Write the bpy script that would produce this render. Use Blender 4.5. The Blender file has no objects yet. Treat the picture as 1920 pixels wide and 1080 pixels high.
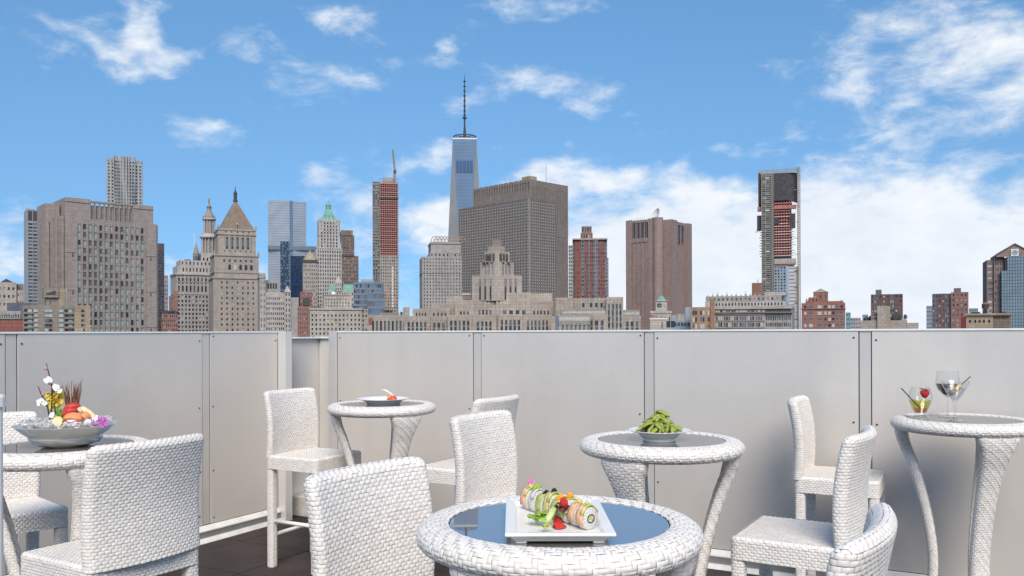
import bpy, math, random
from mathutils import Vector, Matrix, noise

random.seed(11)
SC = bpy.context.scene
COL = SC.collection
R = math.radians
F, HOR, EYE = 1600.0, 622.0, 1.5      # focal length in photo pixels, horizon row, eye height (m)
ZG = -45.0                            # street level below the terrace floor

# ------------------------------------------------------------------ camera
cam_data = bpy.data.cameras.new('camera')
cam_data.lens = 30.0
cam_data.sensor_width = 36.0
cam_data.shift_y = (HOR - 540.0) / 1920.0
cam_data.clip_start = 0.05
cam_data.clip_end = 60000.0
cam = bpy.data.objects.new('camera', cam_data)
COL.objects.link(cam)
cam.location = (0, 0, EYE)
cam.rotation_euler = (R(90), R(0.2), 0)
SC.camera = cam

# ------------------------------------------------------------------ world (sky with broken cloud)
SUN_EL, SUN_AZ = 42.0, 176.0          # azimuth clockwise from +Y
world = bpy.data.worlds.new('World')
SC.world = world
world.use_nodes = True
world.cycles.sampling_method = 'MANUAL'
world.cycles.sample_map_resolution = 512
wn, wl = world.node_tree.nodes, world.node_tree.links
wn.clear()
w_out = wn.new('ShaderNodeOutputWorld')
w_bg = wn.new('ShaderNodeBackground')
w_bg.inputs['Strength'].default_value = 0.132
sky = wn.new('ShaderNodeTexSky')
sky.sky_type = 'NISHITA'
sky.sun_disc = False
sky.sun_elevation = R(SUN_EL)
sky.sun_rotation = R(SUN_AZ)
sky.altitude = 50
sky.air_density = 1.0
sky.dust_density = 0.3
sky.ozone_density = 3.0
geo = wn.new('ShaderNodeTexCoord')


def wmath(op, a, b=None, clamp=False):
    n = wn.new('ShaderNodeMath')
    n.operation = op
    n.use_clamp = clamp
    for i, v in enumerate((a, b)):
        if v is None:
            continue
        if isinstance(v, (int, float)):
            n.inputs[i].default_value = v
        else:
            wl.new(v, n.inputs[i])
    return n.outputs[0]


def wvec(op, a, b):
    n = wn.new('ShaderNodeVectorMath')
    n.operation = op
    for i, v in enumerate((a, b)):
        if isinstance(v, (tuple, list)):
            n.inputs[i].default_value = v
        elif v is not None:
            wl.new(v, n.inputs[i])
    return n.outputs['Value'] if op == 'LENGTH' else n.outputs['Vector']


def wnoise(vec, scale, detail, rough, dist=0.0):
    n = wn.new('ShaderNodeTexNoise')
    n.inputs['Scale'].default_value = scale
    n.inputs['Detail'].default_value = detail
    n.inputs['Roughness'].default_value = rough
    n.inputs['Distortion'].default_value = dist
    wl.new(vec, n.inputs['Vector'])
    return n.outputs['Fac']


DIRV = geo.outputs['Generated']
nvec = wvec('MULTIPLY', DIRV, (1.0, 1.0, 2.1))
big = wnoise(nvec, 3.6, 6.0, 0.58, 0.3)
fine = wnoise(wvec('ADD', nvec, (3.1, 7.7, 1.3)), 12.0, 5.0, 0.62, 0.22)
dens = wmath('ADD', wmath('MULTIPLY', big, 0.75), wmath('SUBTRACT', wmath('MULTIPLY', fine, 0.62), 0.185))
# cloud banks as they lie round the horizon and overhead (direction, half-size, weight)
CLOUDS = [(1860, 110, 210, 110, .17), (1720, 50, 120, 40, .13), (1530, 15, 110, 26, .17),
          (1800, 430, 360, 120, .26), (1250, 460, 300, 130, .26), (1540, 510, 380, 130, .25), (1120, 345, 200, 26, .13),
          (720, 400, 150, 80, .22), (1000, 520, 240, 120, .20), (610, 310, 90, 36, .13),
          (395, 222, 85, 32, .22), (200, 35, 120, 30, .20), (120, 85, 90, 20, .13), (1430, 262, 70, 14, .20), (1060, 15, 140, 30, .17),
          (860, 78, 50, 30, .15), (1040, 165, 170, 40, .15), (815, 262, 70, 20, .18), (310, 320, 50, 24, .16),
          (30, 460, 100, 80, .20), (330, 490, 110, 90, .16), (20, 140, 50, 40, .15), (400, 55, 170, 16, .13)]
wn_warp = wn.new('ShaderNodeTexNoise')
wn_warp.inputs['Scale'].default_value = 8.0
wn_warp.inputs['Detail'].default_value = 3.0
wl.new(DIRV, wn_warp.inputs['Vector'])
DIRW = wvec('ADD', DIRV, wvec('MULTIPLY', wvec('SUBTRACT', wn_warp.outputs['Color'], (.5, .5, .5)), (.24, .24, .13)))
acc = None
for (cx, cy, rx, ry, amp) in CLOUDS:
    c = Vector(((cx - 960) / F, 1.0, (HOR - cy) / F)).normalized()
    dv = wvec('MULTIPLY', wvec('SUBTRACT', DIRW, tuple(c)), (F / rx, F / rx * 0.6, F / ry))
    ln = wvec('LENGTH', dv, None)
    fall = wmath('MULTIPLY', wmath('SUBTRACT', 1.0, wmath('MULTIPLY', ln, 0.62), True), amp)
    acc = fall if acc is None else wmath('ADD', acc, fall)
sep = wn.new('ShaderNodeSeparateXYZ')
wl.new(DIRV, sep.inputs[0])
low = wmath('MULTIPLY', wmath('SUBTRACT', 1.0, wmath('MULTIPLY', wmath('ABSOLUTE', sep.outputs['Z']), 7.0), True), 0.10)
away = wmath('MULTIPLY', wmath('MULTIPLY', wmath('SUBTRACT', 0.80, sep.outputs['Y']), 3.0, True), 0.10)   # broken cover carried out of view, cloud added to whiten the blue fill light
dens = wmath('ADD', wmath('ADD', wmath('ADD', dens, acc), low), away)
mr = wn.new('ShaderNodeMapRange')
mr.interpolation_type = 'SMOOTHSTEP'
mr.inputs['From Min'].default_value = 0.585
mr.inputs['From Max'].default_value = 0.86
wl.new(dens, mr.inputs['Value'])
cover = wmath('MULTIPLY', mr.outputs['Result'], 0.97)
# blue air: the Nishita colour, a little more saturated
hsv = wn.new('ShaderNodeHueSaturation')
hsv.inputs['Hue'].default_value = 0.495
hsv.inputs['Saturation'].default_value = 1.17
hsv.inputs['Value'].default_value = 0.95
wl.new(wvec('ADD', wvec('MULTIPLY', DIRV, (1, 1, 0.5)), (0, 0, 0.17)), sky.inputs['Vector'])
wl.new(sky.outputs[0], hsv.inputs['Color'])
ccol = wn.new('ShaderNodeMix')
ccol.data_type = 'RGBA'
ccol.inputs[6].default_value = (4.2, 4.8, 5.6, 1)
ccol.inputs[7].default_value = (6.9, 6.95, 7.0, 1)
wl.new(fine, ccol.inputs[0])
mixc = wn.new('ShaderNodeMix')
mixc.data_type = 'RGBA'
wl.new(cover, mixc.inputs[0])
wl.new(hsv.outputs[0], mixc.inputs[6])
wl.new(ccol.outputs[2], mixc.inputs[7])
wl.new(mixc.outputs[2], w_bg.inputs['Color'])
wl.new(w_bg.outputs[0], w_out.inputs[0])

# ------------------------------------------------------------------ sun through thin cloud
sun_data = bpy.data.lights.new('sun', 'SUN')
sun_data.energy = 3.3
sun_data.angle = R(34)
sun_data.color = (1.0, 0.90, 0.77)
sun = bpy.data.objects.new('sun', sun_data)
COL.objects.link(sun)
sd = Vector((math.sin(R(SUN_AZ)) * math.cos(R(SUN_EL)), math.cos(R(SUN_AZ)) * math.cos(R(SUN_EL)), math.sin(R(SUN_EL))))
sun.rotation_euler = sd.to_track_quat('Z', 'Y').to_euler()
sun.location = (0, 0, 60)

# ------------------------------------------------------------------ exposure
SC.view_settings.view_transform = 'Standard'
SC.view_settings.look = 'None'
SC.view_settings.exposure = 0.25
SC.view_settings.gamma = 1.0
SC.view_settings.use_curve_mapping = False
SC.cycles.max_bounces = 8
SC.cycles.transparent_max_bounces = 12
SC.cycles.caustics_reflective = False
SC.cycles.caustics_refractive = False

# ================================================================== materials
MATS = {}


def mat(name, col, rough=0.6, metal=0.0, var=0.0, vscale=5.0, stretch=(1, 1, 1), bump=0.0, bscale=40.0, spec=0.5,
        trans=0.0, ior=1.45, sss=0.0, var2=0.0, v2scale=1.0, coat=0.0, emit=None):
    if name in MATS:
        return MATS[name]
    m = bpy.data.materials.new(name)
    m.use_nodes = True
    nt = m.node_tree
    b = nt.nodes['Principled BSDF']
    b.inputs['Base Color'].default_value = (*col, 1)
    b.inputs['Roughness'].default_value = rough
    b.inputs['Metallic'].default_value = metal
    b.inputs['Specular IOR Level'].default_value = spec
    b.inputs['Transmission Weight'].default_value = trans
    b.inputs['IOR'].default_value = ior
    b.inputs['Coat Weight'].default_value = coat
    if sss:
        b.inputs['Subsurface Weight'].default_value = sss
        b.inputs['Subsurface Radius'].default_value = (0.01, 0.004, 0.002)
    tc = nt.nodes.new('ShaderNodeTexCoord')
    mp = nt.nodes.new('ShaderNodeMapping')
    mp.inputs['Scale'].default_value = stretch
    nt.links.new(tc.outputs['Object'], mp.inputs['Vector'])
    cur = None
    for (amt, sc_, det) in ((var, vscale, 6.0), (var2, v2scale, 4.0)):
        if amt <= 0:
            continue
        n = nt.nodes.new('ShaderNodeTexNoise')
        n.inputs['Scale'].default_value = sc_
        n.inputs['Detail'].default_value = det
        n.inputs['Roughness'].default_value = 0.6
        nt.links.new(mp.outputs[0], n.inputs['Vector'])
        r = nt.nodes.new('ShaderNodeMapRange')
        r.inputs['From Min'].default_value = 0.3
        r.inputs['From Max'].default_value = 0.7
        r.inputs['To Min'].default_value = 1 - amt
        r.inputs['To Max'].default_value = 1 + amt
        nt.links.new(n.outputs['Fac'], r.inputs['Value'])
        mx = nt.nodes.new('ShaderNodeVectorMath')
        mx.operation = 'SCALE'
        if cur is None:
            mx.inputs[0].default_value = col
        else:
            nt.links.new(cur, mx.inputs[0])
        nt.links.new(r.outputs[0], mx.inputs['Scale'])
        cur = mx.outputs[0]
    if cur is not None:
        nt.links.new(cur, b.inputs['Base Color'])
    if bump > 0:
        n = nt.nodes.new('ShaderNodeTexNoise')
        n.inputs['Scale'].default_value = bscale
        n.inputs['Detail'].default_value = 5
        nt.links.new(mp.outputs[0], n.inputs['Vector'])
        bp = nt.nodes.new('ShaderNodeBump')
        bp.inputs['Strength'].default_value = bump
        bp.inputs['Distance'].default_value = 0.02
        nt.links.new(n.outputs['Fac'], bp.inputs['Height'])
        nt.links.new(bp.outputs[0], b.inputs['Normal'])
    MATS[name] = m
    return m


# ================================================================== mesh builder
class MB:
    def __init__(s):
        s.v, s.f, s.mi = [], [], []

    def add(s, vs, fs, mi=0):
        o = len(s.v)
        s.v.extend([tuple(p) for p in vs])
        for f in fs:
            s.f.append(tuple(i + o for i in f))
            s.mi.append(mi)
        return s

    def box(s, x0, x1, y0, y1, z0, z1, mi=0, M=None):
        vs = [(x0, y0, z0), (x1, y0, z0), (x1, y1, z0), (x0, y1, z0), (x0, y0, z1), (x1, y0, z1), (x1, y1, z1), (x0, y1, z1)]
        if M is not None:
            vs = [M @ Vector(p) for p in vs]
        return s.add(vs, [(0, 3, 2, 1), (4, 5, 6, 7), (0, 1, 5, 4), (1, 2, 6, 5), (2, 3, 7, 6), (3, 0, 4, 7)], mi)

    def bbox(s, x0, x1, y0, y1, z0, z1, b=0.004, mi=0, M=None):
        """box with chamfered edges"""
        vs = []
        for (x, sx) in ((x0, 1), (x1, -1)):
            for (y, sy) in ((y0, 1), (y1, -1)):
                for (z, sz) in ((z0, 1), (z1, -1)):
                    vs += [(x, y + sy * b, z + sz * b), (x + sx * b, y, z + sz * b), (x + sx * b, y + sy * b, z)]
        if M is not None:
            vs = [M @ Vector(p) for p in vs]

        def k(i, j, l, a):
            return ((i * 2 + j) * 2 + l) * 3 + a
        fs = []
        for i in (0, 1):
            q = [k(i, 0, 0, 0), k(i, 1, 0, 0), k(i, 1, 1, 0), k(i, 0, 1, 0)]
            fs.append(q[::-1] if i == 0 else q)
            q = [k(0, i, 0, 1), k(1, i, 0, 1), k(1, i, 1, 1), k(0, i, 1, 1)]
            fs.append(q if i == 0 else q[::-1])
            q = [k(0, 0, i, 2), k(1, 0, i, 2), k(1, 1, i, 2), k(0, 1, i, 2)]
            fs.append(q[::-1] if i == 0 else q)
        for i in (0, 1):
            for j in (0, 1):
                fs.append([k(i, j, 0, 0), k(i, j, 1, 0), k(i, j, 1, 1), k(i, j, 0, 1)])
                fs.append([k(i, 0, j, 0), k(i, 1, j, 0), k(i, 1, j, 2), k(i, 0, j, 2)])
                fs.append([k(0, i, j, 1), k(1, i, j, 1), k(1, i, j, 2), k(0, i, j, 2)])
                for l in (0, 1):
                    fs.append([k(i, j, l, 0), k(i, j, l, 1), k(i, j, l, 2)])
        return s.add(vs, fs, mi)

    def quad(s, a, b, c, d, mi=0):
        return s.add([a, b, c, d], [(0, 1, 2, 3)], mi)

    def prism(s, pts, z0, z1, mi=0, pts1=None):
        n = len(pts)
        p1 = pts1 or pts
        vs = [(p[0], p[1], z0) for p in pts] + [(p[0], p[1], z1) for p in p1]
        fs = [(i, (i + 1) % n, n + (i + 1) % n, n + i) for i in range(n)]
        fs += [tuple(range(n - 1, -1, -1)), tuple(range(n, 2 * n))]
        return s.add(vs, fs, mi)

    def pyramid(s, pts, z0, apex, mi=0):
        n = len(pts)
        vs = [(p[0], p[1], z0) for p in pts] + [apex]
        return s.add(vs, [(i, (i + 1) % n, n) for i in range(n)], mi)

    def sl(s, prof, *a, **k):
        """lathe whose edges stay crisp under smooth shading"""
        out = [prof[0]]
        for (r0, z0), (r1, z1) in zip(prof[:-1], prof[1:]):
            for t in (.04, .5, .96):
                out.append((r0 + (r1 - r0) * t, z0 + (z1 - z0) * t))
            out.append((r1, z1))
        return s.lathe(out, *a, **k)

    def lathe(s, prof, seg=24, c=(0, 0, 0), mi=0, sx=1.0, sy=1.0, wob=None, close=False):
        n = len(prof)
        vs = []
        for i in range(seg):
            a = 2 * math.pi * i / seg
            for (r, z) in prof:
                k = 1.0 + (wob(a, r, z) if wob else 0.0)
                vs.append((c[0] + r * k * math.cos(a) * sx, c[1] + r * k * math.sin(a) * sy, c[2] + z))
        fs = []
        m = n if close else n - 1
        for i in range(seg):
            j = (i + 1) % seg
            for q in range(m):
                q2 = (q + 1) % n
                fs.append((i * n + q, j * n + q, j * n + q2, i * n + q2))
        return s.add(vs, fs, mi)

    def disc(s, r, c, seg=32, mi=0, sx=1.0, sy=1.0):
        vs = [(c[0] + r * sx * math.cos(2 * math.pi * i / seg), c[1] + r * sy * math.sin(2 * math.pi * i / seg), c[2]) for i in range(seg)]
        return s.add(vs, [tuple(range(seg))], mi)

    def tube(s, pts, rad, seg=8, mi=0, caps=True, flat=1.0):
        pts = [Vector(p) for p in pts]
        n = len(pts)
        rads = rad if isinstance(rad, (list, tuple)) else [rad] * n
        vs, fs = [], []
        up = None
        for i, p in enumerate(pts):
            t = (pts[min(i + 1, n - 1)] - pts[max(i - 1, 0)]).normalized()
            if up is None:
                up = Vector((0, 0, 1)) if abs(t.z) < 0.9 else Vector((1, 0, 0))
            a = t.cross(up).normalized()
            up = a.cross(t).normalized()
            for k in range(seg):
                an = 2 * math.pi * k / seg
                vs.append(p + (a * math.cos(an) + up * math.sin(an) * flat) * rads[i])
        for i in range(n - 1):
            for k in range(seg):
                k2 = (k + 1) % seg
                fs.append((i * seg + k, i * seg + k2, (i + 1) * seg + k2, (i + 1) * seg + k))
        if caps:
            fs.append(tuple(range(seg - 1, -1, -1)))
            fs.append(tuple((n - 1) * seg + k for k in range(seg)))
        return s.add(vs, fs, mi)

    def blob(s, c, rad, amp=0.1, fr=2.0, seed=0, nu=14, nv=9, mi=0, M=None, power=1.0):
        """lumpy ellipsoid"""
        vs, fs = [], []
        for j in range(nv + 1):
            th = math.pi * j / nv
            for i in range(nu):
                ph = 2 * math.pi * i / nu
                d = Vector((math.sin(th) * math.cos(ph), math.sin(th) * math.sin(ph), math.cos(th)))
                if power != 1.0:
                    d = Vector([math.copysign(abs(q) ** power, q) for q in d])
                k = 1 + amp * noise.noise(d * fr + Vector((seed * 3.7, seed * 1.3, seed)))
                p = Vector((d.x * rad[0] * k, d.y * rad[1] * k, d.z * rad[2] * k))
                if M is not None:
                    p = M @ p
                vs.append(p + Vector(c))
        for j in range(nv):
            for i in range(nu):
                i2 = (i + 1) % nu
                fs.append((j * nu + i, (j + 1) * nu + i, (j + 1) * nu + i2, j * nu + i2))
        return s.add(vs, fs, mi)

    def grid(s, fn, nu, nv, mi=0, wrap=False):
        vs = [fn(i / nu, j / nv) for j in range(nv + 1) for i in range(nu + (0 if wrap else 1))]
        w = nu if wrap else nu + 1
        fs = []
        for j in range(nv):
            for i in range(nu):
                i2 = (i + 1) % w
                fs.append((j * w + i, j * w + i2, (j + 1) * w + i2, (j + 1) * w + i))
        return s.add(vs, fs, mi)

    def mesh(s, name, mats, smooth=False):
        me = bpy.data.meshes.new(name)
        me.from_pydata(s.v, [], s.f)
        for m in (mats if isinstance(mats, (list, tuple)) else [mats]):
            me.materials.append(m)
        if any(s.mi):
            me.polygons.foreach_set('material_index', s.mi)
        if smooth:
            me.polygons.foreach_set('use_smooth', [True] * len(s.f))
        me.update()
        return me

    def build(s, name, mats, parent=None, smooth=False, loc=None, rz=None):
        return obj(name, s.mesh(name, mats, smooth), parent, loc, rz)


def obj(name, me, parent=None, loc=None, rz=None):
    o = bpy.data.objects.new(name, me)
    COL.objects.link(o)
    if parent is not None:
        o.parent = parent
    if loc is not None:
        o.location = loc
    if rz is not None:
        o.rotation_euler = (0, 0, rz)
    return o


def tag(o, label=None, cat=None, group=None, kind=None):
    if label:
        o['label'] = label
    if cat:
        o['category'] = cat
    if group:
        o['group'] = group
    if kind:
        o['kind'] = kind
    return o


def thing(name, label, cat, loc=(0, 0, 0), rz=0.0, group=None):
    o = obj(name, None, None, loc, rz)
    return tag(o, label, cat, group)


def copy_tree(o, parent=None):
    c = o.copy()
    COL.objects.link(c)
    c.parent = parent
    for ch in o.children:
        copy_tree(ch, c)
    return c


# ================================================================== terrace
TH = R(29.0)                                     # the terrace is turned 29 degrees to the view
E1 = Vector((math.cos(TH), -math.sin(TH), 0))    # along the right parapet
E2 = Vector((math.sin(TH), math.cos(TH), 0))     # along the left parapet, away


def T(m, n, z=0.0):
    return E1 * m + E2 * n + Vector((0, 0, z))


TERR = Matrix(((E1.x, E2.x, 0, 0), (E1.y, E2.y, 0, 0), (0, 0, 1, 0), (0, 0, 0, 1)))
TERR_RZ = -TH

m_paver = mat('terrace_paver', (0.042, 0.032, 0.029), 0.85, var=0.45, vscale=130, bump=0.5, bscale=170, var2=0.3, v2scale=3.0)
m_slab = mat('roof_membrane', (0.03, 0.03, 0.03), 0.9)
m_metal = mat('brushed_aluminium_panel', (0.70, 0.652, 0.595), 0.42, 0.36, var=0.05, vscale=1.4, stretch=(1, 1, 0.8), var2=0.012, v2scale=26)
m_metal2 = mat('aluminium_batten', (0.61, 0.58, 0.545), 0.38, 0.3, var=0.05, vscale=3)
m_metal_l = mat('bright_aluminium_post', (0.72, 0.70, 0.67), 0.35, 0.3, var=0.05, vscale=3)
m_cap = mat('parapet_cap', (0.78, 0.77, 0.74), 0.45, 0.1, var=0.05, vscale=8)
m_white = mat('white_flashing', (0.74, 0.72, 0.68), 0.55, var=0.12, vscale=9)
m_grey = mat('grey_flashing', (0.27, 0.27, 0.265), 0.5, 0.3, var=0.12, vscale=6)
m_joint = mat('dark_joint', (0.10, 0.10, 0.10), 0.7)
m_screw = mat('screw_head', (0.07, 0.065, 0.06), 0.5, 0.4)
m_concrete = mat('concrete_block', (0.60, 0.57, 0.50), 0.9, var=0.15, vscale=30, bump=0.3, bscale=80)

# panel metal: faint rain streaks, smudges and a slight warp in the sheet
nt = m_metal.node_tree
pb = nt.nodes['Principled BSDF']
src = pb.inputs['Base Color'].links[0].from_socket
tc = nt.nodes.new('ShaderNodeTexCoord')


def streak(scale, stretch, lo, hi, a, b_):
    mp_ = nt.nodes.new('ShaderNodeMapping')
    mp_.inputs['Scale'].default_value = stretch
    nt.links.new(tc.outputs['Object'], mp_.inputs['Vector'])
    n_ = nt.nodes.new('ShaderNodeTexNoise')
    n_.inputs['Scale'].default_value = scale
    n_.inputs['Detail'].default_value = 5
    nt.links.new(mp_.outputs[0], n_.inputs['Vector'])
    r_ = nt.nodes.new('ShaderNodeMapRange')
    for k_, v_ in (('From Min', lo), ('From Max', hi), ('To Min', a), ('To Max', b_)):
        r_.inputs[k_].default_value = v_
    nt.links.new(n_.outputs['Fac'], r_.inputs['Value'])
    return r_.outputs[0]


mul = nt.nodes.new('ShaderNodeMath')
mul.operation = 'MULTIPLY'
nt.links.new(streak(5, (1, 1, .06), .5, .85, 1.0, 0.95), mul.inputs[0])
nt.links.new(streak(34, (1, 1, 1), .68, .74, 1.0, 0.90), mul.inputs[1])
vm = nt.nodes.new('ShaderNodeVectorMath')
vm.operation = 'SCALE'
nt.links.new(src, vm.inputs[0])
nt.links.new(mul.outputs[0], vm.inputs['Scale'])
nt.links.new(vm.outputs[0], pb.inputs['Base Color'])
nt.links.new(streak(1.6, (1, 1, .6), .3, .7, .30, .50), pb.inputs['Roughness'])
bmp = nt.nodes.new('ShaderNodeBump')
bmp.inputs['Strength'].default_value = .35
bmp.inputs['Distance'].default_value = .03
nt.links.new(streak(1.3, (1, 1, .5), 0, 1, 0, 1), bmp.inputs['Height'])
nt.links.new(bmp.outputs[0], pb.inputs['Normal'])
# each paver a little lighter or darker than the next
nt = m_paver.node_tree
pb = nt.nodes['Principled BSDF']
src = pb.inputs['Base Color'].links[0].from_socket
oi = nt.nodes.new('ShaderNodeObjectInfo')
r_ = nt.nodes.new('ShaderNodeMapRange')
r_.inputs['To Min'].default_value = .72
r_.inputs['To Max'].default_value = 1.3
nt.links.new(oi.outputs['Random'], r_.inputs['Value'])
vm = nt.nodes.new('ShaderNodeVectorMath')
vm.operation = 'SCALE'
nt.links.new(src, vm.inputs[0])
nt.links.new(r_.outputs[0], vm.inputs['Scale'])
nt.links.new(vm.outputs[0], pb.inputs['Base Color'])

# floor: structure with its pavers as parts
slab = MB()
slab.box(-5.15, 9.5, -9.0, 5.75, -0.9, -0.045, M=None)
floor = slab.build('terrace_floor', m_slab, rz=TERR_RZ)
tag(floor, kind='structure')
pv = MB()
pv.bbox(-0.299, 0.299, -0.299, 0.299, -0.05, 0.0, 0.004)
pv_me = pv.mesh('floor_tile', m_paver)
for i in range(-1, 11):
    for j in range(-1, 6):
        o = obj('floor_tile', pv_me, floor)
        o.location = (-4.08 - 0.305 + 0.61 * i, 4.43 + 0.305 + 0.61 * (1 - j), random.uniform(-0.0015, 0.0015))
        o.rotation_euler = (random.uniform(-.002, .002), random.uniform(-.002, .002), random.choice((0, 1, 2, 3)) * math.pi / 2)

PAN_Z0, PAN_Z1 = 0.115, 1.497


def parapet(name, label, origin, ang, joints, length, first_gap=0.0):
    """panels along local x, facing local -y; joints: x positions of batten centres"""
    root = thing(name, label, 'parapet', origin, ang)
    root['kind'] = 'thing'
    bk = MB()
    bk.box(0, length, 0.012, 0.09, 0.0, PAN_Z1 - 0.004)
    bk.build('backing_frame', m_joint, root)
    ed = sorted(joints)
    bw = 0.034
    segs = []
    lo = 0.0
    for x in ed:
        segs.append((lo, x - bw))
        lo = x + bw
    segs.append((lo, length))
    for (a, b_) in segs:
        if b_ - a < 0.05:
            continue
        p = MB()
        p.bbox(a + 0.003, b_ - 0.003, 0.0, 0.011, PAN_Z0, PAN_Z1, 0.0015)
        p.build('panel', m_metal, root)
        for zz in (0.17, 0.50, 0.95, 1.455):
            for xx in (a + 0.028, b_ - 0.028):
                s = MB()
                s.lathe([(0.0064, 0.0), (0.0050, 0.003), (0.0, 0.0035)], 8)
                q = s.build('screw', m_screw, root, loc=(xx + random.uniform(-.004, .004), -0.0005, zz + random.uniform(-.02, .02)))
                q.rotation_euler = (R(90), 0, 0)
    for x in ed:
        p = MB()
        p.bbox(x - bw + 0.003, x + bw - 0.003, 0.004, 0.0115, PAN_Z0, PAN_Z1 - 0.002, 0.0015)
        p.build('batten', m_metal2, root)
    c = MB()
    c.bbox(-0.002, length, -0.006, 0.105, PAN_Z1, PAN_Z1 + 0.012, 0.002)
    c.build('cap', m_cap, root)
    # kerb: sloped light ledge, grey riser, white base strip
    k = MB()
    k.add([(0, 0.0, 0.112), (length, 0.0, 0.112), (length, -0.035, 0.082), (0, -0.035, 0.082), (length, -0.035, 0.074), (0, -0.035, 0.074),
           (0, 0.011, 0.074), (length, 0.011, 0.074)],
          [(3, 2, 1, 0), (5, 4, 2, 3), (6, 7, 4, 5)])
    k.build('ledge', m_white, root)
    k = MB()
    k.box(0, length, -0.030, 0.011, 0.030, 0.0739)
    k.build('kerb_riser', m_grey, root)
    k = MB()
    xs = [i * length / 60 for i in range(61)]
    top = [0.030] * 61
    out = [-0.062 + (0.012 * noise.noise(Vector((x * 2.1, 3.3, 0))) if 1 else 0) for x in xs]
    vs, fs = [], []
    for x, o_ in zip(xs, out):
        vs += [(x, 0.0, 0.030), (x, -0.045, 0.029), (x, o_, 0.006), (x, o_ - 0.002, 0.0005)]
    for i in range(60):
        for q in range(3):
            fs.append((i * 4 + q, i * 4 + q + 1, (i + 1) * 4 + q + 1, (i + 1) * 4 + q))
    k.add(vs, fs)
    k.build('base_strip', m_white, root)
    return root


# right parapet: from its end post towards the right, beyond the frame
o_r = T(-4.60, 5.375)
parapet('parapet', 'long brushed metal parapet running from the corner behind the tables to the right edge',
        o_r, -TH, [1.325, 2.655, 3.985, 5.31], 6.6)
# left parapet: runs from near left to the corner
lp0 = T(-4.92, -1.0)
parapet('parapet', 'shorter brushed metal parapet running along the left up to the corner post',
        lp0, math.pi / 2 - TH, [1.10, 2.50, 3.91, 5.32], 6.03)
# corner: end posts and the lower recessed corner panels
cr = thing('corner_recess', 'recessed lower metal corner with bright posts between the two parapets', 'parapet', (0, 0, 0), TERR_RZ)
cr['kind'] = 'thing'
p = MB()
p.bbox(-4.922, -4.842, 5.032, 5.11, 0.0, 1.508, 0.003)
p.build('post', m_metal_l, cr)
p = MB()
p.bbox(-4.685, -4.603, 5.362, 5.46, 0.0, 1.508, 0.003)
p.build('post', m_metal2, cr)
p = MB()
p.bbox(-5.06, -5.0, 4.9, 5.66, 0.10, 1.445, 0.003)
p.build('panel', m_metal_l, cr)
p = MB()
p.bbox(-4.998, -4.3, 5.60, 5.66, 0.10, 1.445, 0.003)
p.build('panel', m_metal_l, cr)
p = MB()
p.bbox(-5.08, -4.96, 4.9, 5.68, 1.447, 1.462, 0.003)
p.build('cap', m_cap, cr)
p = MB()
p.bbox(-4.957, -4.3, 5.575, 5.68, 1.447, 1.462, 0.003)
p.build('cap', m_cap, cr)
p = MB()
p.bbox(-4.995, -4.60, 5.25, 5.595, 0.0, 0.16, 0.004)
p.build('kerb_block', m_concrete, cr)
for (x, y, z) in ((-4.97, 5.40, 1.4625), (-4.97, 5.50, 1.4625), (-4.85, 5.60, 1.4625)):
    s = MB()
    s.lathe([(0.0, 0.006), (0.006, 0.005), (0.008, 0.0)], 8, (x, y, z))
    s.build('screw', m_screw, cr)

# ================================================================== woven furniture
m_wick = mat('white_wicker', (0.79, 0.745, 0.69), 0.46, var=0.09, vscale=55, var2=0.05, v2scale=5, spec=0.4)
m_wick2 = mat('white_wicker_warm', (0.755, 0.70, 0.64), 0.5, var=0.09, vscale=55, var2=0.05, v2scale=5, spec=0.4)
m_wick3 = mat('white_wicker_grey', (0.74, 0.705, 0.665), 0.46, var=0.09, vscale=55, var2=0.05, v2scale=5, spec=0.4)
m_core = mat('wicker_gap_shade', (0.36, 0.335, 0.31), 0.8)  # shade between the strands, put in as a darker backing colour
m_tube = mat('white_tube', (0.80, 0.765, 0.715), 0.35)


def rrect(p, w, h, r):
    """point and outward normal on a rounded rectangle (centre 0) at arc length p, counter-clockwise from the right-middle"""
    a, b = w / 2 - r, h / 2 - r
    segs = [(b, 'r'), (math.pi * r / 2, 'c0'), (2 * a, 't'), (math.pi * r / 2, 'c1'), (2 * b, 'l'), (math.pi * r / 2, 'c2'), (2 * a, 'b'),
            (math.pi * r / 2, 'c3'), (b, 'r2')]
    tot = sum(q[0] for q in segs)
    p = p % tot
    for (L, k) in segs:
        if p <= L or k == 'r2':
            break
        p -= L
    if k == 'r':
        return (w / 2, p), (1, 0)
    if k == 't':
        return (a - p, h / 2), (0, 1)
    if k == 'l':
        return (-w / 2, b - p), (-1, 0)
    if k == 'b':
        return (-a + p, -h / 2), (0, -1)
    if k == 'r2':
        return (w / 2, -b + p), (1, 0)
    i = int(k[1])
    cx, cy = ((a, b), (-a, b), (-a, -b), (a, -b))[i]
    an = i * math.pi / 2 + p / r
    return (cx + r * math.cos(an), cy + r * math.sin(an)), (math.cos(an), math.sin(an))


def rr_len(w, h, r):
    return 2 * (w - 2 * r) + 2 * (h - 2 * r) + 2 * math.pi * r


def surf_n(S, a, b, e=0.0012):
    p = S(a, b)
    da = S(a + e, b) - S(a - e, b)
    db = S(a, b + e) - S(a, b - e)
    n = da.cross(db)
    if n.length < 1e-12:
        n = Vector((0, 0, 1))
    return p, n.normalized()


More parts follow.
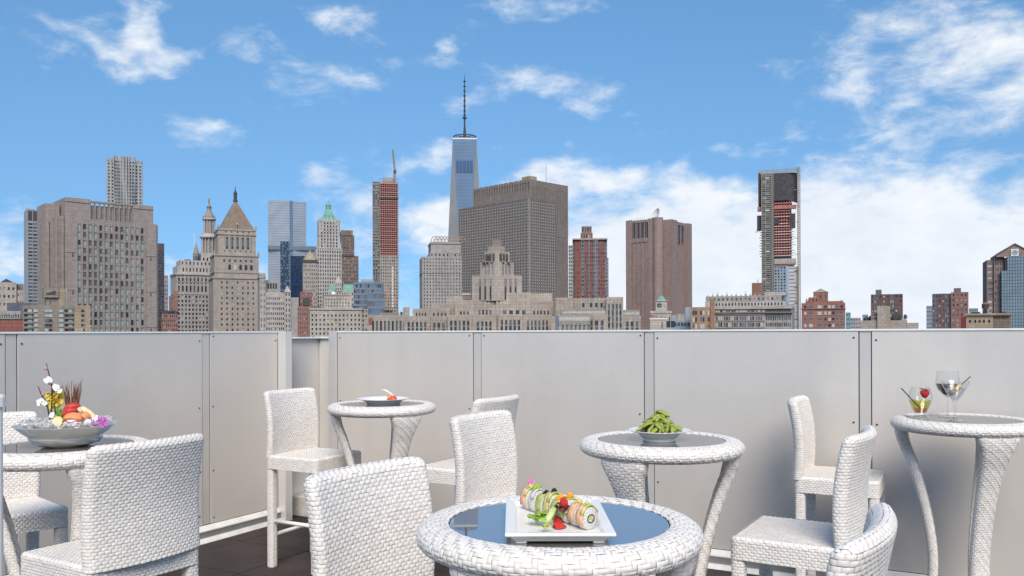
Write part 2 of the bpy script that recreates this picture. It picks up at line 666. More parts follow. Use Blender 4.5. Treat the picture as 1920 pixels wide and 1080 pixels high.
def stitch(mb, S, a0, a1, b0, b1, h, along_a=True, fine=False):
    """one visible run of strand lying over the weave"""
    if fine:
        ls, lh = (0.0, 0.10, 0.3, 0.5, 0.7, 0.90, 1.0), (-0.55, 0.35, 0.9, 1.0, 0.9, 0.35, -0.55)
        ws, wh = (0.03, 0.14, 0.5, 0.86, 0.97), (0.35, 0.95, 1.05, 0.95, 0.35)
    else:
        ls, lh = (0.0, 0.16, 0.5, 0.84, 1.0), (-0.6, 0.55, 1.0, 0.55, -0.6)
        ws, wh = (0.03, 0.22, 0.78, 0.97), (0.3, 1.0, 1.0, 0.3)
    vs = []
    jit = random.uniform(0.75, 1.2)
    dw = (b1 - b0) * random.uniform(-.05, .05) if along_a else (a1 - a0) * random.uniform(-.05, .05)
    if along_a:
        b0, b1 = b0 + dw, b1 + dw
    else:
        a0, a1 = a0 + dw, a1 + dw
    for wi, w in enumerate(ws):
        for li, l in enumerate(ls):
            if along_a:
                a, b = a0 + (a1 - a0) * l, b0 + (b1 - b0) * w
            else:
                a, b = a0 + (a1 - a0) * w, b0 + (b1 - b0) * l
            p, n = surf_n(S, a, b)
            hh = lh[li] if lh[li] < 0 else lh[li] * wh[wi]
            vs.append(p + n * (h * jit * hh))
    k = len(ls)
    fs = []
    for wi in range(len(ws) - 1):
        for li in range(k - 1):
            q = (wi * k + li, wi * k + li + 1, (wi + 1) * k + li + 1, (wi + 1) * k + li)
            fs.append(q if along_a else q[::-1])
    mb.add(vs, fs, random.choice((0, 0, 0, 1, 1, 2)))


def brick_weave(mb, S, La, Lb, pa, pb, h, wrap=False):
    na, nb = max(1, round(La / pa)), max(1, round(Lb / pb))
    da, db = La / na, Lb / nb
    for j in range(nb):
        off = 0.5 * (j % 2)
        for i in range(-1, na):
            a0, a1 = (i + off) * da, (i + off + 1) * da
            if wrap:
                if i < 0:
                    continue
            else:
                a0, a1 = max(a0, 0.0), min(a1, La)
                if a1 - a0 < da * 0.3:
                    continue
            stitch(mb, S, a0 + da * .01, a1 - da * .01, j * db, (j + 1) * db, h)


def twill_weave(mb, S, La, Lb, cell, h, fine=False, wrap=True):
    na, nb = max(4, round(La / cell / 4) * 4), max(2, round(Lb / cell))
    da, db = La / na, Lb / nb
    for j in range(nb):
        for i in range(na):
            k = (i + j) % 4
            if k == 0:
                if not wrap and i + 2 > na:
                    continue
                stitch(mb, S, i * da - .12 * da, (i + 2) * da + .12 * da, j * db, (j + 1) * db, h, True, fine)
            if k == 2:
                stitch(mb, S, i * da, (i + 1) * da, j * db - .12 * db, min(nb, j + 2) * db + .12 * db, h, False, fine)
        # a strand that enters from the first row edge
    for i in range(na):
        if i % 4 == 3:
            stitch(mb, S, i * da, (i + 1) * da, 0, db, h, False, fine)


def woven(name, S, La, Lb, parent, style, pa, pb, h, wrap=True, na=24, nb=12, fine=False):
    base = MB()

    def bs(u, v):
        p, n = surf_n(S, u * La, v * Lb)
        return p - n * 0.0012
    base.grid(bs, na, nb, wrap=wrap)
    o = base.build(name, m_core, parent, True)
    w = MB()
    if style == 'brick':
        brick_weave(w, S, La, Lb, pa, pb, h, wrap)
    else:
        twill_weave(w, S, La, Lb, pa, h, fine, wrap)
    q = w.build('weave', [m_wick, m_wick2, m_wick3], o, True)
    tag(q, kind='stuff')
    return o


SEAT_Z, BACK_Z = 0.72, 1.125


def make_stool():
    root = thing('bar_stool', 'x', 'bar stool')
    # backrest: curved slab wrapped in weave
    W, TK, RC = 0.455, 0.050, 0.022
    P = rr_len(TK, W, RC)
    Z0 = SEAT_Z - 0.02

    def prof(y, z):
        t = (z - Z0) / (BACK_Z - Z0)
        s = 0.022 * math.sin(math.pi * min(max(t, 0), 1)) * 1.0 - 0.030 * t
        return -0.200 + s - 0.033 * (1 - (y / (W / 2)) ** 2) + 0.012

    def SB(a, b):
        (x, y), n = rrect(a, TK, W, RC)
        z = Z0 + b
        k = min(1.0, max(0.0, (z - (BACK_Z - 0.026)) / 0.022))
        ins = 0.017 * k ** 2.2
        return Vector((prof(y, z) + x - n[0] * ins, y - n[1] * ins, z))
    HB = BACK_Z - 0.005 - Z0
    back = woven('backrest', SB, P, HB, root, 'brick', 0.0218, 0.0114, 0.0016, True, 60, 24)

    def ST(a, b):
        # rounded top edge, from front face over to rear face
        y = (a / 0.444 - 0.5) * 0.444
        t = b / 0.022 - 0.5
        x = -t * 0.036
        z = BACK_Z - 0.011 + 0.0115 * (1 - abs(2 * t) ** 2.2) - 0.008 * (abs(y) / 0.222) ** 20
        return Vector((prof(y, z) + x, y, z))
    woven('top_edge', ST, 0.444, 0.022, root, 'brick', 0.0218, 0.0074, 0.0014, False, 30, 4)
    # seat top and apron
    SW, SD, SR = 0.450, 0.425, 0.03
    P2 = rr_len(SD, SW, SR)

    def SA(a, b):
        (x, y), n = rrect(a, SD, SW, SR)
        z = SEAT_Z - 0.086 + b
        k = max(0.0, (b - 0.072) / 0.014)
        ins = 0.012 * k * k
        return Vector((x - n[0] * ins + 0.0, y - n[1] * ins, z))
    seat = woven('seat', SA, P2, 0.086, root, 'brick', 0.0218, 0.0114, 0.0017, True, 60, 6)

    def SS(a, b):
        x, y = a - 0.2, b - 0.2125
        return Vector((x, y, SEAT_Z - 0.0015 + 0.004 * (1 - (x / 0.2) ** 2) * (1 - (y / 0.2125) ** 2)))
    woven('seat_top', SS, 0.400, 0.425, root, 'brick', 0.0214, 0.0114, 0.0018, False, 8, 8)
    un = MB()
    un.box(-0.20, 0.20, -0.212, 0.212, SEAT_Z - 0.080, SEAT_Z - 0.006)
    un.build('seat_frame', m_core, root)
    # legs
    LW = 0.050
    P3 = rr_len(LW, LW, 0.014)

    def SL(a, b):
        (x, y), n = rrect(a, LW, LW, 0.014)
        k = max(0.0, (0.014 - b) / 0.014)
        return Vector((x - n[0] * 0.008 * k * k, y - n[1] * 0.008 * k * k, b))
    leg = woven('leg', SL, P3, SEAT_Z - 0.080, root, 'brick', 0.0218, 0.0114, 0.0015, True, 16, 4)
    ft = MB()
    ft.disc(0.019, (0, 0, 0.0005), 12)
    foot = ft.build('foot', m_tube, leg)
    lx, ly = 0.183, 0.196
    leg.location = (lx, ly, 0)
    for (sx, sy) in ((1, -1), (-1, 1), (-1, -1)):
        c = copy_tree(leg, root)
        c.location = (sx * lx, sy * ly, 0)
    # foot rails
    for (a, b) in (((lx, -ly, .30), (lx, ly, .30)), ((-lx, -ly, .30), (lx, -ly, .30)), ((-lx, ly, .30), (lx, ly, .30)), ((-lx, -ly, .21), (-lx, ly, .21))):
        t = MB()
        t.tube([a, b], 0.0125, 12)
        t.build('foot_rail', m_tube, root, True)
    return root


STOOLS = [
    ((-1.28, 5.53), -29, 'white woven bar stool by the corner posts, facing right, its near leg on dark tiles'),
    ((-0.274, 5.05), 149, 'white woven bar stool half hidden behind another stool, right of the plate table'),
    ((0.04, 3.81), -33, 'white woven bar stool between the sushi table and the parapet, overlapping the stool behind'),
    ((-1.47, 3.13), 149, 'large white woven bar stool with its back to us, before the sashimi bowl table'),
    ((-2.30, 3.82), -43, 'white woven bar stool cut off at the left edge, behind the sashimi bowl table'),
    ((-0.228, 2.275), -35, 'nearest white woven bar stool left of the sushi table, only its tall back showing'),
    ((1.80, 4.68), -27, 'white woven bar stool against the parapet, left of the drinks table, facing the glasses'),
    ((1.12, 3.325), 149, 'white woven bar stool right of the edamame table, its whole seat top showing'),
    ((0.51, 1.80), 149, 'white woven bar stool cut off at the bottom right, thick curved top edge showing'),
]
proto = make_stool()
for i, ((x, y), a, lab) in enumerate(STOOLS):
    o = proto if i == 0 else copy_tree(proto)
    o.location = (x, y, 0)
    o.rotation_euler = (0, 0, R(a))
    tag(o, lab, 'bar stool', 'white woven bar stools')

# ---- tables
TAB_Z = 1.05
m_tglass = mat('smoked_table_glass', (0.19, 0.175, 0.16), 0.02, 0.0, spec=0.5, ior=6.0)
RIM = [(0.2600, 1.0500), (0.2720, 1.0555), (0.2900, 1.0570), (0.3100, 1.0520), (0.3260, 1.0390), (0.3340, 1.0200), (0.3320, 1.0000), (0.3210, 0.9850),
       (0.3000, 0.9760), (0.2700, 0.9740), (0.2450, 0.9760)]


RIM = [(r, 1.056 - (1.056 - z) * 0.76) for (r, z) in RIM]


def make_table():
    root = thing('bistro_table', 'x', 'table')
    # dense profile
    pts = [Vector((r, z)) for (r, z) in RIM]
    lens = [0.0]
    for i in range(1, len(pts)):
        lens.append(lens[-1] + (pts[i] - pts[i - 1]).length)
    LB = lens[-1]

    def pr(b):
        b = min(max(b, 0.0), LB)
        for i in range(1, len(pts)):
            if b <= lens[i] or i == len(pts) - 1:
                t = (b - lens[i - 1]) / (lens[i] - lens[i - 1])
                p0, p1, p2, p3 = pts[max(i - 2, 0)], pts[i - 1], pts[i], pts[min(i + 1, len(pts) - 1)]
                return 0.5 * ((2 * p1) + (p2 - p0) * t + (2 * p0 - 5 * p1 + 4 * p2 - p3) * t * t + (3 * p1 - p0 - 3 * p2 + p3) * t ** 3)
    R0 = 0.30
    LA = 2 * math.pi * R0

    def SR(a, b):
        q = pr(b)
        an = -a / R0
        e = 0.0
        if b < 0:
            e = b
        elif b > LB:
            e = b - LB
        return Vector(((q.x - (e if b > LB else -e)) * math.cos(an), (q.x - (e if b > LB else -e)) * math.sin(an), q.y))
    woven('rim', SR, LA, LB, root, 'twill', 0.0110, 0.0110, 0.0017, True, 72, 14, True)
    g = MB()
    g.lathe([(0.0, 1.0515), (0.256, 1.0515), (0.2585, 1.0495), (0.2585, 1.044), (0.0, 1.044)], 72)
    g.build('glass_top', m_tglass, root, False)
    # three broad curved legs
    spine = [(0.279, 0.985, .200, .050), (0.264, 0.92, .152, .046), (0.232, 0.84, .120, .044), (0.200, 0.74, .104, .042), (0.170, 0.62, .096, .041),
             (0.144, 0.48, .092, .040), (0.130, 0.34, .092, .040), (0.138, 0.20, .098, .040), (0.170, 0.09, .122, .042), (0.205, 0.0, .134, .042)]
    zs = [s[1] for s in spine]

    def sp(z):
        for i in range(len(spine) - 1):
            if zs[i + 1] <= z or i == len(spine) - 2:
                t = (zs[i] - z) / (zs[i] - zs[i + 1])
                q0, q1, q2, q3 = spine[max(i - 1, 0)], spine[i], spine[i + 1], spine[min(i + 2, len(spine) - 1)]
                return [0.5 * (2 * q1[k] + (q2[k] - q0[k]) * t + (2 * q0[k] - 5 * q1[k] + 4 * q2[k] - q3[k]) * t * t + (3 * q1[k] - q0[k] - 3 * q2[k] + q3[k]) * t ** 3)
                        for k in (0, 2, 3)]
    PL = 0.30

    def SLg(a, b):
        z = 1.026 - b
        r, w, th = sp(min(max(z, 0.0), 0.985))
        full = rr_len(th, w, 0.016)
        (x, y), n = rrect(-a / PL * full, th, w, 0.016)
        # outer face bows outward a little
        bow = 0.012 * (1 - (2 * y / w) ** 2)
        return Vector((r + x + bow, y, z))
    leg = woven('leg', SLg, PL, 1.026, root, 'twill', 0.0112, 0.0112, 0.0015, True, 36, 24, False)
    return root, leg


tproto, tleg = make_table()
TABLES = [
    ((-0.813, 5.33), (189, -51, 69), 'white woven bistro table near the corner carrying one small white plate'),
    ((0.615, 3.53), (-10, -130, 110), 'white woven bistro table in the middle carrying a plate of edamame'),
    ((0.109, 2.02), (-3, -123, 117), 'nearest white woven bistro table carrying the white rectangular sushi platter'),
    ((2.267, 4.29), (153, -87, 33), 'white woven bistro table on the right carrying three drink glasses'),
    ((-1.80, 3.42), (-40, 80, 200), 'white woven bistro table at the left carrying the glass sashimi bowl'),
]
for i, ((x, y), angs, lab) in enumerate(TABLES):
    if i == 0:
        o = tproto
        legs = [tleg, copy_tree(tleg, o), copy_tree(tleg, o)]
    else:
        o = tproto.copy()
        COL.objects.link(o)
        for ch in tproto.children:
            if not ch.name.startswith('leg'):
                copy_tree(ch, o)
        legs = [copy_tree(tleg, o) for _ in range(3)]
    for l, a in zip(legs, angs):
        l.rotation_euler = (0, 0, R(a))
    o.location = (x, y, 0)
    o.rotation_euler = (0, 0, 0)
    tag(o, lab, 'table', 'white woven bistro tables')

# ================================================================== the city
m_ground = mat('street_ground', (0.10, 0.10, 0.10), 0.9, var=0.3, vscale=0.01)
g = MB()
g.add([(-25000, -6000, ZG), (25000, -6000, ZG), (25000, 40000, ZG), (-25000, 40000, ZG)], [(0, 1, 2, 3)])
tag(g.build('ground', m_ground), kind='structure')


def stone(name, col, var=0.13, rough=0.85):
    if name in MATS:
        return MATS[name]
    m = mat(name, col, rough, var=var, vscale=0.09, stretch=(1, 1, 0.22), var2=0.12, v2scale=1.1)
    # coursed blocks of slightly different tone with dark joints, too far off to build
    nt_ = m.node_tree
    b_ = nt_.nodes['Principled BSDF']
    src_ = b_.inputs['Base Color'].links[0].from_socket
    tc_ = nt_.nodes.new('ShaderNodeTexCoord')
    sp_ = nt_.nodes.new('ShaderNodeSeparateXYZ')
    nt_.links.new(tc_.outputs['Object'], sp_.inputs[0])
    ad_ = nt_.nodes.new('ShaderNodeMath')
    nt_.links.new(sp_.outputs['X'], ad_.inputs[0])
    nt_.links.new(sp_.outputs['Y'], ad_.inputs[1])
    cb_ = nt_.nodes.new('ShaderNodeCombineXYZ')
    nt_.links.new(ad_.outputs[0], cb_.inputs['X'])
    nt_.links.new(sp_.outputs['Z'], cb_.inputs['Y'])
    br_ = nt_.nodes.new('ShaderNodeTexBrick')
    br_.inputs['Color1'].default_value = (1.08, 1.08, 1.08, 1)
    br_.inputs['Color2'].default_value = (.88, .88, .88, 1)
    br_.inputs['Mortar'].default_value = (.66, .66, .66, 1)
    br_.inputs['Scale'].default_value = 1.0
    br_.inputs['Mortar Size'].default_value = .07
    br_.inputs['Brick Width'].default_value = 2.3
    br_.inputs['Row Height'].default_value = 1.25
    nt_.links.new(cb_.outputs[0], br_.inputs['Vector'])
    mx_ = nt_.nodes.new('ShaderNodeVectorMath')
    mx_.operation = 'MULTIPLY'
    nt_.links.new(src_, mx_.inputs[0])
    nt_.links.new(br_.outputs['Color'], mx_.inputs[1])
    nt_.links.new(mx_.outputs[0], b_.inputs['Base Color'])
    return m


def gl(name, col, rough=0.12, spec=0.6):
    return mat(name, col, rough, spec=spec, var=0.15, vscale=0.12)


G_DARK = gl('window_dark', (0.022, 0.026, 0.034))
G_MID = gl('window_mid', (0.10, 0.115, 0.13))
G_BLIND = mat('window_blind', (0.42, 0.42, 0.40), 0.5)
G_TEAL = mat('window_teal', (0.30, 0.40, 0.39), 0.25, var=0.15, vscale=0.2)
G_TEALD = mat('window_teal_dark', (0.075, 0.115, 0.12), 0.2)
G_BLUE = gl('glass_blue', (0.10, 0.17, 0.26), 0.10, 0.8)
DARKS = [(G_DARK, 6), (G_MID, 3), (G_BLIND, 1)]
MIXED = [(G_DARK, 3), (G_MID, 3), (G_BLIND, 3)]


def u_(px):
    return (px - 960.0) / F


class Bld:
    def __init__(s, name, label, pL, pR, d, skew=0.0, cat='building', group='buildings of the skyline'):
        um = (u_(pL) + u_(pR)) / 2
        c = Vector((um * d, d))
        a = -math.atan(um) + R(skew)
        e = Vector((math.cos(a), math.sin(a)))

        def hit(u):
            return (u * c.y - c.x) / (e.x - u * e.y)
        tl, tr = hit(u_(pL)), hit(u_(pR))
        s.A = c + e * tl
        s.e = e
        s.W = tr - tl
        s.d = d
        s.a = a
        s.root = thing(name, label, cat, (s.A.x, s.A.y, ZG), a, group)
        s.root['kind'] = 'thing'
        s.mb = {}

    def X(s, px):
        u = u_(px)
        return (u * s.A.y - s.A.x) / (s.e.x - u * s.e.y)

    def Z(s, py, x=None):
        d = s.d if x is None else s.A.y + s.e.y * x
        return EYE - ZG + (HOR - py) / F * d

    def side(s, px, right=True):
        """depth so that the far edge of the right (left) side projects to column px"""
        n = Vector((-s.e.y, s.e.x))
        P = s.A + s.e * (s.W if right else 0.0)
        u = u_(px)
        return (u * P.y - P.x) / (n.x - u * n.y)

    def m(s, part, mt):
        k = (part, tuple(q.name for q in mt) if isinstance(mt, (list, tuple)) else mt.name)
        if k not in s.mb:
            s.mb[k] = (MB(), mt)
        return s.mb[k][0]

    def box(s, part, mt, x0, x1, y0, y1, z0, z1):
        s.m(part, mt).box(x0, x1, y0, y1, z0, z1)

    def one(s, part, mt, x0, x1, y0, y1, z0, z1):
        b = MB()
        b.box(x0, x1, y0, y1, z0, z1)
        return b.build(part, mt, s.root)

    def face(s, O, e, n, L, z0, z1, spec, wall, t, panes, indiv, pr):
        """piers and spandrels with recessed panes on one face"""
        nx, nz, wf, hf = spec[:4]
        mx0, mx1, mz0, mz1 = (spec[4:] + (0, 0, 0, 0))[:4] if len(spec) > 4 else (0, 0, 0, 0)
        wm = s.m('wall', wall)

        def bx(a0, a1, d0, d1, za, zb, mbx):
            vs = []
            for z in (za, zb):
                for (a, dd) in ((a0, d0), (a1, d0), (a1, d1), (a0, d1)):
                    vs.append((O[0] + e[0] * a + n[0] * dd, O[1] + e[1] * a + n[1] * dd, z))
            mbx.add(vs, [(2, 3, 7, 6), (1, 2, 6, 5), (3, 0, 4, 7), (4, 5, 6, 7), (0, 3, 2, 1)])
        cw = (L - mx0 - mx1) / nx
        ch = (z1 - z0 - mz0 - mz1) / nz
        ww, hh = cw * wf, ch * hf
        edges = [0.0]
        for i in range(nx):
            a = mx0 + cw * i + (cw - ww) / 2
            edges += [a, a + ww]
        edges.append(L)
        for i in range(0, len(edges), 2):
            if edges[i + 1] - edges[i] > 0.01:
                bx(edges[i], edges[i + 1], -t, pr, z0, z1, wm)
        ze = [z0]
        for j in range(nz):
            a = z0 + mz0 + ch * j + (ch - hh) / 2
            ze += [a, a + hh]
        ze.append(z1)
        for j in range(0, len(ze), 2):
            if ze[j + 1] - ze[j] > 0.01:
                bx(0.02, L - 0.02, -t, 0.0, ze[j], ze[j + 1] - (0.003 if pr > 0 else 0), wm)
        mats = [p[0] for p in panes]
        wts = [p[1] for p in panes]
        gm = None if indiv else s.m('glazing', mats)
        for i in range(nx):
            a0 = mx0 + cw * i + (cw - ww) / 2
            for j in range(nz):
                b0 = z0 + mz0 + ch * j + (ch - hh) / 2
                k = random.choices(range(len(mats)), wts)[0]
                dd = -t + 0.06
                P = (O[0] + e[0] * a0 + n[0] * dd, O[1] + e[1] * a0 + n[1] * dd)
                if indiv:
                    key = mats[k].name
                    if key not in PANE:
                        q = MB()
                        q.add([(0, 0, 0), (1, 0, 0), (1, 0, 1), (0, 0, 1)], [(0, 1, 2, 3)])
                        PANE[key] = q.mesh('window', mats[k])
                    o = obj('window', PANE[key], s.root, (P[0], P[1], b0), math.atan2(e[1], e[0]))
                    o.scale = (ww, 1, hh)
                else:
                    Q = (P[0] + e[0] * ww, P[1] + e[1] * ww)
                    gm.add([(P[0], P[1], b0), (Q[0], Q[1], b0), (Q[0], Q[1], b0 + hh), (P[0], P[1], b0 + hh)], [(0, 1, 2, 3)], k)

    def block(s, x0, x1, y0, y1, z0, z1, wall, f=None, l=None, r=None, t=0.5, panes=DARKS, indiv=False, pr=0.12, core=None):
        core = core or wall
        s.box('core' if core is not wall else 'core', core, x0 + t, x1 - t, y0 + t, y1, z0, z1 - 0.9)
        sm = s.m('wall', wall)
        W, D = x1 - x0, y1 - y0
        if f:
            s.face((x0, y0), (1, 0), (0, -1), W, z0, z1, f, wall, t, panes, indiv, pr)
        else:
            sm.box(x0, x1, y0, y0 + t, z0, z1)
        if l:
            s.face((x0, y1), (0, -1), (-1, 0), D - t, z0, z1, l, wall, t, panes, indiv, pr)
        else:
            sm.box(x0, x0 + t, y0 + t, y1, z0, z1)
        if r:
            s.face((x1, y0 + t), (0, 1), (1, 0), D - t, z0, z1, r, wall, t, panes, indiv, pr)
        else:
            sm.box(x1 - t, x1, y0 + t, y1, z0, z1)
        sm.box(x0 + t, x1 - t, y1 - t, y1, z1 - 0.9, z1 - 0.01)

    def done(s):
        for (part, _), (mb, mt) in s.mb.items():
            o = mb.build(part, mt, s.root)
            if part in ('glazing', 'ribs', 'lattice', 'columns', 'slab_edges', 'scaffold'):
                o['kind'] = 'stuff'
        s.mb = {}
        return s.root


PANE = {}
s_tan = stone('limestone_tan', (0.342, 0.297, 0.257))
s_court = stone('courthouse_granite', (0.302, 0.256, 0.231))
s_grey = stone('limestone_grey', (0.337, 0.312, 0.291))
s_cream = stone('cream_stone', (0.409, 0.369, 0.318))
s_light = stone('pale_terracotta', (0.426, 0.393, 0.364))
s_brown = stone('brown_brick', (0.218, 0.167, 0.140))
s_dkbrown = stone('brown_granite', (0.278, 0.205, 0.185), 0.10)
s_red = stone('red_brick', (0.245, 0.097, 0.079))
s_rose = stone('rose_brick', (0.262, 0.141, 0.119))
s_plum = stone('plum_brick', (0.159, 0.088, 0.082))
s_conc = stone('raw_concrete', (0.361, 0.339, 0.315))
s_sand = stone('sand_concrete', (0.355, 0.284, 0.200))
s_taupe = stone('taupe_concrete', (0.260, 0.223, 0.185))
s_steel = mat('stainless_cladding', (0.35, 0.335, 0.32), 0.38, 0.4, var=0.12, vscale=0.2)
s_green = mat('green_copper', (0.16, 0.33, 0.27), 0.8, var=0.25, vscale=0.3)
s_roofb = mat('brown_tile_roof', (0.20, 0.150, 0.112), 0.8, var=0.2, vscale=0.3)
s_dark = mat('dark_steel', (0.05, 0.05, 0.055), 0.6)
s_net = mat('black_netting', (0.062, 0.056, 0.066), 0.9, var=0.3, vscale=0.25)
s_redp = mat('red_formwork', (0.35, 0.15, 0.13), 0.8, var=0.3, vscale=0.35)
s_white = mat('white_panel', (0.66, 0.66, 0.65), 0.6, var=0.1, vscale=0.2)
s_lat = mat('hoist_steel', (0.29, 0.27, 0.25), 0.6)
s_yel = mat('yellow_steel', (0.34, 0.27, 0.18), 0.6)
s_curt = mat('curtain_wall_grey', (0.20, 0.215, 0.23), 0.16, 0.55, var=0.12, vscale=0.05, stretch=(1, 1, .3))
s_ltgl = mat('curtain_wall_pale', (0.33, 0.36, 0.40), 0.2, 0.25, var=0.12, vscale=0.06)

# ---- far left: slab tower with pale mullions
b = Bld('office_tower', 'slim grey office tower with pale vertical mullions left of the big courthouse', 52, 100, 900, 6)
z1 = b.Z(390)
D = b.side(40, False)
b.block(0, b.W, 0, 30, 0, z1, s_steel, f=(5, 44, .86, .55, .5, .5, 2, 14), l=(6, 44, .4, .5, 0, 0, 2, 14), t=.8, panes=[(G_DARK, 3), (G_MID, 4), (G_BLUE, 3)], pr=.5)
for i in range(5):
    x = b.W * (i + .5) / 5
    b.one('louvre', s_dark, x - b.W * .08, x + b.W * .08, -.55, -.2, z1 - 12, z1 - 2)
b.done()

# ---- undulating steel apartment tower
b = Bld('apartment_tower', 'tall rippled stainless steel tower rising behind the big courthouse', 201, 268, 1057)
z1 = b.Z(291)
W = b.W
for (xa, xb, yo, top) in ((0, W * .22, 2.5, b.Z(295)), (W * .2, W * .8, 0, z1), (W * .78, W, 3.0, b.Z(297))):
    b.block(xa, xb, yo, yo + 24, 0, top, s_steel, f=(max(2, int((xb - xa) / 3.3)), 62, .5, .52, .3, .3, 0, 5), l=(6, 62, .5, .5, 0, 0, 0, 5), r=(6, 62, .5, .5, 0, 0, 0, 5),
            t=.6, panes=[(G_DARK, 4), (G_MID, 4), (G_TEALD, 2)], pr=.35)
rb = b.m('ribs', s_steel)
for i in range(9):
    x = W * (.215 + .57 * i / 8)
    n = 44
    for q in range(n):
        za, zb = z1 * (.25 + .75 * q / n), z1 * (.25 + .75 * (q + 1) / n)
        w0 = .75 + .75 * math.sin(za * .055 + i * 1.25)
        w1 = .75 + .75 * math.sin(zb * .055 + i * 1.25)
        rb.add([(x - .55, -.2, za), (x, -.35 - w0, za), (x + .55, -.2, za), (x - .55, -.2, zb), (x, -.35 - w1, zb), (x + .55, -.2, zb)],
               [(0, 1, 4, 3), (1, 2, 5, 4)])
for i in range(10):
    x = W * (.03 + .94 * i / 9)
    b.box('crown_screen', s_steel, x - .5, x + .5, 1, 2, z1 - 6, z1 + (1.5 if 2 < i < 7 else -2))
b.done()

# ---- big federal courthouse block on the left
b = Bld('courthouse_block', 'broad tan granite courthouse slab with rows of teal windows at the left', 122.8, 294, 500, 16)
W = b.W
D = b.side(97, False)
zt = b.Z(366, 0)
zm = b.Z(404, 0)
xr = b.X(289)
b.block(0, W, 0, D, 0, zm, s_court, f=(13, 24, .50, .66, b.X(144), W - b.X(272), 0, 2.4), t=.5, panes=[(G_TEAL, 10), (G_TEALD, 5), (G_DARK, 2), (G_MID, 2)], indiv=True, pr=.12)
# narrow spandrel breaks between tall windows
for j in range(1, 15):
    zz = zm * 0 + (zm - 5.5) * j / 15
    if j % 3 == 1:
        b.one('string_course', s_court, .2, b.X(144) - .4, -.4, -.125, zz, zz + .35)
        b.one('string_course', s_court, b.X(272) + .4, W - .2, -.4, -.125, zz, zz + .35)
        b.one('slot_window', G_DARK, b.X(136), b.X(136) + .5, -.35, -.1, zz - 2.6, zz - .6)
        b.one('slot_window', G_DARK, b.X(282), b.X(282) + .5, -.35, -.1, zz - 2.6, zz - .6)
# attic with colonnade
xa, xb = b.X(171), b.X(252)
b.block(.4, xa, 1.0, D - 1, zm, zt, s_court)
b.block(xb, xr, 1.0, D - 1, zm, zt - .6, s_court)
b.box('attic_wall', s_conc, xa, xb, 3.0, D - 1, zm, zt - 3.2)
for i in range(10):
    x = xa + (xb - xa) * i / 9
    b.one('pier', s_court, max(xa, x - .38), min(xb, x + .38), 1.1, 2.4, zm, zt - 1.7)
b.one('cornice', s_court, xa, xb, .9, 3.4, zt - 1.7, zt - .7)
b.one('cornice', s_court, .1, xa + .2, .6, 1.4, zt - 2.4, zt - 1.9)
b.one('cornice', s_court, xb - .2, xr + .3, .6, 1.4, zt - 3, zt - 2.5)
for i in range(14):
    x = b.X(144) + (b.X(272) - b.X(144)) * i / 13
    b.one('buttress', s_court, x - .40, x + .40, -.5, -.13, 0, zm - 3.4 + .25 * math.sin(i))
# left flank: dark recess and lower rounded wing
b.block(-7.5, -.3, D * .35, D, 0, b.Z(376, 0), s_court, f=(2, 1, .14, .92, .5, .5, 0, 6), l=(5, 1, .25, .9, 1, 1, 0, 6), t=.7, panes=[(G_DARK, 1)])
b.block(-4.5, -.3, 1.5, D * .34, 0, b.Z(402, 0), s_court, f=(3, 1, .2, .93, .4, 1.6, 0, 4), l=(2, 1, .3, .9, .5, .5, 0, 4), t=.6, panes=[(G_DARK, 1)])
b.block(W + .05, W + 1.2, 1.2, D, 0, b.Z(418, W), s_court)
b.done()

# ---- low apartment block with rooftop sculptural tower, bottom left
b = Bld('apartment_block', 'low taupe concrete apartment block with slanted rooftop box at the lower left', 43, 139, 330, 4)
W = b.W
zt = b.Z(570)
zb_ = 20.0
X = b.X
b.block(0, W, 0, 16, 0, zt, s_taupe)
nfl = 6
fh = b.Z(570) - b.Z(579)
for j in range(nfl):
    z0 = zt - 1.15 - (j + 1) * 1.86 + .5
    for (pa, pb, mt) in ((63, 71, [(G_BLIND, 1), (G_MID, 1)]), (84, 91, MIXED), (91.5, 98, MIXED), (111, 119, [(G_BLIND, 2), (G_MID, 1)])):
        b.one('window', random.choice([G_MID, G_TEAL, G_TEAL, G_DARK, G_BLIND]), X(pa), X(pb), -.08, .1, z0, z0 + 1.0)
        b.one('window_sill', s_taupe, X(pa) - .1, X(pb) + .1, -.2, -.081, z0 - .14, z0)
    for (pa, pb) in ((45, 62), (121, 138)):
        b.one('balcony_recess', G_DARK, X(pa), X(pa) + (X(pb) - X(pa)) * .95, -.06, .1, z0 - .1, z0 + 1.15)
        b.one('balcony_front', s_taupe, X(pa), X(pb), -.8, -.55, z0 - .75, z0 + .02)
        b.one('balcony_door', random.choice([G_MID, G_BLIND, G_TEAL]), X(pa + 7), X(pb - 2), -.12, -.06, z0 - .1, z0 + 1.0)
# sand coloured wing
b.block(X(139.2), X(169), -.6, 14, 0, b.Z(569), s_sand)
for j in range(6):
    z0 = zt - 1.0 - (j + 1) * 1.86 + .45
    b.one('window', random.choice([G_MID, G_DARK, G_BLIND]), X(152), X(155), -.7, -.5, z0, z0 + 1.0)
    b.one('window', random.choice([G_MID, G_DARK]), X(155.4), X(158), -.7, -.5, z0, z0 + 1.0)
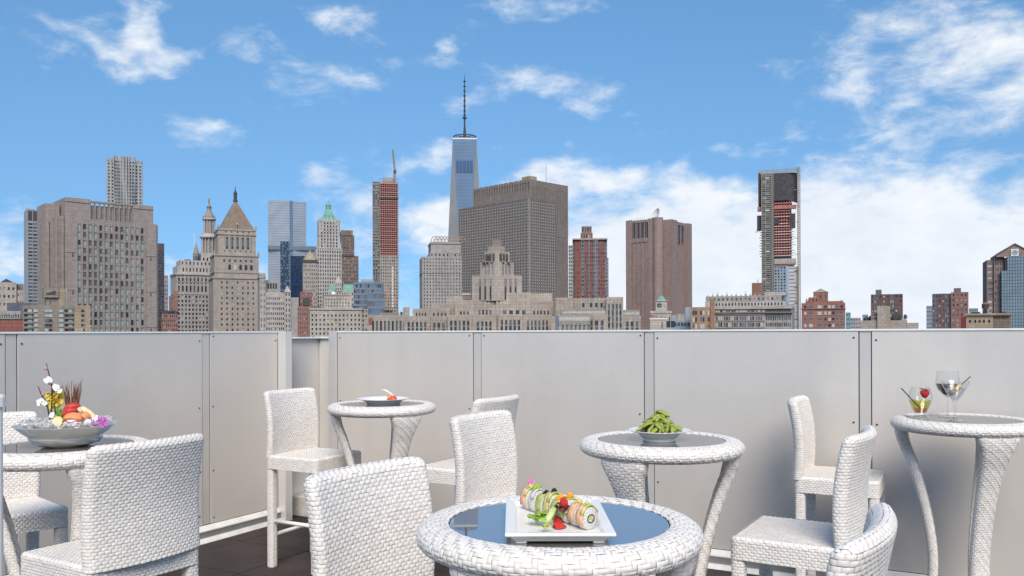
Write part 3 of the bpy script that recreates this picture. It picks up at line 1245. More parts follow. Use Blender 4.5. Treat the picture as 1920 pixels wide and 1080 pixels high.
# rooftop machine room with raked opening
b.block(X(88), X(117), 3, 11, zt - 1, b.Z(554), s_taupe)
b.block(X(83), X(111), 2, 10, b.Z(554.2), b.Z(536), s_taupe)
b.block(X(111.2), X(123), 2.6, 10, zt - 1, b.Z(537), s_sand)
q = MB()
q.add([(X(87.5), 1.93, b.Z(549.5)), (X(105.5), 1.93, b.Z(549)), (X(105.5), 1.93, b.Z(541)), (X(87.5), 1.93, b.Z(546.5))], [(0, 1, 2, 3)])
q.build('raked_opening', s_dark, b.root)
b.one('slot_window', G_DARK, X(95), X(96), 2.9, 3.05, b.Z(567), b.Z(559))
b.one('pipe', s_white, X(125.5), X(126.7), 4, 4.4, zt, b.Z(537))
b.done()

# ---- odds at the far left
b = Bld('cream_building', 'cream apartment house with small dark windows at the far left edge', -6, 46, 520)
b.block(b.X(-6), b.X(31), 0, 20, 0, b.Z(526), s_cream, f=(4, 16, .42, .36, .4, .4, 0, 1.5), t=.5)
b.block(b.X(31.2), b.X(46), 1, 20, 0, b.Z(540), s_cream, f=(3, 15, .42, .36, .2, .2, 0, .5), t=.5)
b.block(b.X(31.5), b.X(45), 4, 18, b.Z(541), b.Z(528), s_taupe)
q = b.m('roof', s_dark)
q.pyramid([(b.X(0), 2), (b.X(27), 2), (b.X(27), 16), (b.X(0), 16)], b.Z(526.5), (b.X(12), 9, b.Z(518)))
b.done()
b = Bld('brick_rowhouse', 'low red brick building with flat roof at the bottom left corner', -20, 43.5, 300)
b.block(b.X(-20), b.W, 0, 15, 0, b.Z(596), s_red)
b.one('roof_edge', s_dark, b.X(-20), b.W, -.2, .4, b.Z(596) + .01, b.Z(594.5))
b.done()
b = Bld('grey_rooftop', 'dark grey rooftop sheds above the red brick building at far left', -20, 58, 400)
b.block(b.X(-20), b.W, 0, 20, 0, b.Z(580), s_conc, f=(18, 12, .4, .4), t=.4)
b.block(b.X(13), b.X(58), 3, 18, b.Z(580), b.Z(564), mat('slate_shed', (0.10, 0.105, 0.14), 0.7, var=.15, vscale=.3))
for i in range(8):
    x = b.X(-10 + i * 6)
    b.one('parapet_post', s_conc, x, x + .5, -.5, -.1, b.Z(588), b.Z(583))
b.done()

# ---- towers between courthouse and municipal building
b = Bld('dark_tower', 'narrow dark brown tower right behind the big courthouse', 292, 308.5, 700)
b.block(0, b.W, 0, 20, 0, b.Z(454), mat('dark_brown_clad', (0.07, 0.06, 0.065), 0.4), f=(7, 50, .7, .5, .1, .1, 0, 6), t=.5, panes=[(G_DARK, 4), (G_BLUE, 1)])
b.done()
b = Bld('grey_slab', 'very narrow grey slab beside the dark brown tower', 307, 315.5, 760)
b.block(0, b.W, 0, 15, 0, b.Z(514), s_grey, f=(4, 26, .5, .4), t=.4)
b.done()
b = Bld('pink_building', 'small pink brick building seen between the courthouse and the domed tower', 317, 334, 640)
b.block(0, b.W * .45, 0, 15, 0, b.Z(553), s_rose, f=(3, 18, .35, .4), t=.4)
b.block(b.W * .45, b.W, 0, 15, 0, b.Z(543), s_rose)
b.done()
b = Bld('low_loft', 'low pinkish loft with dark roof just above the parapet left of the domed tower', 303, 333, 420)
b.block(0, b.W, 0, 12, 0, b.Z(586), s_rose, f=(8, 24, .45, .5), t=.4)
q = b.m('roof', s_dark)
for i in range(5):
    x = b.W * (.1 + .2 * i)
    q.blob((x, 4, b.Z(584)), (1.6, 2.5, 1.0 + .5 * (i % 2)), .4, 2, i, 8, 5)
b.done()

# ---- municipal building with tiered round tower
b = Bld('domed_municipal_building', 'ornate pale stone office block with tiered round tower and gilded statue', 331, 412, 846, 10)
W = b.W
X = b.X
zc = b.Z(514)
b.block(0, W, 0, 34, 0, b.Z(549), s_grey, f=(12, 20, .5, .55, .6, .6, 0, 1), l=(5, 20, .5, .55), t=.6)
b.block(0, W, 0, 34, b.Z(549), zc, s_grey, f=(11, 2, .45, .72, .6, .6, 1, 2), l=(5, 2, .45, .7), t=.7, pr=.5)
b.one('cornice', s_light, -1.2, W, -1.4, 34, zc, zc + 1.6)
b.one('cornice', s_light, -.5, W, -.6, 34, b.Z(549) - .6, b.Z(549) + .4)
b.one('cornice', s_light, -.4, W, -.5, 34, b.Z(527) - .3, b.Z(527) + .5)
b.block(1.5, W, 2, 32, zc + 1.6, b.Z(497), s_light, f=(12, 1, .4, .6, .5, .5, .5, .5), t=.5)
b.block(4.5, W, 4, 30, b.Z(497), b.Z(486), s_light, f=(10, 1, .35, .5), t=.5)
q = b.m('roof_ornament', s_dark)
q.lathe([(4.0, 0), (4.4, 1), (4.4, 2), (3.2, 2.2), (3.2, 4), (0, 4.6)], 12, (X(355), 9, b.Z(492)))
cx = X(398)
cy = 14


def colonnade(bl, x, y, r, z0, z1, n, ms, mc):
    q_ = MB()
    q_.lathe([(r * .72, z0), (r * .72, z1)], 20, (x, y, 0))
    q_.build('drum', mc, bl.root, True)
    for i in range(n):
        a = 2 * math.pi * i / n
        if math.sin(a) > .35:
            continue
        c_ = MB()
        rr = r * .065
        c_.lathe([(rr * 1.3, z0), (rr, z0 + .8), (rr * .85, z1 - .8), (rr * 1.3, z1)], 6, (x + r * .88 * math.cos(a), y + r * .88 * math.sin(a), 0))
        c_.build('column', ms, bl.root)
    e_ = MB()
    e_.lathe([(0, z1), (r * 1.04, z1), (r * 1.08, z1 + (z1 - z0) * .07), (r * .98, z1 + (z1 - z0) * .13), (0, z1 + (z1 - z0) * .13)], 20, (x, y, 0))
    e_.build('entablature', ms, bl.root)


s_drum = stone('drum_stone', (0.278, 0.251, 0.230))
q = MB()
q.prism([(cx - 9.5, cy - 9.5), (cx + 9.5, cy - 9.5), (cx + 9.5, cy + 9.5), (cx - 9.5, cy + 9.5)], b.Z(497), b.Z(471))
q.build('tower_base', s_light, b.root)
for i in range(5):
    x = cx - 7.2 + i * 3.6
    b.one('window', G_DARK, x - .7, x + .7, cy - 9.62, cy - 9.4, b.Z(490), b.Z(480))
colonnade(b, cx, cy, 8.6, b.Z(471), b.Z(441), 14, s_light, s_drum)
q = MB()
q.lathe([(8.6, 0), (7.6, 1.5), (7.4, 3.2)], 20, (cx, cy, b.Z(438)))
q.build('tier', s_light, b.root)
colonnade(b, cx, cy, 6.4, b.Z(431), b.Z(406), 12, s_light, s_drum)
for i in range(10):
    a = 2 * math.pi * i / 10
    q = MB()
    q.lathe([(.5, 0), (.5, 1.2), (.2, 2.6), (0, 3.0)], 6, (cx + 6.0 * math.cos(a), cy + 6.0 * math.sin(a), b.Z(403)))
    q.build('finial', s_drum, b.root)
q = MB()
q.lathe([(5.0, 0), (4.9, 1.5), (4.0, 4.0), (2.6, 6.5), (2.2, 8), (2.2, 11), (2.6, 11.2), (1.4, 12.5), (.9, 14), (0, 14.3)], 16, (cx, cy, b.Z(402)))
q.build('dome', s_drum, b.root, True)
q = MB()
zs_ = b.Z(402) + 14.2
q.lathe([(.9, 0), (.7, 1.2), (.85, 2.6), (.55, 4.0), (.7, 4.6), (.35, 5.4), (.42, 6.0), (0, 6.4)], 8, (cx, cy, zs_))
q.tube([(cx, cy, zs_ + 4.2), (cx + 1.2, cy, zs_ + 5.4), (cx + 1.5, cy, zs_ + 6.8)], .25, 6)
q.tube([(cx, cy, zs_ + 4.2), (cx - 1.0, cy, zs_ + 3.2)], .25, 6)
q.build('statue', mat('gilded_statue', (0.30, 0.21, 0.10), 0.4, 0.5), b.root, True)
# side turret
tx = X(371)
q = MB()
q.lathe([(3.0, b.Z(490)), (3.0, b.Z(474)), (3.4, b.Z(473)), (3.0, b.Z(472)), (2.7, b.Z(469)), (.3, b.Z(453)), (0, b.Z(451))], 10, (tx, 8, 0))
q.build('turret', s_drum, b.root)
for a in range(5):
    an = R(-150 + a * 30)
    q = MB()
    q.box(-.35, .35, -.2, .2, b.Z(487), b.Z(477), M=Matrix.Translation((tx + 3.0 * math.cos(an), 8 + 3.0 * math.sin(an), 0)) @ Matrix.Rotation(an + math.pi / 2, 4, 'Z'))
    q.build('turret_window', G_DARK, b.root)
q = b.m('mast', s_white)
q.tube([(X(369), 12, b.Z(480)), (X(369), 12, b.Z(432))], .35, 6)
q.tube([(X(367.5), 12, b.Z(444)), (X(371), 12, b.Z(444))], .25, 6)
b.done()

# ---- courthouse tower with pyramid roof
b = Bld('courthouse_tower', 'tan stone courthouse tower with steep brown pyramid roof and lantern', 400, 488, 760, 7)
W = b.W
X = b.X
Z = b.Z
b.block(0, W, 0, 38, 0, Z(521), s_tan, f=(7, 20, .30, .42, X(411) - 0, W - X(480), 0, 1), l=(4, 20, .25, .4), t=.6)
b.one('cornice', s_tan, -.8, W + .8, -.9, 38, Z(521), Z(518.5))
b.block(1.2, W - 1, 1, 36, Z(518.5), Z(478), s_tan, l=(3, 3, .25, .4), t=.6)
for i in range(6):
    x = X(421) + (X(472) - X(421)) * i / 5
    if i > 0 or 1:
        b.one('window', G_DARK, x - .8, x + .8, .88, 1.1, Z(489), Z(485))
        if 0 < i < 6:
            q = MB()
            q.prism([(x - 1.15, .84), (x + 1.15, .84), (x + 1.15, 1.2), (x - 1.15, 1.2)], Z(504), Z(496.5))
            pts = [(x + 1.15 * math.cos(R(k * 22.5)), Z(496.5) + 1.15 * math.sin(R(k * 22.5))) for k in range(9)]
            q.add([(p[0], .84, p[1]) for p in pts], [tuple(range(9))])
            q.build('arched_window', G_DARK if i != 2 else G_BLIND, b.root)
b.one('cornice', s_tan, .4, W - .2, .2, 36, Z(478) - .2, Z(475.5))
b.one('cornice', s_tan, .5, W - .3, .5, 36, Z(509) - .5, Z(508))
ax0, ax1 = X(410), X(481)
b.block(ax0, ax1, 2.5, 34, Z(475.5), Z(430), s_tan, l=(4, 1, .3, .6, 1, 1, 6, 8), t=.7)
for i in range(5):
    x = X(427) + (X(466.5) - X(427)) * i / 4
    b.one('window', G_MID, x - 1.0, x + 1.0, 2.38, 2.6, Z(465), Z(443))
    b.one('window_panel', G_DARK, x - .8, x + .8, 2.3, 2.379, Z(464), Z(460.5))
    b.one('window_panel', G_DARK, x - .8, x + .8, 2.3, 2.379, Z(446), Z(442.5))
for i in range(6):
    x = X(427) + (X(466.5) - X(427)) * (i - .5) / 4
    q = MB()
    q.lathe([(.75, Z(468)), (.6, Z(466)), (.52, Z(440)), (.8, Z(438.5))], 8, (x, 2.2, 0))
    q.build('column', s_tan, b.root)
b.one('cornice', s_tan, ax0 - .6, ax1 + .6, 1.6, 34, Z(438) - .2, Z(435.5))
b.one('cornice', s_tan, ax0 - .4, ax1 + .4, 1.9, 34, Z(430), Z(427))
for (fx, fy) in ((ax0, 2.5), (ax1, 2.5), (1.5, 1.3), (W - 1.2, 1.3)):
    q = MB()
    zz = Z(427) if fx in (ax0, ax1) else Z(475.5)
    q.lathe([(.9, 0), (1.0, .8), (.6, 1.4), (.7, 2.4), (0, 4.2)], 6, (fx, fy, zz))
    q.build('finial', s_tan, b.root)
for i in range(5):
    x = X(425) + (X(468) - X(425)) * i / 4
    b.one('attic_window', G_DARK, x - .5, x + .5, 2.3, 2.6, Z(434), Z(431.5))
ra, rb_ = X(416), X(477)
rcx, rcy = (ra + rb_) / 2, 3.5 + (rb_ - ra) / 2
zr0, zr1 = Z(427), Z(369)
q = MB()
n = 13
for k in range(n):
    f0, f1 = k / n, (k + 1) / n
    h0 = (rb_ - ra) / 2 * (1 - f0) + .5
    h1 = (rb_ - ra) / 2 * (1 - f1) + .75
    q.prism([(rcx - h0, rcy - h0), (rcx + h0, rcy - h0), (rcx + h0, rcy + h0), (rcx - h0, rcy + h0)], zr0 + (zr1 - zr0) * f0, zr0 + (zr1 - zr0) * f1,
            pts1=[(rcx - h1, rcy - h1), (rcx + h1, rcy - h1), (rcx + h1, rcy + h1), (rcx - h1, rcy + h1)])
rf = q.build('pyramid_roof', s_roofb, b.root)
q = MB()
q.box(rcx - 1.2, rcx + 1.2, 3.0, 6.0, Z(425), Z(418))
q.pyramid([(rcx - 1.5, 2.8), (rcx + 1.5, 2.8), (rcx + 1.5, 7), (rcx - 1.5, 7)], Z(418), (rcx, 4.5, Z(415)))
dm = q.build('dormer', s_tan, rf)
q = MB()
q.box(rcx - .55, rcx + .55, 2.9, 3.05, Z(424), Z(419.5))
q.build('dormer_window', G_DARK, rf)
q = MB()
q.lathe([(2.2, 0), (1.8, 2), (1.5, 2.2), (1.5, 7), (2.0, 7.3), (1.2, 8.5), (.5, 10.5), (.25, 12.5), (.5, 13), (0, 14)], 8, (rcx, rcy, zr1 - 1))
q.build('lantern', s_dark, rf)
b.done()

# ---- glass slab towers at the trade center
b = Bld('glass_tower', 'pale reflective glass tower with a dark vertical notch left of the green-roofed skyscraper', 503, 575, 1632)
W = b.W
q = b.m('curtain_wall', s_ltgl)
z1, z2 = b.Z(374.5), b.Z(376)
xn, xn2 = b.X(544), b.X(550)
q.prism([(0, 6), (xn, 0), (xn, 50), (0, 50)], 0, z1)
q.prism([(xn2, 0), (W, 5), (W, 50), (xn2, 50)], 0, z2)
b.box('notch', G_BLUE, xn, xn2, 2, 48, 0, z1)
b.block(b.X(575.2), b.X(594), 4, 50, 0, b.Z(459), s_ltgl)
b.one('mechanical_band', s_curt, -.3, b.X(594), -.6, 8, b.Z(467), b.Z(459.5))
fl = b.m('slab_edges', s_curt)
for k in range(60):
    zz = z1 * (k + 1) / 61
    fl.add([(0, 5.9, zz), (xn, -.1, zz), (xn, -.1, zz + .5), (0, 5.9, zz + .5)], [(0, 1, 2, 3)])
    fl.add([(xn2, -.1, zz), (W, 4.9, zz), (W, 4.9, zz + .5), (xn2, -.1, zz + .5)], [(0, 1, 2, 3)])
b.done()
b = Bld('navy_slab', 'narrow navy glass slab standing before the pale glass tower', 526, 543.5, 1150)
b.block(0, b.W, 0, 30, 0, b.Z(451), mat('navy_clad', (0.045, 0.07, 0.12), 0.25, .2), f=(6, 40, .75, .6), t=.4, panes=[(G_BLUE, 2), (G_DARK, 2)])
b.done()
b = Bld('navy_block', 'dark blue glass block right of the narrow navy slab', 545, 580, 1120, -4)
b.block(0, b.W, 0, 30, 0, b.Z(478.5), mat('deep_navy_clad', (0.018, 0.035, 0.085), 0.25, .2), f=(10, 34, .8, .65), t=.4, panes=[(G_DARK, 3), (mat('navy_pane', (0.02, 0.05, 0.13), .1), 4)])
b.done()
b = Bld('octagon_top_tower', 'tan tower with dark crown ring and low octagonal cap beside the navy block', 568, 596, 1050)
W = b.W
b.block(0, W, 0, 20, 0, b.Z(492), s_tan, f=(7, 26, .42, .45, .3, .3, 0, 1), t=.4)
b.one('crown_band', s_dark, -.4, W + .4, -.4, 18, b.Z(492), b.Z(486))
q = b.m('cap', s_sand)
q.lathe([(W * .5, 0), (W * .42, 3), (W * .2, 8), (W * .1, 9.5), (W * .1, 11.5), (0, 12.5)], 8, (W / 2, 9, b.Z(486)))
b.done()
b = Bld('terracotta_block', 'pale grey classical block with small pyramid turret right of the courthouse tower', 487, 548, 620, 5)
W = b.W
X = b.X
Z = b.Z
b.block(0, X(498), -1, 20, 0, Z(511), s_light, f=(2, 20, .3, .5), t=.6)
b.one('cornice', s_light, -.6, X(498) + .5, -1.7, 16, Z(520), Z(518))
b.block(X(498.2), X(534), 0, 20, 0, Z(551), s_light, f=(9, 20, .52, .5, .3, .3, 0, 1), t=.5)
b.one('balustrade', s_light, X(498.4), X(534), .1, 1, Z(551), Z(546.5))
b.block(X(500), X(523), 4, 18, Z(551), Z(523), s_conc, f=(4, 1, .7, .6, .6, .6, 3, 1), t=.5, panes=[(G_DARK, 1)])
b.block(X(534.2), X(545), -.6, 12, 0, Z(546), s_light, f=(2, 20, .4, .5), t=.5)
q = b.m('turret_roof', s_light)
q.pyramid([(X(533), -1.2), (X(546), -1.2), (X(546), 6), (X(533), 6)], Z(546), ((X(534) + X(545)) / 2, 2.5, Z(533)))
b.done()
b = Bld('brown_midrise', 'plain brown mid-rise with dark water tank box between pale block and tan hotel', 546, 586, 560)
W = b.W
b.block(0, W * .35, 2, 20, 0, b.Z(556), s_grey, t=.4)
b.block(W * .3, W, 0, 20, 0, b.Z(573), s_rose, f=(8, 21, .42, .5, .3, .3, 0, .6), t=.4)
b.block(W * .42, W, 6, 20, b.Z(573), b.Z(545), s_rose, f=(5, 4, .4, .4), t=.4)
b.one('tank_box', s_dark, W * .55, W * .85, 4, 5.5, b.Z(571), b.Z(557))
b.done()

# ---- gothic skyscraper with green roof
b = Bld('gothic_skyscraper', 'white gothic skyscraper with green copper pyramid crown and corner pinnacles', 594, 641, 1260, 5)
W = b.W
X = b.X
Z = b.Z
b.block(0, W, 0, 34, 0, Z(465), s_light, f=(10, 30, .5, .62, .8, .8, 0, 2), l=(6, 30, .45, .6), t=.8, pr=.7, panes=[(G_DARK, 3), (G_MID, 3)])
b.one('cornice', s_light, -.8, W + .8, -1, 34, Z(465), Z(463))
x0, x1 = X(599.5), X(637)
b.block(x0, x1, 3, 30, Z(463), Z(410), s_light, f=(6, 8, .48, .66, 1.5, 1.5, 0, 3), l=(4, 8, .4, .6), t=.8, pr=.7)
b.one('cornice', s_light, x0 - .5, x1 + .5, 2.3, 30, Z(433) - .5, Z(431.5))
for (fx, fy) in ((x0 + 1, 4), (x1 - 1, 4), (x0 + 1, 28), (x1 - 1, 28)):
    q = MB()
    q.lathe([(2.2, Z(440)), (2.2, Z(414)), (2.6, Z(413)), (1.6, Z(412)), (.1, Z(404))], 8, (fx, fy, 0))
    q.build('pinnacle', s_light, b.root)
for k in range(4):
    fx = 1 + (W - 2) * k / 3
    q = MB()
    q.lathe([(1.0, 0), (1.0, 4), (0, 9)], 6, (fx, 1, Z(463)))
    q.build('pinnacle', s_light, b.root)
mx, my = (x0 + x1) / 2, 16
h0 = (x1 - x0) / 2 * .72
q = MB()
hs = [(h0 + 1.2, Z(410)), (h0 * .72, Z(400)), (h0 * .42, Z(391)), (h0 * .40, Z(389.5))]
for (ha, za), (hb, zb2) in zip(hs[:-1], hs[1:]):
    q.prism([(mx - ha, my - ha), (mx + ha, my - ha), (mx + ha, my + ha), (mx - ha, my + ha)], za, zb2,
            pts1=[(mx - hb, my - hb), (mx + hb, my - hb), (mx + hb, my + hb), (mx - hb, my + hb)])
rf = q.build('copper_roof', s_green, b.root)
q = MB()
q.lathe([(h0 * .36, Z(389.5)), (h0 * .36, Z(382)), (h0 * .42, Z(381.5)), (h0 * .25, Z(379)), (h0 * .1, Z(375)), (0, Z(371))], 8, (mx, my, 0))
q.build('lantern', s_green, rf)
for k in range(3):
    q = MB()
    x = mx + (k - 1) * h0 * .5
    q.box(x - .8, x + .8, my - h0 * .95, my - h0 * .4, Z(407), Z(402))
    q.pyramid([(x - 1, my - h0), (x + 1, my - h0), (x + 1, my - h0 * .3), (x - 1, my - h0 * .3)], Z(402), (x, my - h0 * .6, Z(398)))
    q.build('dormer', s_green, rf)
# lower wing
b.block(-7, -.05, 4, 30, 0, Z(545), s_light, f=(3, 18, .4, .5), t=.6)
b.done()
b = Bld('gothic_wing', 'low pale wing with green copper mansards at the foot of the gothic skyscraper', 612, 668, 1150)
W = b.W
X = b.X
Z = b.Z
b.block(0, W, 0, 24, 0, Z(545), s_light, f=(12, 14, .4, .5), t=.5)
for (pa, pb) in ((615, 628), (642, 666)):
    q = MB()
    q.prism([(X(pa), 0), (X(pb), 0), (X(pb), 20), (X(pa), 20)], Z(545), Z(532), pts1=[(X(pa) + 1.5, 3.5), (X(pb) - 1.5, 3.5), (X(pb) - 1.5, 17), (X(pa) + 1.5, 17)])
    q.build('mansard', s_green, b.root)
b.block(X(629), X(641), -1, 20, Z(545), Z(529), s_light, f=(3, 2, .4, .5), t=.5)
q = b.m('gable', s_light)
q.pyramid([(X(628), -1.3), (X(642), -1.3), (X(642), 10), (X(628), 10)], Z(529), (X(635), 3, Z(517)))
b.done()
b = Bld('setback_tower', 'brown setback tower with fluted top just right of the gothic skyscraper', 640, 673, 1400, 3)
W = b.W
X = b.X
b.block(0, W, 4, 40, 0, b.Z(478), s_brown, f=(12, 30, .5, .5, .5, .5, 0, 1), t=.6)
b.block(0, X(665), 2, 40, b.Z(478), b.Z(440), s_brown, f=(9, 9, .5, .55, .5, .5, 0, 5), t=.6)
b.block(0, X(662), 0, 40, b.Z(440), b.Z(431), s_brown, f=(6, 1, .25, .9), t=.6)
for k in range(6):
    x = X(641 + 4 * k)
    b.one('pilaster', s_brown, x, x + 1.1, -.6, 0, b.Z(462), b.Z(430.5))
b.done()
b = Bld('tan_hotel', 'tan brick block with rows of small windows and set-back penthouse left of the crane tower', 581, 690, 470, 3)
W = b.W
X = b.X
Z = b.Z
b.block(0, X(678), 0, 24, 0, Z(580), s_cream, f=(13, 23, .42, .5, .3, .3, 0, 1.8), t=.5, panes=[(G_DARK, 6), (G_MID, 2), (G_BLIND, 1)])
b.one('cornice', s_cream, -.4, X(678) + .4, -.7, 20, Z(579.9), Z(577))
b.block(X(678.3), W, .8, 24, 0, Z(578), s_tan, f=(2, 23, .4, .5), t=.5)
b.block(X(608), X(659), 5, 20, Z(577), Z(552), s_cream, f=(9, 3, .4, .45, .4, .4, .5, 1.4), t=.5)
b.one('cornice', s_cream, X(607.4), X(659.6), 4.5, 18, Z(552), Z(550))
for px in (590, 599, 664, 672):
    q = MB()
    q.tube([(X(px), 6, Z(577)), (X(px), 6, Z(572))], .25, 6)
    q.tube([(X(px) - 1, 6, Z(573)), (X(px) + 1, 6, Z(574))], .2, 6)
    q.build('roof_vent', s_dark, b.root)
q = MB()
q.lathe([(1.3, 0), (1.2, .8), (.8, 1.4), (0, 1.7)], 10, (X(627), 8, Z(550)))
q.build('satellite_dish', s_white, b.root)
b.done()
b = Bld('blue_glass_block', 'blue grey glass office block at the foot of the red construction tower', 663, 722, 800, -5)
W = b.W
X = b.X
s_bf = mat('blue_frame', (0.16, 0.19, 0.24), .4)
b.block(0, X(716), 0, 30, 0, b.Z(528), s_bf, f=(14, 18, .82, .62, .2, .2, 0, 1), t=.4, panes=[(G_BLUE, 4), (G_DARK, 2), (G_MID, 2)])
b.block(X(690), W, -6, -.1, 0, b.Z(548), s_bf, f=(9, 12, .82, .62), t=.4, panes=[(G_BLUE, 4), (G_MID, 3)])
b.block(X(676), X(700), 6, 24, b.Z(528), b.Z(522), mat('green_plant_room', (.25, .33, .33), .5))
b.done()
b = Bld('low_brown_block', 'low tan block with green window bays left of the stepped art deco complex', 690, 768, 420)
W = b.W
X = b.X
b.block(0, W, 0, 18, 0, b.Z(590), s_tan, f=(9, 3, .5, .7, 1.5, 1.5, 26, 1.5), t=.5, panes=[(G_TEALD, 3), (G_DARK, 2)], indiv=True)
b.block(W * .3, W * .75, 3, 14, b.Z(590), b.Z(585), s_taupe)
b.block(W * .86, W, 2, 14, b.Z(590), b.Z(575), s_tan)
q = b.m('rooftop_clutter', s_dark)
for k in range(9):
    x = W * random.uniform(.3, .85)
    h = random.uniform(.6, 2.2)
    q.box(x, x + random.uniform(.5, 1.6), 4, 5, b.Z(590), b.Z(586) + h)
q.tube([(W * .4, 4.5, b.Z(583)), (W * .62, 4.5, b.Z(587))], .3, 6)
b.box('red_panel', s_red, 0.3, 2.2, -.3, -.1, b.Z(608), b.Z(595))
b.done()

# ---- red construction tower with crane
b = Bld('construction_tower', 'slender tower under construction with red floors and a crane on top', 713, 747, 1309, 3)
W = b.W
X = b.X
Z = b.Z
zt = Z(340)
b.block(0, W, 0, 22, 0, Z(478), s_tan, f=(8, 34, .5, .55, .4, .4, 0, 1), r=(5, 34, .5, .5), t=.5, panes=[(G_DARK, 5), (G_MID, 3), (s_redp, 2)])
b.box('core', s_conc, 6, W - 6, 6, 18, Z(478), Z(331))
nf = 34
s_pink = stone('pink_floor', (0.452, 0.279, 0.246))
for k in range(nf):
    za = Z(478) + (zt - Z(478)) * k / nf
    if k == 26:
        b.box('slab_edges', s_dark, -.8, W + .8, -.8, 22, za, za + 2.6)
    b.box('slab_edges', s_pink if k % 2 else s_redp, -.3, W + .3, -.3, 22, za, za + 1.0)
for k in range(9):
    x = .4 + (W - 1.6) * k / 8
    b.box('columns', s_redp, x, x + .9, .2, 1.2, Z(478), zt)
b.box('inner_shade', stone('inner_shade_red', (0.161, 0.093, 0.089)), 1.5, W - 1.5, 2.2, 20, Z(478), zt - 3)  # dark box painted as the shade inside the open floors
# hoist side
xh = X(700)
b.block(xh, -.05, 4, 20, 0, Z(340), mat('grey_scaffold_clad', (.16, .16, .165), .6), f=(3, 60, .6, .5), t=.6, panes=[(G_DARK, 3), (s_conc, 2)])
q = b.m('lattice', s_lat)
for k in range(46):
    za = Z(585) + (Z(335) - Z(585)) * k / 46
    q.box(xh - .6, -.2, 3.2, 3.7, za, za + .5)
    q.box(W - 1.5, W + 1.2, -1.0, -.5, za, za + .4)
q.box(xh - .4, xh + .1, 3.2, 3.8, Z(600), Z(333))
q.box(-.9, -.3, 3.2, 3.8, Z(600), Z(333))
q.box(W + .7, W + 1.1, -1.0, -.5, Z(560), Z(340))
for k in range(9):
    x = .3 + (W - 1) * k / 8
    q.box(x, x + .5, 0, .5, zt, Z(333))
q.box(0, W, 0, .4, Z(334), Z(333))
for k in range(14):
    zz = Z(575 - 10 * k * .55)
    b.box('white_strip', s_white, X(735.5), X(737.5), -.5, -.1, zz, zz + 3.5)
b.done()
b = Bld('tower_crane', 'thin pale crane standing on top of the red construction tower', 736, 744, 1304, cat='crane', group='construction cranes')
X, Z = b.X, b.Z


def lattice(mb, p0, p1, w, n, r, sides=4):
    p0, p1 = Vector(p0), Vector(p1)
    d = (p1 - p0)
    t = d.normalized()
    a = t.cross(Vector((0, 1, 0)))
    if a.length < .1:
        a = t.cross(Vector((1, 0, 0)))
    a.normalize()
    c = t.cross(a)
    cor = [(a * sx + c * sy) * w / 2 for (sx, sy) in ((1, 1), (-1, 1), (-1, -1), (1, -1))]
    for o_ in cor:
        mb.tube([p0 + o_, p1 + o_], r, 4, caps=False)
    for k in range(n):
        q0, q1 = p0 + d * k / n, p0 + d * (k + 1) / n
        for i in range(4):
            j = (i + 1) % 4
            mb.tube([q0 + cor[i], q1 + cor[j]], r * .7, 4, caps=False)
            mb.tube([q1 + cor[i], q1 + cor[j]], r * .7, 4, caps=False)


q = MB()
lattice(q, (X(741), 10, Z(345)), (X(741), 10, Z(318)), 3.0, 6, .45)
q.build('mast', s_yel, b.root)
q = MB()
q.box(X(739), X(744), 8, 12, Z(322), Z(316))
q.build('cab', s_dark, b.root)
q = MB()
lattice(q, (X(741.5), 10, Z(318)), (X(737.5), 10, Z(277)), 2.2, 9, .4)
q.build('jib', s_yel, b.root)
b.done()

# ---- tallest glass tower with spire
b = Bld('spire_skyscraper', 'tallest tapering blue glass skyscraper with a tall banded spire', 850, 895, 1643)
W = b.W
Z = b.Z
cx, cy = W / 2, 30.0
m_f1 = mat('blue_facet', (0.16, 0.22, 0.30), 0.12, 0.35, var=0.10, vscale=0.02)
m_f2 = mat('silver_facet', (0.36, 0.34, 0.335), 0.35, 0.2, var=0.08, vscale=0.03)
zt = Z(258)
zb0 = 30.0
top = [(cx - W / 2, cy - W / 2), (cx + W / 2, cy - W / 2), (cx + W / 2, cy + W / 2), (cx - W / 2, cy + W / 2)]
hb = 43.0
bot = [(cx, cy - hb), (cx + hb, cy), (cx, cy + hb), (cx - hb, cy)]
q = MB()
vs = [(p[0], p[1], zb0) for p in bot] + [(p[0], p[1], zt) for p in top]
for k in range(4):
    q.add([vs[k], vs[4 + (k + 1) % 4], vs[4 + k]], [(0, 1, 2)], 0)
q.build('front_facet', m_f1, b.root)
q = MB()
for k in range(4):
    q.add([vs[k], vs[(k + 1) % 4], vs[4 + (k + 1) % 4]], [(0, 1, 2)])
q.prism([(cx, cy - hb), (cx + hb, cy), (cx, cy + hb), (cx - hb, cy)], 0, zb0)
q.build('side_facet', m_f2, b.root)
fl = b.m('slab_edges', mat('floor_line', (0.20, 0.26, 0.33), 0.25, 0.3))
for k in range(1, 60):
    f = k / 60
    zz = zb0 + (zt - zb0) * f
    xl = cx - W / 2 * f
    xr = cx + W / 2 * f
    yy = (cy - hb) + (hb - W / 2) * f - .25
    fl.add([(xl, yy, zz), (xr, yy, zz), (xr, yy, zz + 1.0), (xl, yy, zz + 1.0)], [(0, 1, 2, 3)])
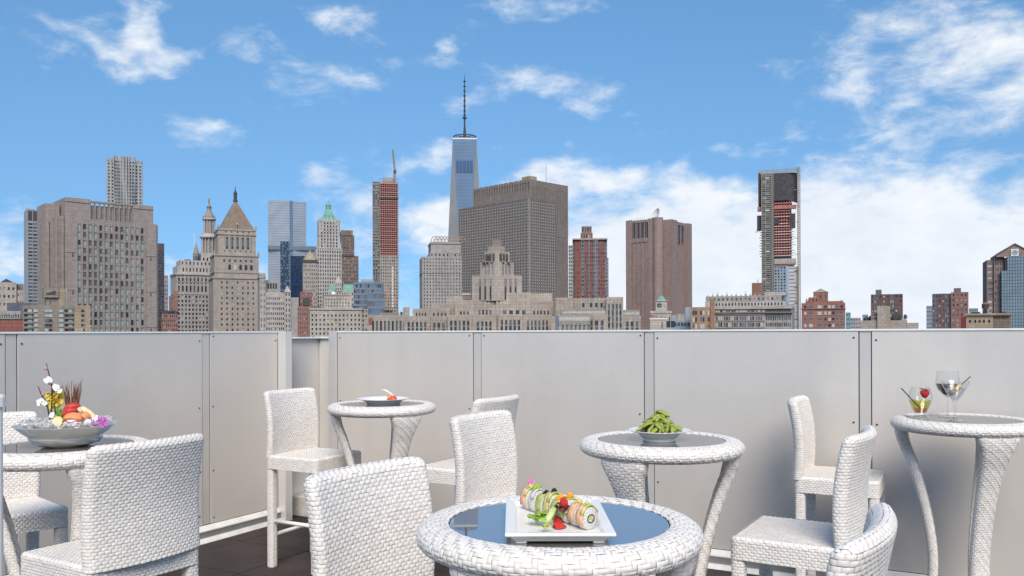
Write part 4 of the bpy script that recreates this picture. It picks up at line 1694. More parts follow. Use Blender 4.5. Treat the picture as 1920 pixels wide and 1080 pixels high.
for (ya, yb_) in ((300, 322),):
    for k in range(5):
        za, zb1 = Z(323), Z(300)
        f = (za - zb0) / (zt - zb0)
        x0 = cx - W / 2 * f * .86 + W * f * .86 * k / 5
        yy = (cy - hb) + (hb - W / 2) * f - .9
        f2 = (zb1 - zb0) / (zt - zb0)
        y2 = (cy - hb) + (hb - W / 2) * f2 - .9
        wq = W * f * .86 / 5 * .82
        b.m('mechanical_panel', mat('mech_panel', (0.08, 0.12, 0.20), .15, .5)).add([(x0, yy, za), (x0 + wq, yy, za), (x0 + wq, y2, zb1), (x0, y2, zb1)], [(0, 1, 2, 3)])
b.one('crown_band', s_white, cx - W / 2 - .3, cx + W / 2 + .3, cy - W / 2 - .4, cy + W / 2, zt - 1.2, zt + 1.6)
q = MB()
for (r, z0, z1) in ((W * .49, zt + 7.5, zt + 9.3), (W * .46, zt + 4, zt + 5.2), (W * .49, zt + 1.6, zt + 2.6)):
    q.lathe([(r, z0), (r, z1), (r - 1.6, z1), (r - 1.6, z0)], 40, (cx, cy, 0), close=True)
for k in range(16):
    a = 2 * math.pi * k / 16
    q.tube([(cx + W * .47 * math.cos(a), cy + W * .47 * math.sin(a), zt), (cx + W * .48 * math.cos(a), cy + W * .48 * math.sin(a), zt + 8)], .45, 5)
for k in range(8):
    a = 2 * math.pi * k / 8
    q.tube([(cx + W * .46 * math.cos(a), cy + W * .46 * math.sin(a), zt + 8.5), (cx, cy, zt + 7)], .4, 4)
ring = q.build('crown_ring', s_dark, b.root)
q = MB()
def ZS(py):
    return EYE - ZG + (HOR - py) / F * (b.d + cy)


q.lathe([(3.6, zt), (3.2, zt + 9), (2.3, zt + 22), (1.6, zt + 32), (1.5, ZS(200)), (1.2, ZS(175)), (.8, ZS(150)), (.3, ZS(139))], 8, (cx, cy, 0))
sp = q.build('spire', s_dark, b.root)
for py in (222, 221, 217, 208, 199, 189, 180, 171, 162, 153):
    q = MB()
    r = 4.2 if py in (222, 221) else 2.7
    q.lathe([(.5, ZS(py)), (r, ZS(py)), (r, ZS(py) + 1.3), (.5, ZS(py) + 1.3)], 10, (cx, cy, 0))
    q.build('spire_ring', s_dark, sp)
b.done()

# ---- rounded stone office block left of the chequered tower
b = Bld('stone_office_block', 'grey stone office block with stepped top and arched metal roof grille', 792, 866, 620, 5)
W = b.W
X, Z = b.X, b.Z
b.block(0, W, 0, 30, 0, Z(481), s_grey, f=(13, 42, .36, .5, .5, .5, 0, .6), l=(4, 42, .35, .5), t=.5, panes=[(G_DARK, 5), (G_MID, 3)])
b.one('cornice', s_grey, -.4, W, -.5, 30, Z(512), Z(511))
b.block(X(807), W, 2, 28, Z(481), Z(473), s_grey, f=(8, 1, .4, .6), t=.5)
b.block(X(809), W, 3, 28, Z(473), Z(454), s_grey)
b.block(X(838), W, 1.6, 2.9, Z(495), Z(473), s_grey, f=(6, 1, .55, .9), t=.6, panes=[(G_DARK, 1)])
b.one('cornice', s_grey, X(808), W, 2.4, 28, Z(456), Z(453))
q = b.m('lattice', s_sand)
for k in range(9):
    x0 = X(817 + 6.5 * k)
    pts = [(x0 + 3.0 * math.cos(R(a)) * .9, 8, Z(453) + 4.8 * math.sin(R(a))) for a in range(180, -1, -20)]
    q.tube(pts, .28, 5)
q.tube([(X(815), 8, Z(447)), (W, 8, Z(447))], .25, 5)
q.box(X(812), W, 6, 7, Z(453), Z(451))
b.done()

# ---- chequered federal tower
b = Bld('chequered_tower', 'huge brown grey slab tower with chequered pale window grid and dark ribbed top', 861, 992.6, 752, -46)
W = b.W
Z = b.Z
D1 = b.side(1043)
D2 = b.side(1067)
zt = EYE - ZG + (HOR - 371.7) / F * (b.A.y + b.e.y * W)
s_chk = stone('chequer_stone', (0.177, 0.155, 0.144), .08)
G_PALE = mat('window_pale', (0.58, 0.55, 0.51), 0.4)
b.block(0, W, 0, D1, 0, zt, s_chk, f=(27, 62, .50, .55, .3, .3, 0, 1.2), r=(12, 62, .50, .55, .3, .3, 0, 1.2), t=.5,
        panes=[(G_PALE, 1)], pr=.1)
# dark slots between the pale windows: thin vertical fins
q = b.m('ribs', s_conc)
q.box(W - .3, W + .4, -.4, .3, 0, zt)
zt2 = zt + 16.5
s_rib = stone('rib_stone', (0.230, 0.198, 0.180), .08)
b.block(b.X(884) - 0, W - 1.2, 3, D2, zt - 30, zt2, s_rib, f=(22, 1, .55, .62, .5, .5, 36, .2), r=(22, 1, .5, .80, .5, .5, 8, 1.5), t=1.4, panes=[(G_DARK, 1)], pr=.5)
b.block(W - 12, W - 1.2, D1 + .2, D2, 0, zt - 30.2, s_rib, r=(9, 1, .5, .96, .3, .3, 0, 0), t=1.2, panes=[(G_DARK, 1)], pr=.4)
for i in range(10):
    x = W * (.25 + .07 * i)
    b.one('roof_unit', s_rib, x, x + 2.5, 6, 9, zt2 - .5, zt2 + 1.4)
b.block(W - 14, W - 4, 6, 14, zt2 - 1, zt2 + 3.8, s_sand, f=(5, 1, .4, .5), t=.4)
q = b.m('mast', s_lat)
q.tube([(W - 4, 26, zt2 - 1), (W - 4, 26, zt2 + 16)], .22, 5)
b.done()

# ---- red and blue brick apartment tower
b = Bld('red_apartment_tower', 'round cornered red brick apartment tower with blue grey strips', 1075, 1139, 800)
W = b.W
X, Z = b.X, b.Z
s_blu = stone('blue_grey_brick', (0.193, 0.203, 0.229), .1)
zt = Z(450)
for (pa, pb, mt, yo, spec) in ((1074, 1078, s_blu, 2, (1, 36, .5, .5)), (1078.2, 1090, s_red, .6, (1, 36, .25, .3)), (1090.2, 1096, s_blu, -.6, (1, 36, .6, .55)),
                               (1096.2, 1103, s_red, 0, (2, 36, .5, .5)), (1103.2, 1106, s_blu, -.8, (1, 36, .5, .55)), (1106.2, 1113, s_red, -.2, (2, 36, .5, .5)),
                               (1113.2, 1121.5, s_blu, -.8, (2, 36, .5, .55)), (1121.7, 1134, s_red, .8, (3, 36, .5, .5)), (1134.2, 1139, s_blu, 2.5, (1, 36, .5, .5))):
    b.block(X(pa), X(pb), yo, 26, 0, zt, mt, f=spec, t=.6, panes=[(G_DARK, 3), (G_MID, 3), (G_BLUE, 2)])
b.one('roof_band', s_conc, X(1074), X(1139.5), -1.2, 26, zt, zt + 1.3)
b.block(X(1089), X(1112), 4, 20, zt, Z(436), s_rose, f=(5, 1, .4, .6), t=.5)
b.block(X(1091), X(1110), 5, 18, Z(436), Z(423.5), s_brown, f=(4, 1, .45, .6), t=.5)
b.done()
b = Bld('pale_slab', 'narrow pale glass slab peeking out on both sides of the red apartment tower', 1066.5, 1141.5, 1000)
b.block(0, b.W * .9, 0, 14, 0, b.Z(460), s_light, f=(18, 34, .7, .55), t=.5, panes=[(G_BLUE, 2), (G_MID, 3)])
b.block(b.W * .9, b.W, 0, 14, 0, b.Z(484), s_cream, f=(2, 32, .6, .5), t=.5, panes=[(G_MID, 3)])
b.done()

# ---- windowless granite tower
b = Bld('windowless_tower', 'massive windowless brown granite tower with big vents and a rooftop dish', 1174, 1237, 912, -29)
W = b.W
X = b.X
D = b.side(1294)
zt = EYE - ZG + (HOR - 409) / F * 900
b.box('core', s_dkbrown, 1.5, W - 8, 1.5, D, 0, zt - 1.5)
sm = b.m('wall', s_dkbrown)
# left face: two end shafts and ribbed panels between
sm.box(0, W * .16, 0, 3, 0, zt)
for k in range(4):
    xa = W * .16 + W * .50 * k / 4
    sm.box(xa + .5, xa + W * .125 - .5, 1.2, 3, 0, zt - 24)
    sm.box(xa + W * .125 * .5 - .5, xa + W * .125 * .5 + .5, .5, 1.2, 0, zt - 24)
    b.one('vent', G_DARK, xa + 1.2, xa + W * .125 - .9, 1.2, 1.5, zt - 20, zt - 3.5)
    b.one('vent_louvre', s_dkbrown, xa + W * .0625 - .2, xa + W * .0625 + .35, .8, 1.19, zt - 20, zt - 3.5)
    sm.box(xa, xa + 1.2, .7, 3, zt - 24, zt - 1.5)
sm.box(W * .16, W * .66, .5, 3, zt - 3.4, zt - .6)
sm.box(W * .16, W * .66, .5, 3, zt - 24.4, zt - 20)
sm.box(W * .66, W * .80, .4, 3, 0, zt)
# corner shaft (rounded)
q = MB()
q.lathe([(5.6, 0), (5.6, zt + .6)], 28, (W - 4.0, 4.2, 0))
q.disc(5.6, (W - 4.0, 4.2, zt + .59), 28)
q.build('corner_shaft', s_dkbrown, b.root, True)


def rside(y0, y1, px, z0=0, z1=None):
    sm.box(W - 9, W + px, D * y0, D * y1, z0, zt if z1 is None else z1)


sm.box(W - 9, W - 6.5, D * .10, D * .28, 0, zt - .5)
b.one('vent', G_DARK, W - 6.6, W - 6.2, D * .14, D * .24, zt - 22, zt - 4)
rside(.27, .46, 4.2)
rside(.46, .80, .4, 0, zt - 26)
rside(.46, .80, .4, zt - 3.6, zt - .3)
for k in range(3):
    ya = D * (.47 + .11 * k)
    b.one('vent', G_DARK, W - 3, W - .2, ya + .8, ya + D * .09, zt - 22, zt - 4)
    sm.box(W - 3, W + .5, ya - .4, ya + .8, zt - 26, zt - 3)
    sm.box(W + .4, W + .75, ya + 1.5, ya + 2.2, 0, zt - 26)
rside(.80, .86, -6.5)
rside(.86, 1.0, 2.6)
q = MB()
q.lathe([(0, -.3), (3.0, .3), (5.5, 1.6), (6.6, 2.8), (6.4, 2.9), (5.3, 1.9), (2.9, .6), (0, 0.0)], 20)
dsh = q.build('satellite_dish', s_white, b.root, True, loc=(W * .80, 12, zt + 5))
dsh.rotation_euler = (R(70), 0, R(-30))
for k in range(14):
    x = W * .1 + k * W * .065
    b.one('roof_light', s_conc, x, x + .3, 1, 1.3, zt, zt + random.uniform(.6, 2.5))
b.done()

# ---- small clock tower and roof clutter
b = Bld('clock_tower', 'small cream clock tower with green domed cap before the windowless tower', 1228, 1252, 430)
W = b.W
X, Z = b.X, b.Z
b.block(X(1221), X(1259), -1, 12, 0, Z(588), s_cream, f=(5, 8, .25, .4), t=.4)
b.one('cornice', s_light, X(1219.5), X(1260), -1.4, 10, Z(588), Z(584))
b.block(X(1230), X(1251), 0, 6, Z(584), Z(566), s_cream)
b.one('cornice', s_light, X(1229), X(1252), -.4, 6.4, Z(566), Z(564.5))
q = MB()
q.prism([(X(1232), 0), (X(1249), 0), (X(1249), 5), (X(1232), 5)], Z(564.5), Z(557), pts1=[(X(1237), 1.5), (X(1244), 1.5), (X(1244), 3.5), (X(1237), 3.5)])
q.prism([(X(1238), 1.7), (X(1243), 1.7), (X(1243), 3.3), (X(1238), 3.3)], Z(557), Z(555))
q.build('domed_cap', s_green, b.root)
for cxp in (1236.6,):
    q = MB()
    q.lathe([(0, 0), (1.1, 0), (1.15, .1), (1.0, .15), (0, .15)], 18)
    c = q.build('clock_face', s_dark, b.root, loc=(X(cxp), -.05, Z(573.5)))
    c.rotation_euler = (R(90), 0, 0)
    q = MB()
    q.box(-.06, .06, -.9, .1, .16, .2)
    q.box(-.06, .6, -.06, .06, .2, .24)
    q.build('clock_hands', s_white, c)
b.one('finial', s_cream, X(1245.5), X(1248), -.15, .2, Z(577), Z(570))
b.done()
b = Bld('blue_rooftop_plant', 'blue grey rooftop plant boxes and ducts below the windowless tower', 1258, 1300, 400)
X, Z = b.X, b.Z
s_bp = mat('blue_plant', (0.22, 0.30, 0.37), .6, var=.3, vscale=.5)
b.block(0, b.W, 0, 12, 0, Z(602), s_bp, f=(6, 3, .4, .4), t=.3)
for (pa, pb, pt) in ((1260, 1268, 592), (1270, 1284, 590), (1283, 1292, 584), (1285, 1297, 577), (1266, 1276, 597)):
    b.one('plant_box', random.choice([s_bp, s_conc, s_ltgl]), X(pa), X(pb), random.uniform(1, 3), 8, Z(603), Z(pt))
for k in range(5):
    b.one('louvre', s_dark, X(1265 + k * 6), X(1269 + k * 6), -.3, -.05, Z(612), Z(606))
b.done()
b = Bld('low_white_shed', 'low cream rooftop shed with dark glass doors below the clock tower', 1200, 1266, 330)
X, Z = b.X, b.Z
b.block(X(1219), X(1250), 0, 8, 0, Z(600), s_cream)
b.one('roof_edge', s_white, X(1218), X(1251), -.3, 8.3, Z(600), Z(597.5))
b.one('glass_door', G_DARK, X(1249.6), X(1257), -.15, 6, Z(615), Z(603))
b.one('glass_door', G_DARK, X(1258), X(1266), -.15, 6, Z(615), Z(603))
b.one('door', s_brown, X(1240), X(1243), -.1, .1, Z(616), Z(605))
b.one('red_awning', s_redp, X(1217), X(1232), 1, 4, Z(597), Z(592))
q = b.m('lattice', s_brown)
for k in range(4):
    x = X(1203 + 4 * k)
    q.tube([(x, 1, Z(618)), (x, 1, Z(600)), (x + 1.2, 1, Z(594)), (x + 2.5, 1, Z(592))], .14, 5)
for k in range(4):
    q.tube([(X(1201), 1, Z(615 - 5 * k)), (X(1219), 1, Z(615 - 5 * k))], .1, 5)
b.done()

# ---- orange-tan low building and grey loft row
b = Bld('ochre_building', 'low ochre brick building beside the grey lofts under the construction tower', 1295, 1333, 380)
X, Z = b.X, b.Z
s_och = stone('ochre_brick', (0.319, 0.219, 0.141))
b.block(0, X(1332), 0, 14, 0, Z(577), s_och)
for j in range(4):
    for (pa) in (1299, 1303.5, 1313, 1317.5, 1327):
        z0 = Z(592 + 12.5 * j)
        b.one('window', random.choice([G_MID, G_BLIND, G_DARK]), X(pa), X(pa + 3.4), -.08, .1, z0, z0 + (8.2 / F * 380))
        b.one('window_sill', s_cream, X(pa - .3), X(pa + 3.7), -.18, -.081, z0 - .2, z0)
b.block(X(1332.2), X(1340), -.8, 14, 0, Z(563), stone('rust_brick', (0.286, 0.164, 0.097)))
b.done()
b = Bld('loft_building', 'long grey stone loft building with bands of paired windows and cornice', 1339, 1485, 390, -6)
W = b.W
X, Z = b.X, b.Z
xc = X(1434)
fh = 11.5 / F * 390
zt = Z(576)
b.block(0, xc, 0, 20, 0, zt - 1.2, s_grey)
b.block(xc, W, .6, 20, 0, zt - 1.2, s_grey)
for j in range(5):
    z0 = zt - 1.2 - fh * 1.05 * (j + 1) + .8
    for i in range(18):
        x = .6 + (xc - 1.2) * (i + .16 * (1 if i % 3 == 0 else -1 if i % 3 == 2 else 0)) / 18
        b.one('window', random.choice([G_DARK, G_MID, G_MID, G_BLIND]), x + .15, x + .15 + (xc / 18) * .55, -.12, .06, z0, z0 + 1.75)
    for i in range(14):
        x = xc + .4 + (W - xc - .8) * i / 14
        b.one('window', random.choice([G_DARK, G_DARK, G_MID]), x + .1, x + .1 + (W - xc) / 14 * .48, .5, .66, z0, z0 + 1.75)
    b.one('string_course', s_grey, -.1, xc + .1, -.35, -.13, z0 - .55, z0 - .2)
b.one('cornice', s_cream, -.3, W + .2, -.7, 20, zt - 1.2, zt)
b.one('ledge_cornice', s_brown, -.4, W + .3, -.9, .5, Z(588) - .25, Z(586.5))
# set back upper storeys
b.block(X(1319), W - 3, 5, 20, zt, Z(566), s_light, f=(22, 1, .5, .62, 3, 1, 0, .2), t=.5, panes=[(G_DARK, 3), (G_MID, 2)])
b.block(X(1319), W - 5, 7, 20, Z(566), Z(555), s_grey, f=(16, 1, .36, .6, 1, 1, .3, .6), t=.5, panes=[(G_MID, 2), (G_BLIND, 2), (G_DARK, 1)])
b.block(X(1430), X(1471), 8, 20, Z(555), Z(548.5), s_light)
for k in range(16):
    x = X(1322 + 9 * k)
    q = MB()
    h = random.uniform(.8, 2.2)
    q.tube([(x, 9, Z(555)), (x, 9, Z(555) + h)], .12, 5)
    q.box(x - .5, x + .5, 8.8, 9.4, Z(555) - .1, Z(555) + h * .4)
    q.build('roof_vent', s_conc, b.root)
b.done()

# ---- tall tower under construction on the right
b = Bld('netted_construction_tower', 'tall tower under construction wrapped in black netting above bare red floors', 1424, 1496, 1076)
W = b.W
X, Z = b.X, b.Z
b.box('core', s_conc, X(1452), X(1485), 8, 26, 0, Z(325))
# top netting over the upper storeys
q = MB()
q.box(X(1450), X(1477), 0, 24, Z(378), Z(326))
q.add([(X(1477), 0, Z(378)), (X(1496.5), 6, Z(383)), (X(1496.5), 6, Z(326)), (X(1477), 0, Z(326)), (X(1496.5), 26, Z(383)), (X(1496.5), 26, Z(326))], [(0, 1, 2, 3), (1, 4, 5, 2)])
q.build('netting', s_net, b.root)
q = MB()
q.box(X(1422.5), X(1428), 1, 22, Z(384), Z(324))
q.build('netting', stone('brown_net', (0.081, 0.061, 0.049)), b.root)
q = b.m('scaffold', s_sand)
for k in range(22):
    x = X(1423) + (X(1495) - X(1423)) * k / 21
    q.box(x, x + .7, -.2, .5, Z(327), Z(318 + random.uniform(-1.5, 2)))
q.box(X(1423), X(1495), -.3, .5, Z(324), Z(322.8))
q.box(X(1423), X(1495), -.3, .5, Z(320.5), Z(319.8))
# bare floors, pink-red and irregular
rows = [383, 388, 392, 397, 402.5, 408, 415, 421, 426, 431, 436, 441, 446, 451, 456, 461, 466, 471, 476, 481]
for k, py in enumerate(rows):
    ov = random.uniform(-1.5, 1.5)
    xa, xb = X(1450) - 1 + ov * .3, X(1484) + ov
    m_ = s_redp if (k < 5 or k % 3 == 0) else stone('pink_slab', (0.52, 0.36, 0.32))
    if 4 < k < 8:
        xb = X(1479) + ov
    b.one('floor_slab', m_, xa, xb, 0, 22, Z(py) - .7, Z(py) + .5)
    if k > 6:
        b.one('loading_deck', s_sand, xb, X(1487) + abs(ov) * 2, 2, 6, Z(py) - .3, Z(py) + .2)
        b.one('loading_deck', s_sand, X(1426) - abs(ov), X(1450), 3, 8, Z(py) - .3, Z(py) + .2)
for k in range(7):
    x = X(1451) + (X(1481) - X(1451)) * k / 6
    b.box('columns', s_redp, x - .5, x + .5, 1.0, 2.0, Z(482), Z(380))
b.box('inner_shade', stone('inner_shade_pink', (0.13, 0.07, 0.068)), X(1452), X(1481), 3.5, 20, Z(482), Z(380))  # shade behind the bare slabs, painted as a dark inner box
b.box('formwork', s_redp, X(1449), X(1494), -1.2, 4, Z(394), Z(387))
b.box('formwork', s_redp, X(1421), X(1432), -1, 6, Z(396), Z(388))
b.one('netting_patch', s_net, X(1450), X(1462), -.9, -.2, Z(421), Z(411))
b.one('netting_patch', s_net, X(1482), X(1492), -.5, 4, Z(430), Z(403))
b.box('debris_net', s_dark, X(1420), X(1430), 2, 8, Z(432), Z(404))
for k in range(7):
    q = MB()
    x = X(1419) + k * .6
    q.tube([(X(1428), 4, Z(420) + k * 2 - 8), (x - 1.5, 4, Z(424) + k * 1.5 - 8)], .3, 5)
    q.build('rebar_bundle', s_dark, b.root)
b.one('concrete_band', s_conc, X(1451), X(1493), -1, 20, Z(497), Z(487))
for k in range(8):
    x = X(1453 + 5 * k)
    b.one('band_panel', s_conc, x, x + 2, -1.25, -1.01, Z(495), Z(489))
b.box('slab_edges', s_redp, X(1451), X(1490), -.5, 20, Z(500), Z(498.3))
# glazed storeys then white lower wall
b.block(X(1452), X(1474), 0, 22, 0, Z(501), mat('blue_grey_mullion', (.27, .31, .35), .5), f=(4, 34, .6, .62), t=.6, panes=[(G_BLUE, 4), (G_DARK, 4), (G_MID, 1)])
b.block(X(1474.1), X(1479), -.8, 22, 0, Z(501), mat('pale_glass_strip', (.34, .42, .48), .2, .3))
b.block(X(1479.1), X(1498), 0, 22, 0, Z(502), mat('pale_concrete_wall', (.45, .45, .445), .7, var=.15, vscale=.15))
for k in range(17):
    py = 506 + 6.8 * k
    b.one('joint_line', s_dark, X(1480), X(1488 + random.uniform(0, 8)), -.25, -.02, Z(py), Z(py) + .6)
# hoist shaft on the left
q = b.m('lattice', s_lat)
xa, xb = X(1428.5), X(1448.5)
for x in (xa, xb - .6, (xa + xb) / 2 - 1.8):
    q.box(x, x + .6, -4.5, -3.9, 0, Z(326))
for k in range(75):
    zz = Z(618) + (Z(328) - Z(618)) * k / 75
    q.box(xa, xb, -4.5, -4.1, zz, zz + .55)
    if k % 2:
        q.tube([(xa, -4.3, zz), ((xa + xb) / 2 - 1.5, -4.3, zz + 2.4)], .22, 4, caps=False)
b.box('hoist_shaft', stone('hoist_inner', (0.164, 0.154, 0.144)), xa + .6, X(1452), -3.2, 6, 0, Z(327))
q = b.m('lattice', s_lat)
for k in range(38):
    zz = Z(618) + (Z(330) - Z(618)) * k / 38
    b.box('hoist_panel', random.choice([s_conc, s_white, s_dark, s_lat]), xa + 1.2 + 3.5 * (k % 2), xa + 6.0 + 3.5 * (k % 2), -3.6, -3.22, zz, zz + 2.6)
# mast hoist at the right
q = MB()
lattice(q, (X(1498.5), -2, 0), (X(1498.5), -2, Z(318)), 3.2, 95, .30)
q.build('hoist_mast', s_yel, b.root)
for k in range(9):
    b.one('mast_tie', s_yel, X(1490), X(1499), -1.2, -.8, Z(600 - 30 * k), Z(600 - 30 * k) + .6)
b.done()
b = Bld('brick_stack', 'small orange brown brick tower top left of the netted construction tower', 1410, 1429, 700)
b.block(0, b.W, 0, 14, 0, b.Z(532), stone('orange_brick', (0.239, 0.124, 0.087)))
q = b.m('mast', s_dark)
q.tube([(b.W * .6, 4, b.Z(532)), (b.W * .6, 4, b.Z(525))], .2, 5)
b.done()

# ---- rose brick residential building
b = Bld('rose_apartments', 'rose brick apartment house with stepped gabled penthouse right of the construction tower', 1503, 1585, 480)
W = b.W
X, Z = b.X, b.Z
s_ros2 = stone('warm_rose_brick', (0.286, 0.139, 0.107))
zt = Z(570)
b.block(0, W, 0, 22, 0, zt, s_ros2)
for j in range(5):
    z0 = zt - 1.2 - (11.6 / F * 480) * (j + 1) + 1.6
    for (pa, pb) in ((1508, 1512), (1517, 1524), (1533, 1541), (1546, 1550), (1553, 1558), (1560, 1565), (1568, 1573), (1576, 1581)):
        b.one('window', random.choice([G_DARK, G_MID, G_MID, G_BLIND]), X(pa), X(pb), -.1, .1, z0, z0 + 1.7)
        b.one('window_sill', s_light, X(pa) - .1, X(pb) + .1, -.25, -.101, z0 - .22, z0)
b.one('ledge', s_rose, -.3, W + .3, -.6, 1, Z(581) - .2, Z(580))
b.block(X(1510), X(1582), 4, 20, zt, Z(568) + .5, s_ros2)
b.block(X(1516), X(1534), 3, 18, zt, Z(559), s_ros2, f=(3, 1, .4, .4), t=.4)
b.block(X(1525), X(1553), 5, 18, Z(568) + .6, Z(549), s_ros2, f=(3, 1, .3, .3), t=.4)
q = b.m('gable_roof', s_cream)
q.add([(X(1524.5), 4.6, Z(549)), (X(1553.5), 4.6, Z(549)), (X(1539), 4.6, Z(544) + .6), (X(1524.5), 18, Z(549)), (X(1553.5), 18, Z(549)), (X(1539), 18, Z(544) + .6)],
      [(0, 1, 2), (0, 2, 5, 3), (2, 1, 4, 5)])
for px in (1511, 1514, 1519, 1577):
    b.one('chimney', s_ros2, X(px), X(px + 2), 2, 3, zt, zt + random.uniform(1.2, 2.8))
b.done()

# ---- small far blocks at right
for (pa, pb, pt, dd, mt, lab) in ((1586, 1595, 588, 700, mat('teal_clad', (.16, .30, .36), .4), 'tiny teal block beside the rose apartment house'),
                                  (1595, 1614, 598, 800, s_conc, 'tiny grey flat-topped block just above the parapet right of the teal block'),
                                  (1617, 1628, 592, 900, s_ltgl, 'small pale glass block at the left of the plum apartment slab'),
                                  (1737, 1749, 576, 1000, s_ltgl, 'slim pale glass tower touching the twin plum apartment slab'),
                                  (1817, 1834, 581, 1000, s_ltgl, 'small pale glass block behind the water tank loft')):
    b = Bld('small_block', lab, pa, pb, dd)
    b.block(0, b.W, 0, 16, 0, b.Z(pt), mt, f=(4, 16, .6, .4), t=.4, panes=[(G_MID, 2), (G_BLUE, 2)])
    b.done()


def plum(lab, pa, pb, pt, dd, bulk):
    b_ = Bld('plum_apartments', lab, pa, pb, dd, 0)
    W_ = b_.W
    zt_ = b_.Z(pt)
    cols = bulk
    for (fa, fb, mt_, yo, spec) in cols:
        b_.block(W_ * fa, W_ * fb, yo, 18, 0, zt_ - yo * .2, mt_, f=spec, t=.5, panes=[(G_BLIND, 4), (G_MID, 4), (G_DARK, 3)])
    return b_


gp = stone('grey_plum_brick', (0.141, 0.135, 0.148))
b = plum('dark plum brick apartment slab with a grey roof box, behind the tan stepped building', 1633, 1693, 554, 900,
         [(0, .1, s_plum, 0, (1, 17, .3, .4)), (.1, .24, gp, .4, (2, 17, .6, .5)), (.24, .6, s_plum, 0, (3, 17, .45, .42)), (.6, .74, gp, .4, (2, 17, .6, .5)), (.74, 1, s_plum, 0, (2, 17, .5, .42))])
b.block(b.W * .15, b.W * .34, 4, 14, b.Z(554), b.Z(545), gp)
b.done()
b = plum('twin plum brick apartment slab, taller right half, left of the water tank loft', 1748, 1816, 553, 860,
         [(0, .16, gp, .3, (2, 17, .5, .45)), (.16, .36, s_plum, 0, (2, 17, .45, .45)), (.36, .52, gp, .5, (3, 17, .5, .5))])
b.block(b.W * .52, b.W, -2, 18, 0, b.Z(551), s_rose, f=(4, 17, .4, .42, .6, .6, 0, .5), t=.5, panes=[(G_BLIND, 4), (G_MID, 4), (G_DARK, 2)])
b.block(b.W * .60, b.W * .8, 4, 14, b.Z(551), b.Z(543), gp)
b.done()
b = Bld('tan_stepped_building', 'blank tan stepped building with a tall central shaft at lower right', 1613, 1724, 420)
X, Z = b.X, b.Z
b.block(X(1613), X(1645), 0, 14, 0, Z(603), s_tan, f=(3, 1, .12, .3), t=.4)
b.block(X(1645.1), X(1663), -1.2, 14, 0, Z(575.5), s_tan)
b.block(X(1663.1), X(1669), -1.0, 14, 0, Z(576.5), s_sand)
b.block(X(1633), X(1645), 2, 12, Z(603), Z(589), s_tan, f=(3, 2, .6, .35), t=.4)
b.block(X(1669.1), X(1701), .3, 14, 0, Z(603), s_tan)
b.block(X(1701), X(1722.5), 0, 14, 0, Z(608), s_cream, f=(8, 1, .4, .4, .3, .3, 40, .6), t=.4)
b.block(X(1688), X(1700), 5, 12, Z(603), Z(600), s_conc)
for (pa, h) in ((1676, 2.2), (1681, 3.0), (1687, 2.4), (1632, 1.8), (1624, 1.5)):
    q = MB()
    q.blob((X(pa), 6, Z(603) + h * .3), (1.3, 1.5, h), .5, 2.5, pa, 9, 6)
    q.build('roof_shrub', mat('roof_shrub_dark', (.05, .055, .05), .9), b.root)
q = MB()
q.lathe([(.8, 0), (.85, 1.6), (0, 2.3)], 10, (X(1698), 6, Z(600)))
q.build('water_tank', s_dark, b.root, True)
b.done()
b = Bld('corner_loft', 'tan loft with red brick side and bracketed cornice at the lower right', 1811, 1862, 360, -3)
W = b.W
X, Z = b.X, b.Z
zt = Z(594)
b.block(0, W, 0, 16, 0, zt, s_sand)
b.block(W + .02, X(1893), .5, 16, 0, zt - .1, stone('rust_side', (0.240, 0.155, 0.110)))
for k in range(5):
    px = (1817, 1827, 1835, 1843, 1853)[k]
    q = MB()
    x = X(px)
    q.box(x, x + .75, -.1, .05, Z(608), Z(604))
    pts = [(x + .375 + .375 * math.cos(R(a)), Z(604) + .375 * math.sin(R(a))) for a in range(0, 181, 30)]
    q.add([(p[0], -.1, p[1]) for p in pts], [tuple(range(7))])
    q.build('arched_window', G_DARK, b.root)
for k in range(14):
    x = X(1863 + 2.2 * k)
    b.one('pilaster', s_tan, x, x + .16, .25, .5, 0, zt - 2.2)
b.one('cornice', s_sand, -.5, X(1896), -.8, 16, zt, zt + .7)
for k in range(26):
    x = X(1811 + 3.2 * k)
    b.one('bracket', s_sand, x, x + .28, -.6, -.02, zt - .5, zt - .01)
b.block(X(1802), X(1810), -1.4, 10, 0, Z(597), mat('oxblood', (.16, .03, .035), .6))
for (pa, pb) in ((1820, 1836), (1878, 1885)):
    b.one('roof_unit', s_dark, X(pa), X(pb), 5, 8, zt + .7, zt + 1.5)
b.done()
wt = Bld('water_tower', 'dark wooden rooftop water tank with conical red roof on pale legs', 1841, 1855, 364, cat='water tower', group='rooftop tanks')
X, Z = wt.X, wt.Z
cx = wt.W / 2
q = MB()
q.lathe([(0, Z(581.5)), (1.42, Z(581.5)), (1.42, Z(573.5)), (0, Z(573.5))], 16, (cx, 2, 0))
q.build('tank', mat('tank_wood', (.06, .045, .045), .8, var=.3, vscale=3), wt.root)
q = MB()
q.lathe([(1.62, Z(573.5)), (0, Z(569))], 16, (cx, 2, 0))
q.build('cone_roof', mat('tank_roof', (.26, .09, .08), .8), wt.root)
for (sx, sy) in ((-1, -1), (1, -1), (1, 1), (-1, 1)):
    q = MB()
    q.tube([(cx + sx * 1.0, 2 + sy * 1.0, Z(581.5)), (cx + sx * 1.25, 2 + sy * 1.25, Z(594) + .5)], .16, 6)
    q.build('leg', s_cream, wt.root)
wt.done()

